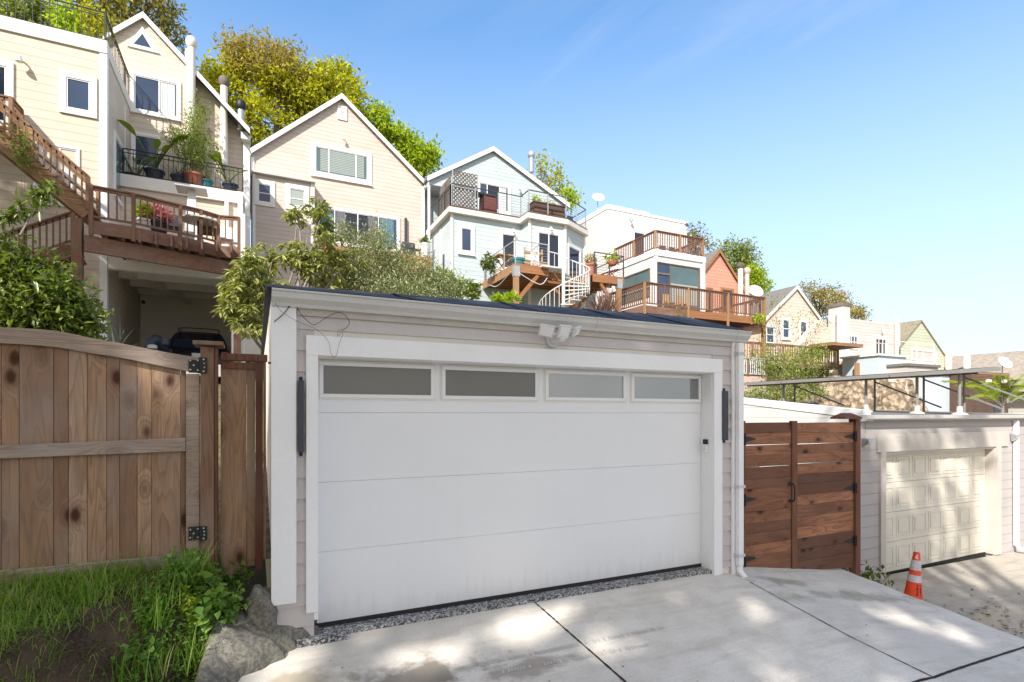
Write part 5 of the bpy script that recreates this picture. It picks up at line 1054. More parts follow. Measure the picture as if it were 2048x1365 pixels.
# ------------------------------------------------------------------ houses 7 to 9
D7 = 22.; H7 = T('beige_flat_roofed_house', 'beige flat-roofed house with square chimney and french windows, right of the vine', 'house', (37, D7, 1)); xl7, xr7 = X_(1692,D7), X_(1801,D7); z7 = Z_(1694,637,D7)
Pt(H7, 'wall', B().box(xl7, xr7, D7, 31, 1, z7).box(X_(1640,D7+1),xl7,D7+1,31,1,Z_(1660,640,D7+1)), M['beige']); b = B().box(X_(1675,D7),X_(1691,D7),D7-.3,D7+.6,1,Z_(1680,614,D7)); ch = Pt(H7, 'chimney', b, M['stucco']); Pt(ch, 'chimney_cap', B().box(X_(1674,D7)-.03,X_(1692,D7)+.03,D7-.35,D7+.65,Z_(1680,614,D7),Z_(1680,608,D7)), M['bark'])
Pt(H7, 'flue_pipe', B().tube([(X_(1670,D7),D7-.3,4),(X_(1670,D7),D7-.3,Z_(1670,620,D7))], .16, 8), M['offwhite']); Pt(H7, 'flue_pipe', B().tube([(X_(1789,D7),D7-.15,4),(X_(1789,D7),D7-.15,Z_(1789,637,D7))], .13, 8), M['offwhite'])
win(H7, 1688, 668, 1716, 700, D7, trim=.1, tm='offwhite', gm='glass', mull=(.3,.5,.72), trans=(.5,), sill=False, name='french_window'); win(H7, 1747, 671, 1775, 725, D7, trim=.2, tm='offwhite', gm='glassd', mull=(.36,.64), sill=False, name='french_door'); lamp(H7, 1761, 660, D7)
zb7 = Z_(1750,722,19.5); Pt(H7, 'balcony_slab', B().box(X_(1712,19.5),X_(1800,19.5),19.5,D7,zb7-.25,zb7), M['pinkw']); railing(H7, [(X_(1716,19.5),19.5,zb7),(X_(1796,19.5),19.5,zb7)], 1.05, 'pinkw', .3, 3, 'white', name='balcony_railing')
H7b = One('garden_canopy', 'flat timber canopy on a pale wall left of the pink balcony', 'canopy', B().box(X_(1652,19),X_(1712,19),18.6,20,Z_(1680,690,19)-.12,Z_(1680,688,19)), M['stairw'])
GH = T('pale_shed', 'pale garden shed with flat lid below the beige house', 'shed', (X_(1790,18),18,1)); xq0, xq1 = X_(1757,18), X_(1812,18); zq = Z_(1780,742,18)
Pt(GH, 'front_wall', B().box(xq0,xq1,18,20,1,Z_(1790,714,18)), M['bluew']); Pt(GH, 'lid', B().box(xq0-.1,xq1+.1,17.9,20.1,Z_(1790,714,18),Z_(1790,710,18)), M['offwhite'])
GI = T('grey_shed', 'low pale grey shed with flat lid below the sage gabled house', 'shed', (X_(1845,17),17,1)); Pt(GI, 'front_wall', B().box(X_(1814,17),X_(1876,17),17,19,.5,Z_(1845,734,17)), M['beige']); Pt(GI, 'lid', B().box(X_(1812,17),X_(1878,17),16.9,19,Z_(1845,734,17),Z_(1845,729,17)), M['shing'])
GV = One('garden_fence', 'short brown garden fence under the pink balcony', 'fence', B().box(X_(1712,19),X_(1755,19),19,19.1,1,Z_(1730,727,19)), M['orangev'])
D8 = 22.; H8 = T('sage_gabled_house', 'sage green gabled house with weathered brown shingles', 'house', (42, D8, 1)); xa8, za8 = X_(1842,D8), Z_(1842,644,D8); xr8 = X_(1888,D8); zr8 = Z_(1888,712,D8); xl8 = 2*xa8-xr8
b = B().prism([(xl8,D8,0),(xr8,D8,0),(xr8,D8,zr8),(xa8,D8,za8),(xl8,D8,zr8)], (0,9,0)); Pt(H8, 'wall', b, M['sage']); r8 = gable_roof(H8, xl8-.2, xa8, xr8+.05, zr8-.15, za8, zr8-.05, D8, D8+9, 'shing2', .14, over=.06); 
sl_ = (za8-zr8)/(xa8-xl8); xk = xa8-1.0; Pt(r8, 'skylight', B().prism([(xk-.6,D8+3.4,za8-1.6*sl_+.2),(xk-.6,D8+4.8,za8-1.6*sl_+.2),(xk,D8+4.8,za8-1.0*sl_+.2),(xk,D8+3.4,za8-1.0*sl_+.2)], (0,0,.03)), M['roofdark'])
Pt(H8, 'pipe', B().tube([(xr8+.2,D8-.2,0),(xr8+.2,D8-.2,Z_(1892,700,D8))], .2, 8), M['offwhite']); zd8 = Z_(1830,722,19.5)
railing(H8, [(X_(1797,19.5),19.5,zd8),(X_(1868,19.5),19.5,zd8),(X_(1868,21.8)+.4,21.8,zd8)], 1.1, 'offwhite', 0, 1.6, 'steel', name='deck_railing', pmat='offwhite'); Pt(H8, 'deck_slab', B().box(X_(1797,19.5),X_(1868,19.5),19.5,D8,zd8-.4,zd8), M['offwhite'])
win(H8, 1822, 697, 1868, 724, D8, trim=.12, tm='offwhite', gm='beige', mull=(.5,), sill=False, name='screen_door')
H9 = T('long_brown_roofed_house', 'long low house with a plain grey-brown shingle roof at the right edge', 'house', (50, 18, 0)); z9 = Z_(2048,705,18.66); b = B().prism([(43.2,12,3.1),(48,12,z9),(48,12,z9+.12),(42.9,12,3.05)], (0,11.6,0)); b.prism([(48,12,z9),(53,12,3.1),(53,12,3.2),(48,12,z9+.12)], (0,11.6,0)); Pt(H9, 'roof', b, M['shing3']); Pt(H9, 'wall', B().prism([(43.8,12.2,-1),(52.4,12.2,-1),(52.4,12.2,3.2),(48,12.2,z9-.05),(43.8,12.2,3.3)], (0,11.2,0)), M['beige'])
p = PX(1934,722,45.5); Pt(H9, 'vent_pipe', B().tube([p-Vector((0,0,1.6)), p+Vector((0,0,.35))], .2, 8), M['offwhite'])
sat_dish('satellite_dish', 'grey satellite dish above the brown slatted box at the right', PX(2008,727,40), .42)
DS = 15.; SB = T('slatted_shed', 'brown slatted shed with pale door behind the solar panels', 'shed', (X_(1975,DS),DS,0)); b = B(); xa, xb = X_(1944,DS), X_(2019,DS)
Pt(SB, 'wall', B().box(xa,xb,DS+.05,DS+2.5,-.5,Z_(1980,746,DS)-.05), M['plantbox'])
for k in range(9): z = Z_(1980,772,DS)+k*.082; b.box(xa-.02,xb+.02,DS,DS+.04,z,z+.06)
Pt(SB, 'slat_screen', b, M['slatw']); Pt(SB, 'door', B().box(X_(1990,DS),X_(2008,DS),DS+.01,DS+.05,0,Z_(2000,772,DS)-.1), M['slate'])
for u, lb in ((1977,'left'),(2008,'right')): p = P(u,765,DS-.1); pt_ = B().lathe((p.x,p.y,p.z-.1), [(.03,0),(.13,.06),(.15,.14),(.12,.22),(.02,.26)], 12); Pt(SB, 'globe_lamp', pt_, M['white'], 0, True)
BD = T('pale_blue_shed', 'pale blue shed wall with door under the right end of the solar panels', 'shed', (X_(1912,16),16,0)); Pt(BD, 'wall', B().box(X_(1884,16),X_(1942,16),16,18,-.5,Z_(1912,752,16)), M['bluew']); wall_win(BD, (X_(1900,16),16,.5), UX, NY, 1.1, 2.4, trim=.12, gm='glass', sill=False, name='door'); Pt(BD, 'lid', B().box(X_(1882,16),X_(1944,16),15.9,18,Z_(1912,752,16),Z_(1912,748,16)), M['shing'])
# retaining bank behind the panels
def brush_mat():
    n = N('crumbling_tan_rubble'); p = n.pos(); vo = n.n('ShaderNodeTexVoronoi'); n.w(p, vo.inputs['Vector']); vo.inputs['Scale'].default_value = 3.2; f = n.noise(p, 3, 6); c = n.mix(n.ramp(f, [(.3,0.),(.7,1.)]), (.20,.15,.10), (.52,.43,.32)); c = n.mix(n.ramp(vo.outputs['Distance'], [(.0,0.),(.45,0.),(.6,.7)]), c, (.10,.07,.05))
    return n.fin(n.bsdf(c, .95, n.bump(n.math('ADD', f, vo.outputs['Distance']), .12), 0, .1))
M['brush'] = brush_mat(); b = B().grid(lambda u, v: (X_(1600,16.5)+u*(X_(1890,16.5)-X_(1600,16.5)), 16.3+v*.9+.3*math.sin(u*37)*math.sin(v*5+u*11)+.12*math.sin(u*90+v*9), .5+v*(Z_(1750,757,16.5)-.5)+.1*math.sin(u*51)*v), 90, 14); One('retaining_wall', 'crumbling tan rubble retaining wall behind the solar panels', 'retaining wall', b, M['brush'])
# solar panels on the neighbouring garage roof
XP = 13.6; pn, pf = PX(1922,739,XP), PX(1478,770,XP); SP = T('solar_array', 'row of tilted solar panels on a post rack above the neighbouring garage roof', 'solar panels', (XP, 9, 1.8)); n_ = 4
M['pv'] = glassmat('solar_cell_glass', (.03,.032,.04), .35, .3)
for k in range(n_):
    ya, yb = pn.y+(pf.y-pn.y)*k/n_, pn.y+(pf.y-pn.y)*(k+1)/n_-.03; za, zb = pn.z, pn.z+.0; q = [(XP,ya,za),(XP,yb,zb),(XP+1.65,yb,zb+.11),(XP+1.65,ya,za+.11)]
    pl = Pt(SP, 'solar_panel', B().prism(q, (0,0,-.085)), M['pvframe'], .004); q2 = [(XP+.03,ya+.03,za+.0085),(XP+.03,yb-.03,za+.0085),(XP+1.62,yb-.03,za+.11),(XP+1.62,ya+.03,za+.11)]; Pt(pl, 'cell_glass', B().prism(q2, (0,0,.006)), M['pv'])
for xo, zo in ((.35,.0),(1.3,.06)): Pt(SP, 'rail', B().box(XP+xo,XP+xo+.06,pn.y+.3,pf.y,pn.z+zo-.10,pn.z+zo-.0), M['shing'])
rz = lambda y: 1.625+(y-5.48)*.0345
for u in (1920, 1835, 1733, 1568):
    p = PX(u, 790, XP+.4); ps = Pt(SP, 'post', B().tube([(XP+.38,p.y,rz(p.y)),(XP+.38,p.y,pn.z-.05)], .032, 8), M['pvframe']); Pt(ps, 'post_base', B().lathe((XP+.38,p.y,rz(p.y)-.02), [(.17,0),(.14,.04),(.06,.07),(.055,.2)], 12), M['stucco'], 0, True)
    Pt(SP, 'post', B().tube([(XP+1.33,p.y+.35,rz(p.y)),(XP+1.33,p.y+.35,pn.z-.02)], .026, 8), M['pvframe']); Pt(SP, 'brace', B().beam((XP+1.33,p.y+.35,pn.z-.1),(XP+1.33,p.y-1.2,rz(p.y)+.1),.025,.035), M['pvframe'])
# ------------------------------------------------------------------ plants
def leaf_mesh(name, c, d, up, L, w, mat, par=None, fold=.25, curl=0.):
    """many separate little folded leaves in one mesh: c bases, d directions, up rough normals"""
    c, d, up = np.asarray(c, float), np.asarray(d, float), np.asarray(up, float); n = len(c)
    d = d/np.maximum(1e-6, np.linalg.norm(d, axis=1, keepdims=True)); s = np.cross(d, up); s /= np.maximum(1e-6, np.linalg.norm(s, axis=1, keepdims=True)); nn = np.cross(s, d)
    L = np.broadcast_to(np.asarray(L, float), (n,))[:, None]; w = np.broadcast_to(np.asarray(w, float), (n,))[:, None]
    mid = c+d*L*.45; v = np.empty((n, 4, 3)); v[:,0] = c; v[:,1] = mid+s*w*.5+nn*w*fold; v[:,2] = c+d*L-nn*L*curl; v[:,3] = mid-s*w*.5+nn*w*fold
    off = OFF[par.name] if par else (0,0,0); v = v.reshape(-1, 3)-np.array(off)
    idx = (np.arange(n)*4)[:, None]+np.array([[0,1,2,0,2,3]]); me = bpy.data.meshes.new(name)
    me.vertices.add(n*4); me.vertices.foreach_set('co', v.ravel().astype(np.float32)); me.loops.add(n*6); me.loops.foreach_set('vertex_index', idx.ravel().astype(np.int32))
    me.polygons.add(n*2); me.polygons.foreach_set('loop_start', np.arange(0, n*6, 3, dtype=np.int32)); me.polygons.foreach_set('loop_total', np.full(n*2, 3, dtype=np.int32))
    me.update(calc_edges=True); me.materials.append(mat); o = bpy.data.objects.new(name, me); COL.objects.link(o)
    if par: o.parent = par; OFF[o.name] = off
    return o
def blade_mesh(name, c, d, L, w, droop, mat, par=None, seg=4):
    """grass-like blades: bases c, start directions d"""
    c, d = np.asarray(c, float), np.asarray(d, float); n = len(c); d = d/np.linalg.norm(d, axis=1, keepdims=True); L = np.broadcast_to(np.asarray(L, float), (n,)); w = np.broadcast_to(np.asarray(w, float), (n,)); droop = np.broadcast_to(np.asarray(droop, float), (n,))
    az = rng.uniform(0, 6.283, n); s = np.stack([-d[:,1]+1e-4*np.cos(az), d[:,0]+1e-4*np.sin(az), np.zeros(n)], 1); s /= np.linalg.norm(s, axis=1, keepdims=True)
    v = np.empty((n, seg*2+1, 3)); p = c.copy(); dd = d.copy()
    for k in range(seg):
        ww = (w*(1-.18*k)*.5*(.7 if k == 0 else 1))[:, None]; v[:,2*k] = p-s*ww; v[:,2*k+1] = p+s*ww
        p = p+dd*(L/seg)[:, None]; dd = dd+np.stack([np.zeros(n), np.zeros(n), -droop*(k+1)/seg], 1); dd /= np.linalg.norm(dd, axis=1, keepdims=True)
    v[:,seg*2] = p; off = OFF[par.name] if par else (0,0,0); v = v.reshape(-1,3)-np.array(off); m = seg*2+1
    f = []
    for k in range(seg-1): f += [2*k,2*k+1,2*k+3, 2*k,2*k+3,2*k+2]
    f += [2*seg-2, 2*seg-1, 2*seg]; f = np.array(f); nt = len(f)//3; idx = (np.arange(n)*m)[:, None]+f[None]
    me = bpy.data.meshes.new(name); me.vertices.add(n*m); me.vertices.foreach_set('co', v.ravel().astype(np.float32)); me.loops.add(n*nt*3); me.loops.foreach_set('vertex_index', idx.ravel().astype(np.int32))
    me.polygons.add(n*nt); me.polygons.foreach_set('loop_start', np.arange(0, n*nt*3, 3, dtype=np.int32)); me.polygons.foreach_set('loop_total', np.full(n*nt, 3, dtype=np.int32)); me.update(calc_edges=True)
    me.materials.append(mat); o = bpy.data.objects.new(name, me); COL.objects.link(o)
    if par: o.parent = par; OFF[o.name] = off
    return o
def unit(n): v = rng.normal(size=(n,3)); return v/np.linalg.norm(v, axis=1, keepdims=True)
def twigs(blobs, hollow=.45):
    cs_, ds = [], []
    for (c, r, n) in blobs:
        u = unit(n); rad = hollow+(1-hollow)*rng.random(n)**.7; q = np.array(c)+u*np.array(r)*rad[:,None]; cs_.append(q); ds.append(u)
    return np.concatenate(cs_), np.concatenate(ds)
def px_blob(u, v, ru, rv, D, n, ry=None):
    x, y = ray(u); c = P(u, v, D); rx = ru*F*D/y**2; rz = rv*D/y; return (tuple(c), (rx, ry or (rx+rz)/2, rz), n)
def foliage(tw, k, sig, L, asp, droop=.2, whorl=False, jit=.4):
    c, d = tw; n = len(c); C_ = np.repeat(c, k, 0); Dd = np.repeat(d, k, 0)
    if whorl:
        a = rng.uniform(0, 6.283, n*k); out = np.stack([np.cos(a), np.sin(a), rng.uniform(-.5,.5,n*k)-droop], 1); C2 = C_+rng.normal(size=(n*k,3))*sig*.25
        dr = out+Dd*.35+rng.normal(size=(n*k,3))*.18
    else:
        C2 = C_+rng.normal(size=(n*k,3))*sig; dr = unit(n*k)+Dd*.6; dr[:,2] -= droop
    up = np.tile(np.array([[0,0,1.]]), (n*k,1))+rng.normal(size=(n*k,3))*jit; LL = L*rng.uniform(.65,1.25,n*k); return C2, dr, up, LL, LL*asp
def limb(b, p, q, r0, r1, bend=.12, n=6):
    p, q = Vector(p), Vector(q); m = (p+q)/2+Vector((random.uniform(-1,1),random.uniform(-1,1),random.uniform(.0,.8)))*(q-p).length*bend
    pts = [p*(1-t)**2+m*2*t*(1-t)+q*t*t for t in np.linspace(0,1,n)]; b.tube(pts, [r0+(r1-r0)*i/(n-1) for i in range(n)], 7)
def tree(name, label, base, blobs, k, sig, L, asp, mat, bark='bark', r=.2, cat='tree', group=None, fork=.45, whorl=False, droop=.2, crown='crown', sub=3, hollow=.45, extra=None):
    base = Vector(base); t_ = T(name, label, cat, base, group); cen = Vector(np.mean([b[0] for b in blobs], axis=0)); low = min(b[0][2]-b[1][2]*.6 for b in blobs)
    top = Vector((base.x*.5+cen.x*.5, base.y*.5+cen.y*.5, base.z+(max(low, base.z+.2)-base.z)*fork+ (cen.z-base.z)*.12)); b = B(); b.tube(smooth([base-Vector((0,0,.3)), base.lerp(top,.5)+Vector((.04,.02,0)), top], 3), [r*(1-.06*i) for i in range(7)], 9)
    tw = twigs(blobs, hollow); tr = None
    for c, rr, n in blobs:
        c = Vector(c); limb(b, top, c, r*.5, r*.16)
        for _ in range(sub):
            e = c+Vector((random.uniform(-1,1)*rr[0],random.uniform(-1,1)*rr[1],random.uniform(-.6,1)*rr[2]))*.85; limb(b, c.lerp(top, random.uniform(.0,.4)), e, r*.17, r*.04, .15, 5)
    Pt(t_, 'trunk', b, M[bark], 0, True); 
    if crown: leaf_mesh(crown, *foliage(tw, k, sig, L, asp, droop, whorl), mat, t_)
    return t_
M['l_lime'] = leafmat('lime_leaves', [(.22,.22,.02),(.42,.41,.03),(.60,.56,.05),(.36,.38,.03)], .45)
M['l_lime2'] = leafmat('bright_lime_leaves', [(.17,.24,.02),(.36,.46,.03),(.52,.58,.05)], .45)
M['l_olivebrown'] = leafmat('dry_olive_leaves', [(.32,.23,.07),(.48,.37,.11),(.30,.27,.07),(.42,.29,.11)], .4)
M['l_dark'] = leafmat('dark_tree_leaves', [(.09,.095,.04),(.22,.20,.06),(.38,.34,.09),(.24,.18,.07)], .4)
M['l_avo'] = leafmat('glossy_avocado_leaves', [(.11,.14,.03),(.27,.31,.08),(.48,.48,.17),(.22,.21,.06)], .34, .3, .6)
M['l_olive'] = leafmat('grey_green_leaves', [(.15,.18,.08),(.30,.33,.17),(.46,.47,.28)], .25, .45)
M['l_bush'] = leafmat('green_bush_leaves', [(.04,.075,.015),(.11,.17,.03),(.24,.28,.05),(.085,.12,.025)], .35, .36, .5)
M['l_shrub'] = leafmat('shrub_leaves', [(.09,.13,.03),(.22,.27,.06),(.38,.42,.12)], .35)
M['l_grass'] = leafmat('grass_blades', [(.08,.19,.02),(.17,.33,.035),(.28,.42,.06),(.42,.40,.16)], .45, .45)
M['l_weed'] = leafmat('weed_leaves', [(.08,.19,.035),(.18,.33,.065),(.28,.42,.10)], .42, .45)
M['l_yel'] = leafmat('yellow_green_leaves', [(.2,.3,.03),(.38,.5,.04),(.52,.58,.06)], .45)
M['l_strel'] = leafmat('broad_tropical_leaves', [(.05,.10,.02),(.12,.18,.03),(.28,.33,.04)], .35, .35)
M['l_flax'] = leafmat('purple_flax_blades', [(.13,.06,.06),(.26,.15,.14),(.36,.24,.22)], .2, .4)
M['l_agave'] = leafmat('grey_blades', [(.07,.10,.08),(.14,.18,.14)], .2, .45)
M['l_flower'] = leafmat('pink_flowers', [(.45,.05,.13),(.7,.16,.25),(.75,.35,.4)], .3)
M['l_white'] = leafmat('pale_flowers', [(.5,.5,.45),(.7,.68,.62)], .3)
M['l_dry'] = leafmat('dry_leaves', [(.05,.028,.015),(.11,.06,.03),(.16,.10,.06)], .1, .8)
pb = px_blob
# trees behind the houses
tree('sparse_tree', 'tall sparse olive-brown tree behind the cream house gable', (X_(250,36),36,8), [pb(60,0,80,60,36,29),pb(200,-20,90,50,36,42),pb(300,5,50,36,36,33),pb(340,60,30,36,36,19),pb(240,50,50,40,36,22),pb(320,95,30,26,36,13),pb(180,40,50,30,36,16)], 22, .30, .34, .42, M['l_dark'], r=.4, sub=7)
t_ = tree('autumn_tree', 'large yellow-green tree with russet top between cream and pink houses', (X_(560,39),39,9), [pb(600,195,70,45,39,82),pb(675,165,42,28,39,38),pb(700,200,26,30,38,33),pb(455,200,48,42,39,60),pb(430,160,22,22,39,18),pb(530,250,80,50,39,82),pb(560,170,40,26,38,33),pb(640,230,60,40,39,60),pb(470,140,30,20,39,22),pb(640,150,26,14,38,16)], 30, .33, .33, .5, M['l_lime'], r=.5, sub=6)
leaf_mesh('dry_crown', *foliage(twigs([pb(520,130,75,45,38.6,93),pb(480,100,35,22,38.6,33),pb(570,155,60,40,38.2,66),pb(560,110,60,18,38.6,38)], .3), 26, .34, .30, .36), M['l_olivebrown'], t_)
tree('lime_tree', 'small bright lime tree between the pink and the pale blue houses', (X_(800,38),38,9), [pb(752,240,24,22,38,30),pb(790,275,24,22,38,25),pb(822,300,28,20,38,33),pb(862,312,18,12,38,18),pb(835,335,34,22,38,38),pb(800,330,34,34,38,38),pb(765,270,20,24,38,18)], 26, .30, .34, .5, M['l_lime2'], r=.28)
tree('thin_tree', 'thin yellowing tree behind the flue of the pale blue house', (X_(1100,37),37,9), [pb(1095,350,22,26,37,26),pb(1120,365,14,16,37,15),pb(1142,398,12,12,37,10),pb(1080,325,8,12,37,7)], 14, .35, .3, .5, M['l_lime'], r=.16, sub=5)
tree('bare_tree', 'dull olive bush-like tree right of the white flat-roofed house', (X_(1395,36),36,7), [pb(1392,490,22,22,36,40),pb(1385,470,12,16,36,15)], 18, .35, .3, .4, M['l_dark'], r=.16, sub=6)
tree('round_tree', 'round mid-green tree behind the salmon gable', (X_(1475,36),36,6), [pb(1455,520,26,28,36,60),pb(1485,520,22,26,36,55),pb(1470,500,28,12,36,30),pb(1480,550,30,26,36,50)], 20, .35, .28, .5, M['l_shrub'], r=.25)
tree('yellow_tree', 'small yellow-green tree right of the two salmon house flues', (X_(1515,34),34,6), [pb(1514,570,18,20,34,90),pb(1508,548,12,12,34,40)], 20, .3, .28, .5, M['l_lime2'], r=.18)
tree('russet_tree', 'rounded russet-green tree behind the tan gabled house', (X_(1650,36),36,5), [pb(1640,600,38,26,36,80),pb(1672,615,34,22,36,70),pb(1700,628,26,12,36,35),pb(1625,585,22,14,36,30)], 22, .35, .3, .4, M['l_olivebrown'], r=.25, sub=6)
# trees and shrubs in front of the houses
tree('avocado_tree', 'drooping glossy-leaved tree between fence and garage roof', (X_(545,10.6),10.6,1.4), [pb(640,420,22,30,11,22),pb(597,425,24,22,11,14),pb(650,480,34,34,11,30),pb(600,515,55,32,11,42),pb(530,520,42,32,11,30),pb(475,575,34,42,10.4,44),pb(455,610,18,26,10.2,14),pb(540,590,60,44,10.6,74),pb(640,545,60,38,11,50),pb(488,640,30,32,10.2,24),pb(520,660,26,24,10.2,12),pb(690,520,34,26,11.2,22),pb(500,540,40,30,10.4,30)], 13, .09, .165, .27, M['l_avo'], 'palebark', .07, whorl=True, droop=.75, sub=3, hollow=.25)
tree('olive_tree', 'grey-green fine-leaved tree above the garage roof edge', (X_(760,12),12,1.8), [pb(740,520,60,44,12,240),pb(810,545,60,36,12,240),pb(755,478,24,30,12,60),pb(700,560,50,36,11.6,168),pb(870,575,50,24,12,168),pb(770,580,110,22,11.5,264),pb(690,470,18,18,12,31)], 18, .13, .075, .32, M['l_olive'], 'palebark', .07, droop=.0, sub=6)
tree('laurel_shrub', 'upright laurel shrub with pointed leaves at the foot of the pale blue house', (X_(905,13),13,2), [pb(890,560,20,24,13,26),pb(925,575,26,20,13,36),pb(950,585,14,14,13,14),pb(905,590,40,16,13,30)], 12, .10, .16, .32, M['l_shrub'], 'palebark', .04, 'shrub', whorl=True, droop=-.3)
tree('leafy_shrub', 'small bright leafy shrub peeking over the garage roof below the redwood deck', (X_(1012,13),13,2), [pb(1000,597,14,12,13,16),pb(1024,600,16,12,13,18),pb(1010,607,26,8,13,16)], 12, .08, .15, .34, M['l_yel'], 'palebark', .04, 'shrub', whorl=True, droop=-.3)
tree('leafy_bush', 'large dense green bush behind the cedar gate', (X_(60,9),9,1.2), [pb(55,595,95,66,9,160),pb(130,620,60,45,9,105),pb(25,535,44,36,9,44),pb(-50,600,80,100,9,105),pb(150,650,45,22,9,49),pb(60,640,90,30,8.8,91),pb(95,545,34,20,9,20),pb(-20,505,34,30,9,14)], 13, .10, .115, .42, M['l_bush'], 'bark', .06, 'bush', droop=.35, sub=4)
t_ = T('arching_branch', 'arching leafy sprigs rising above the green bush at the left edge', 'branch', (X_(-40,8.8),8.8,3.4)); b = B(); tips = []
for L_ in (((-60,520),(-5,455),(45,410),(78,385)),((-60,440),(-10,435),(30,428),(55,420)),((40,470),(75,410),(95,385),(112,372))):
    pts = smooth([P(u,v,8.8) for u, v in L_], 6); b.tube(pts, [.013-.010*i/len(pts) for i in range(len(pts))], 5); tips += [tuple(p) for p in pts[5:]]
Pt(t_, 'stem', b, M['palebark']); leaf_mesh('leaves', *foliage((np.array(tips), unit(len(tips))), 6, .03, .13, .32, .3), M['l_bush'], t_)
def rosette(name, label, c, n, L, w, mat, droop=.5, spread=1., cat='plant', up=.6, group=None, seg=5):
    t_ = T(name, label, cat, c, group); a = rng.uniform(0, 6.283, n); e = rng.uniform(.0, 1., n)**.7*spread; d = np.stack([np.cos(a)*e, np.sin(a)*e, up+rng.uniform(0,.7,n)], 1); cc = np.array([c]*n)+rng.normal(size=(n,3))*np.array([.04,.04,.01])*L*2
    blade_mesh('blades', cc, d, L*rng.uniform(.6,1.15,n), w, droop*rng.uniform(.3,1.3,n), mat, t_, seg); return t_
c = P(235,700,8.6); rosette('agave', 'spiky grey-green rosette plant by the car, behind the gate rail', (c.x,8.6,c.z-.05), 46, .42, .022, M['l_agave'], .35, 1.1, up=.35)
c = P(1208,636,12.4); rosette('flax_plant', 'spiky purple-pink flax plant above the garage roof', (c.x,12.4,c.z-.05), 150, .98, .05, M['l_flax'], .22, 1.0, up=.45)
for u, D in ((1342,12.2),(1358,12.4),(1369,12.2)):
    c = P(u,652,D); h = {1342:.28,1358:.52,1369:.36}[u]; t_ = T('mullein_stalk', {1342:'short leafy stalk above the garage roof, leftmost of three',1358:'tall leafy stalk above the garage roof, middle of three',1369:'medium leafy stalk above the garage roof, rightmost of three'}[u], 'plant', c, 'leafy stalks above the garage roof'); Pt(t_, 'stem', B().tube([c, c+Vector((.01,0,h))], .008, 5), M['l_shrub'] if False else M['palebark']); z = rng.uniform(0,1,70); leaf_mesh('leaves', np.array(c)+np.stack([z*0,z*0,z*h],1), unit(70)*np.array([1,1,.4])+np.array([0,0,.4]), np.tile([[0,0,1.]],(70,1)), .10*(1.1-z*.6), .035, M['l_shrub'], t_)
# vines and shrubs near houses 5 to 8
tree('climbing_vine', 'sparse climbing vine on pale stems in front of the tan house', (X_(1555,17.5),17.5,1.5), [pb(1540,600,8,22,17.5,7),pb(1545,640,22,26,17.5,13),pb(1600,650,24,30,17.5,9),pb(1625,665,20,26,17.5,8),pb(1530,690,18,30,17.5,9),pb(1650,645,12,6,17.5,6)], 9, .16, .12, .5, M['l_shrub'], 'palebark', .04, 'vine', sub=6)
tree('garden_shrub', 'loose green garden shrub in front of the old vine deck', (X_(1550,16.5),16.5,1.2), [pb(1555,735,36,26,16.5,90),pb(1610,735,30,26,16.5,90),pb(1530,715,20,24,16.5,40),pb(1620,705,20,16,16.5,40)], 14, .16, .12, .4, M['l_shrub'], 'palebark', .04, 'shrub', sub=5)
tree('yellow_shrub', 'yellow-green leafy shrub behind the vine deck balustrade', (X_(1580,20.8),20.8,3), [pb(1578,712,14,12,20.8,40),pb(1650,705,18,10,20.8,40),pb(1612,712,20,14,20.8,40)], 12, .14, .13, .5, M['l_yel'], 'palebark', .03, 'shrub')
tree('flowering_hedge', 'low hedge with white flowers under the solar panels', (X_(1530,15.5),15.5,1), [pb(1505,790,22,14,15.5,60),pb(1545,788,26,14,15.5,60),pb(1590,786,20,18,15.5,60),pb(1630,782,14,14,15.5,30)], 14, .13, .1, .5, M['l_shrub'], 'palebark', .03, 'hedge')
c0 = [P(u,v,15.2) for u, v in ((1490,783),(1500,795),(1522,787),(1530,782),(1512,800),(1540,795))]; t_ = T('white_flowers', 'white flower clusters on the low hedge under the solar panels', 'flowers', c0[0]); leaf_mesh('petals', *foliage((np.array(c0), unit(6)), 26, .09, .07, .7), M['l_white'], t_)
# fern-like tree at the right edge
t_ = T('feathery_tree', 'bright feathery fern-leaved tree at the right edge above the cream garage', 'tree', (X_(2010,11),11,-.5)); b = B(); cc, dd = [], []
cr = P(2005,815,11); b.tube(smooth([Vector((cr.x,11,-.8)),cr-Vector((0,0,.4)),cr]), .06, 8)
for u, v in ((1890,762),(1925,772),(1950,764),(1960,790),(1985,766),(2010,780),(2030,760),(2052,775),(2060,800),(1935,798),(2000,752),(2080,760),(2070,740),(2100,790),(1970,745+30),(2040,742+30)):
    e = P(u,v,11+random.uniform(-.8,.6)); pts = smooth([cr, cr.lerp(e,.55)+Vector((0,0,.28)), e], 8); b.tube(pts, [.02-.014*i/len(pts) for i in range(len(pts))], 5)
    for i in range(5, len(pts)):
        for q in range(9):
            p = pts[i-1].lerp(pts[i], q/9); t = (pts[i]-pts[i-1]).normalized(); sd_ = t.cross(Vector((0,0,1))).normalized()
            for sg in (-1,1): cc.append(tuple(p)); dd.append(tuple(sd_*sg+t*.5+Vector((0,0,random.uniform(-.35,.15)))))
Pt(t_, 'trunk', b, M['palebark'], 0, True); cc, dd = np.array(cc), np.array(dd); k3 = 6
leaf_mesh('fronds', cc, dd+rng.normal(size=dd.shape)*.1, np.tile([[0,0,1.]],(len(cc),1)), rng.uniform(.14,.30,len(cc)), .03, M['l_lime2'], t_)
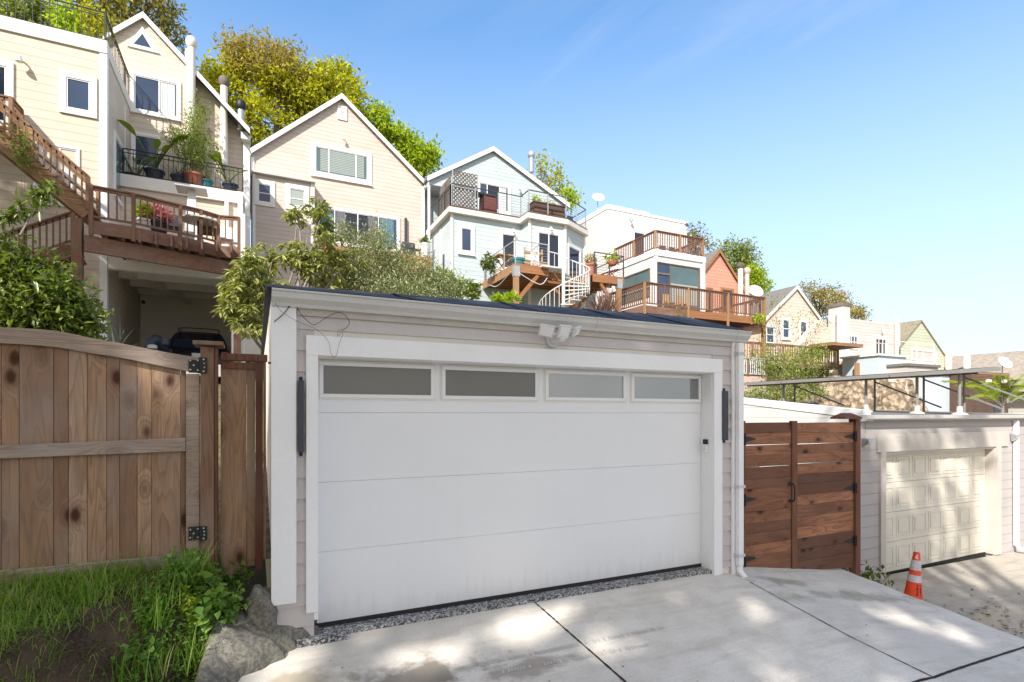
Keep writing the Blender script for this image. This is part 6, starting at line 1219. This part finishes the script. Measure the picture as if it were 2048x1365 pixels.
# balcony plants of the cream house
def paddle_plant(name, label, c, leaves_, h, mat, group=None, cat='plant', seed=1):
    rd = random.Random(seed); t_ = T(name, label, cat, c, group); st = B(); c = Vector(c)
    for i in range(leaves_):
        a = rd.uniform(0, 6.283); hh = h*rd.uniform(.55,1.); lean = rd.uniform(.12,.5); tip = c+Vector((math.cos(a)*lean*hh, math.sin(a)*lean*hh, hh*.62)); pts = smooth([c, c.lerp(tip,.5)+Vector((0,0,hh*.07)), tip], 4); st.tube(pts, .022, 5)
        d = (tip-c).normalized()+Vector((math.cos(a),math.sin(a),-.15))*.5; d.normalize(); s = d.cross(Vector((0,0,1))).normalized(); L = hh*.48; w = L*.2; vs, fs = [], []; n = 8
        for k in range(n+1):
            f = k/n; p = tip+d*(L*f)+Vector((0,0,-L*.28*f*f)); ww = w*math.sin(math.pi*min(1,(f*.93+.07)))**.75*(.5 if f > .98 else 1); vs += [p-s*ww+Vector((0,0,ww*.3)), p, p+s*ww+Vector((0,0,ww*.3))]
            if k: q = 3*(k-1); fs += [(q,q+1,q+4,q+3),(q+1,q+2,q+5,q+4)]
        Pt(t_, 'leaf', B().add(vs, fs), M[mat], 0, 60)
    Pt(t_, 'stem', st, M['l_strel'], 0, True); return t_
YT = 22.25
def tx(u): return (X_(u,YT), YT, TZ)
for u, r_, h, m, lb in ((309,.3,.42,'navy','black tub with banana plant on the iron balcony, left of the terracotta tub'),(358,.26,.36,'navy','small black tub on the iron balcony next to the terracotta tub'),(387,.36,.5,'pavr','wide terracotta tub on the iron balcony'),(413,.22,.36,'teal','teal glazed pot on the iron balcony'),(461,.26,.36,'navy','black pot at the right end of the iron balcony'),(265,.3,.14,'navy','shallow black dish at the left end of the iron balcony')): pot('plant_pot', lb, tx(u), r_, h, m, 'pots on the iron balcony')
x, y, z = tx(309); paddle_plant('banana_plant', 'tall banana-like plant in a black tub on the iron balcony', (x,y,z+.38), 9, 1.75, 'l_strel', None, seed=4); x, y, z = tx(461); paddle_plant('strelitzia_plant', 'bird-of-paradise plant at the right end of the iron balcony', (x-.1,y,z+.32), 8, 1.5, 'l_strel', None, seed=10)
paddle_plant('banana_plant', 'slim banana-like plant beside the sloping wing, leftmost on the iron balcony', (X_(272,22.6),22.6,TZ+.1), 6, 1.7, 'l_strel', None, seed=12)
x, y, z = tx(385); tree('bamboo_plant', 'tall bamboo clump in the terracotta tub on the iron balcony', (x,y+.1,z+.45), [pb(385,300,24,45,22.3,70),pb(365,290,22,36,22.3,44),pb(392,255,15,50,22.5,60),pb(350,270,18,14,22.3,16),pb(400,315,14,30,22.3,30)], 12, .13, .19, .16, M['l_shrub'], 'l_shrub', .02, 'plant', droop=.35, sub=6); x, y, z = tx(358); rosette('palm_plant', 'small dark palm in the black tub left of the terracotta tub', (x,y,z+.32), 34, .75, .03, M['l_agave'], .8, 1., up=.5)
tree('climber_plant', 'thin climbing plant beside the white flue of the cream house', (X_(415,23.5),23.5,TZ), [pb(398,215,8,40,23.55,16),pb(412,250,10,40,23.55,12),pb(420,310,10,40,23.55,14)], 7, .1, .12, .5, M['l_shrub'], 'l_shrub', .012, 'plant', sub=4); x, y, z = tx(425); rosette('pot_grass', 'grassy plant in the teal pot on the iron balcony', (X_(413,YT),y,z+.3), 40, .7, .02, M['l_shrub'], .5, .5, up=.9)
tree('hanging_plant', 'straggly plant trailing over the corner of the roof terrace railing', (X_(262,25),25.3,zr1), [pb(268,195,9,26,24.6,26),pb(262,160,7,16,24.8,12),pb(283,210,10,16,24.4,12)], 12, .14, .22, .25, M['l_olivebrown'], 'bark', .02, 'plant', droop=.9, whorl=True)
for i, (u, D, ru, rv, n, m, lb) in enumerate(((20,21.2,30,34,60,'l_shrub','green shrub in the far left corner of the roof terrace'),(75,21.5,26,30,50,'l_bush','dark bougainvillea on the roof terrace left of the yellow bush'),(140,21.2,24,30,60,'l_yel','yellow-green bush in the middle of the roof terrace'),(195,21.0,18,20,40,'l_lime','small yellow plant near the corner of the roof terrace'))): x = X_(u,D); tree('terrace_bush', lb, (x,D,zr1), [pb(u,40+12*(u > 100),ru,rv,D,n),pb(u-10,22+12*(u > 100),ru*.7,rv*.7,D,n//2)], 10, .14, .16, .5, M[m], 'bark', .03, 'bush', 'bushes on the roof terrace')
tree('wall_creeper', 'sparse leafy creeper clinging to the amber stair balustrade', (X_(40,18),18.0,ZD-.5), [pb(38,285,12,24,18,16),pb(46,315,10,20,18,12),pb(88,395,22,8,17.5,16)], 8, .1, .13, .45, M['l_shrub'], 'l_shrub', .012, 'plant', sub=3)
# flowers and pots on the cream house deck and elsewhere
for u, lb, m, pm in ((291,'pale yellow flowers in a white pot behind the curved balustrade','l_yel','white'),(317,'pink flowers in a dark pot behind the curved balustrade','l_flower','navy')):
    D = 18.4; x = X_(u,D); pot('plant_pot', lb.split(' in ')[1].replace('a ','',1)+(' holding yellow flowers' if u < 300 else ' holding pink flowers'), (x,D,ZD), .26, .42, pm, 'pots on the brown deck'); tree('flower_bunch', lb, (x,D,ZD+.38), [((x,D,ZD+.66),(.36 if u > 300 else .22,.22,.2),60)], 9, .07, .1, .7, M[m], 'l_shrub', .012, 'flowers')
x = X_(1225,21.0); r_ = T('hanging_basket', 'terracotta hanging basket with yellow-green plant at the right end of the redwood deck', 'plant basket', P(1225,535,21)); hb2 = P(1225,528,21); Pt(r_, 'basket', B().lathe((hb2.x,21,hb2.z-.12), [(.02,0),(.17,.05),(.25,.2),(.25,.24),(.2,.24)], 14), M['pavr'], 0, True); leaf_mesh('leaves', *foliage((np.array([[hb2.x,21,hb2.z+.2]]*16)+rng.normal(size=(16,3))*.13, unit(16)), 9, .06, .17, .5, -.2), M['l_yel'], r_)
tree('potted_succulent', 'dry orange-tipped plant in the square terracotta pot', (X_(1181,21.4),21.4,zk+.5), [((X_(1181,21.4),21.4,zk+.78),(.25,.2,.22),30)], 8, .06, .13, .4, M['l_olivebrown'], 'bark', .012, 'plant')
tree('deck_palm', 'bushy green plant at the far left corner of the redwood deck', (X_(981,23),23,zk), [((X_(981,23),23,zk+.5),(.36,.3,.4),40)], 10, .1, .24, .3, M['l_bush'], 'bark', .02, 'plant', whorl=True)
tree('roof_deck_bush', 'yellow-green bush behind the right corner of the roof deck', (X_(1142,28),28,ZR3-1), [pb(1142,398,12,14,28,40),pb(1135,385,8,8,28,16)], 10, .14, .2, .5, M['l_yel'], 'bark', .03, 'bush'); tree('planter_plants', 'small leafy plants in the dark plank planter box', (X_(1076,24.2),24.25,ZR3+.75), [((X_(1074,24.2),24.25,ZR3+.95),(.2,.15,.15),20),((X_(1100,24.2),24.25,ZR3+.9),(.3,.12,.08),14)], 9, .05, .12, .45, M['l_yel'], 'bark', .01, 'plant')
tree('potted_box_plant', 'small green plant in a white pot right of the barbecue', (X_(850,27),27,zd2+.9), [((X_(850,27),27,zd2+1.05),(.2,.2,.13),30)], 9, .05, .1, .6, M['l_bush'], 'bark', .01, 'plant'); pot('plant_pot', 'white pot with green plant on the orange deck', (X_(850,27),27,zd2+.3), .2, .62, 'white')
tree('nasturtium', 'yellow plant hanging under the right end of the long brown deck', (X_(1518,19.7),19.7,zl4-1.3), [pb(1518,638,8,8,19.7,20)], 9, .1, .14, .6, M['l_yel'], 'bark', .012, 'plant')
# ------------------------------------------------------------------ grass, weeds, leaves in the foreground
def on_bank(n, fn):
    out = []
    while len(out) < n:
        x, y = random.uniform(-2.6,.45), random.uniform(2.3,4.68)
        if random.random() < fn(x, y): out.append((x, y, bank(x, y)-.01))
    return np.array(out)
def pathd(x, y):      # distance from the trodden earth strip
    xc = -.80+(y-3.3)*.05+.12*math.sin(y*3); return x-xc
def gl(x, y):
    d = pathd(x, y); return (1. if d < -.10 else .30 if d < .08 else .62)*(1 if x < -.20 else 0)
def noise2(x, y): return .5+.5*math.sin(x*5.1+math.sin(y*4.3)*1.7)*math.sin(y*6.3+x*2.1)
def grass(n, fn, L, w, mat, lean, dr):
    c = on_bank(n, fn); a = rng.uniform(0,6.283,n); e = rng.uniform(.1,lean,n); d = np.stack([np.cos(a)*e, np.sin(a)*e, np.ones(n)], 1)
    hh = np.array([.55+.75*noise2(x*1.3+3, y*1.3) for x, y, z in c]); return c, d, L*rng.uniform(.5,1.15,n)*hh, w, dr*rng.uniform(.4,1.3,n)
o = blade_mesh('grass', *grass(19000, gl, .20, .006, None, 1.15, 1.25), M['l_grass']); o['kind'] = 'stuff'; OFF[o.name] = (0,0,0)
c = on_bank(9500, lambda x, y: (.35+.65*noise2(x*2, y*2) if pathd(x,y) > .14 and x < -.25 else .04 if .05 < pathd(x,y) and x < -.25 else 0)); n_ = len(c); o = leaf_mesh('ground_cover', c+np.stack([0*c[:,0],0*c[:,0],rng.uniform(.0,.20,n_)**1.2],1), unit(n_)*np.array([1,1,.3])+np.array([0,0,.25]), np.tile([[0,0,1.]],(n_,1))+rng.normal(size=(n_,3))*.3, rng.uniform(.018,.05,n_), rng.uniform(.014,.034,n_), M['l_weed']); o['kind'] = 'stuff'
def tuft(name, label, u, v, n, L, w, mat, lean=.6, dr=.7, group=None):
    p = gray_ray(u, v, bank); c = np.array([[p.x,p.y,p.z-.02]]*n)+rng.normal(size=(n,3))*np.array([.05,.05,0]); a = rng.uniform(0,6.283,n); e = rng.uniform(.1,lean,n); t_ = T(name, label, 'grass tuft', p, group); blade_mesh('blades', c, np.stack([np.cos(a)*e,np.sin(a)*e,np.ones(n)],1), L*rng.uniform(.6,1.2,n), w, dr*rng.uniform(.4,1.3,n), M[mat], t_, 5)
for u, v, lb, n, L in ((385,1160,'tall grass tuft growing against the gate hinge',60,.36),(330,1205,'grass tuft left of the yellow-green weed',50,.26),(300,1250,'arching grass tuft beside the trodden earth strip',60,.26),(380,1330,'long-bladed grass tuft in front of the weeds at the bottom edge',90,.30),(440,1150,'thin grass tuft at the foot of the gate post',40,.32),(250,1345,'grass tuft on the trodden earth at the bottom edge',40,.2),(310,1340,'broad grass tuft left of the lobed weed',70,.24)): tuft('grass_tuft', lb, u, v, n, L, .008, 'l_grass', group='grass tufts in the weed bed')
def weed(name, label, u, v, w, h, n, L, asp, mat, fn=bank, group='weeds at the foot of the fence', stems=9):
    p = gray_ray(u, v, fn); t_ = T(name, label, 'weed', p, group); b = B(); tips = []
    for _ in range(stems):
        e = p+Vector((random.gauss(0,w*.5),random.gauss(0,w*.35),h*random.uniform(.5,1.1))); pts = smooth([p+Vector((random.gauss(0,.03),random.gauss(0,.03),-.02)), p.lerp(e,.5)+Vector((0,0,h*.12)), e], 4); b.tube(pts, .003, 4); tips += [tuple(q) for q in pts[2:]]
    Pt(t_, 'stem', b, M['l_weed']); tips = np.array(tips); k = max(2, n//len(tips)); leaf_mesh('leaves', *foliage((tips, unit(len(tips))*np.array([1,1,.5])), k, L*.35, L, asp, .1, jit=.3), M[mat], t_); return t_
weed('nettle', 'dark green nettle clump between the gate post and the small stone', 470, 1190, .16, .30, 220, .055, .6, 'l_weed'); weed('yellow_weed', 'sunlit yellow-green small-leaved weed in the middle of the weed bed', 385, 1260, .14, .30, 420, .028, .75, 'l_yel')
weed('broad_leaf_weed', 'weed with broad round leaves beside the boulder', 415, 1265, .13, .28, 60, .085, .85, 'l_weed', stems=7); weed('lobed_weed', 'lobed dark weed low in front at the bottom edge', 300, 1330, .16, .14, 120, .06, .7, 'l_weed'); weed('heart_leaf_weed', 'trailing heart-leaved weed creeping over the boulder', 435, 1310, .14, .10, 70, .05, .9, 'l_weed')
weed('bushy_weed', 'bushy mid-green weed left of the boulder at the foot of the fence panel', 455, 1250, .13, .26, 260, .045, .65, 'l_weed'); weed('low_weed', 'low yellow-green weed at the bottom edge right of the grass', 410, 1355, .14, .1, 160, .03, .7, 'l_yel'); weed('gate_weed', 'upright leafy weed in front of the gate bottom rail', 350, 1180, .14, .24, 120, .05, .55, 'l_weed'); weed('corner_weed', 'dainty trefoil weed growing between boulder and garage siding', 590, 1232, .09, .20, 150, .024, .85, 'l_weed', lambda x, y: max(.06, bank(x, y)), None)
p = Vector((7.75,5.0,apron(7.75,5.0)+.1)); t_ = T('weed_clump', 'dark green weed clump beside the cone and the cream garage', 'weed', p); leaf_mesh('leaves', *foliage((np.array([[8.1+random.uniform(-.35,.55),5.1+random.uniform(-.2,.2),apron(8,5)+random.uniform(.0,.35)] for _ in range(46)]), unit(46)), 9, .06, .11, .45, -.1), M['l_bush'], t_)
# litter
n_ = 420; xs, ys = rng.normal(8.7,1.3,n_), rng.normal(3.25,.55,n_); c = np.stack([xs, ys, np.array([apron(x,y)+.006 for x, y in zip(xs,ys)])],1); a = rng.uniform(0,6.283,n_); o = leaf_mesh('fallen_leaves', c, np.stack([np.cos(a),np.sin(a),rng.uniform(0,.15,n_)],1), np.tile([[0,0,1.]],(n_,1))+rng.normal(size=(n_,3))*.2, rng.uniform(.03,.10,n_), rng.uniform(.012,.035,n_), M['l_dry']); o['kind'] = 'stuff'
L_ = [(random.uniform(.1,6.8),random.uniform(2.0,4.3)) for _ in range(38)]+[(-.75+random.gauss(0,.12),random.uniform(4.2,4.65)) for _ in range(150)]; c = np.array([(x,y,(drive(x,y) if x > .45 else bank(x,y)+.02)+.006) for x, y in L_]); n_ = len(c); a = rng.uniform(0,6.283,n_); o = leaf_mesh('leaf_litter', c, np.stack([np.cos(a),np.sin(a),rng.uniform(0,.2,n_)],1), np.tile([[0,0,1.]],(n_,1)), rng.uniform(.012,.03,n_), rng.uniform(.006,.014,n_), M['l_dry']); o['kind'] = 'stuff'
# street trees behind the camera: they shade the garage front and dapple the driveway
sh = Vector((-sd.x, -sd.y, -sd.z))
def shade_tree(name, label, spots, s, base, L=.32, dens=46, sig=.42, group='street trees behind the viewer'):
    bl = [(tuple(Vector(p)-sh*s+Vector((0,0,0))), r, n) for p, r, n in spots]; shade_crown(tree(name, label, base, bl, 0, .4, L, .55, M['l_bush'], 'bark', .3, group=group, hollow=.2, fork=.6, crown=None), bl, dens, sig, L)
GAPS = []       # openings in the canopy, given by the sunny flecks they throw on the ground and fence
for u, v, rr_, k in ((988,1263,.13,1),(1052,1253,.19,1),(842,1324,.16,1),(800,1318,.1,.8),(695,1287,.13,.8),(598,1336,.17,1),(1140,1226,.11,.9),(1218,1283,.13,.9),(1320,1275,.15,.7),(1169,1314,.1,.7),(1340,1197,.12,.8),(1398,1246,.11,.8),(1476,1197,.1,.7),(1532,1236,.12,.9),(1787,1232,.18,.9),(1723,1264,.13,.9),(1877,1258,.18,.8),(1933,1275,.12,.9),(1551,1328,.17,.9),(1740,1350,.17,.9),(1100,1330,.08,.7),(920,1290,.1,.6),(1620,1180,.1,.6)): GAPS.append((gray_ray(u, v), rr_, k))
for u, v, y, rr_, k in ((240,708,4.7,.10,.75),(300,735,4.7,.12,.75),(355,765,4.7,.12,.7),(412,880,4.66,.08,.6),(568,1010,4.36,.13,.55),(762,1115,4.54,.09,.6),(730,1200,4.54,.1,.45),(1280,692,4.37,.10,.6),(385,1255,4.05,.13,1),(420,1330,3.9,.08,.7)): GAPS.append((P(u, v, y), rr_, k))
def shade_crown(t_, bl, dens, sig, L):
    c, d, up, LL, W_ = foliage(twigs(bl, .2), dens, sig, L, .55, .2); h = np.array(sh); keep = np.ones(len(c), bool); m = c+d/np.linalg.norm(d,axis=1,keepdims=True)*LL[:,None]*.45
    for g, r_, k in GAPS:
        e = m-np.array(g); e = e-np.outer(e@h, h); q = np.linalg.norm(e, axis=1); keep &= ~((q < r_+.11) & (rng.random(len(c)) < k))
    leaf_mesh('crown', c[keep], d[keep], up[keep], LL[keep], W_[keep], M['l_bush'], t_)
S14 = 17.
shade_tree('street_tree', 'broad street tree behind the viewer shading the white garage', [((1.2,4.3,.9),(2.3,1.6,1.35),130),((4.2,4.4,.9),(2.3,1.6,1.25),130),((7.0,4.6,.6),(1.4,1.3,1.0),80),((2.0,2.6,-.2),(2.6,1.2,.9),90),((5.2,2.7,-.3),(2.6,1.2,.9),90),((7.6,2.9,-.8),(1.2,.8,.5),30),((8.7,5.6,.1),(.35,.5,1.0),26),((-.6,4.6,1.4),(1.2,1.2,1.0),60)], S14, (-9,-9,-1.5))
shade_tree('street_tree', 'tall street tree left of the viewer shading the cream house deck', [((-6.5,19,4.2),(3.2,2.6,3.2),110),((-2.6,18.5,4.4),(2.4,2,2.4),80),((-9,19,5.6),(3,2,3.0),100),((-6,20,6.2),(1.6,1.2,2.1),50),((-2.2,4.7,1.5),(1.5,1.3,1.1),70)], 13.5, (-17,9,1))
shade_tree('street_tree', 'slender street tree behind the viewer throwing thin shadows on the cream door', [((9.9,5.6,-.75),(.45,.4,.55),12),((10.3,5.6,-.1),(.12,.2,.45),4),((10.75,5.6,-.45),(.14,.2,.5),5),((11.0,5.6,.25),(.1,.2,.4),3),((11.6,5.6,-.3),(.1,.2,.5),3),((12.2,5.6,.1),(.12,.2,.4),3),((10.9,5.6,.95),(.9,.2,.12),7),((12.6,5.6,1.15),(.6,.2,.15),5),((9.3,4.2,-1),(.9,.5,.2),9),((10.6,4.3,-1.1),(.8,.3,.1),5)], 15, (-3,-9,-1.5), .2, 34, .13)
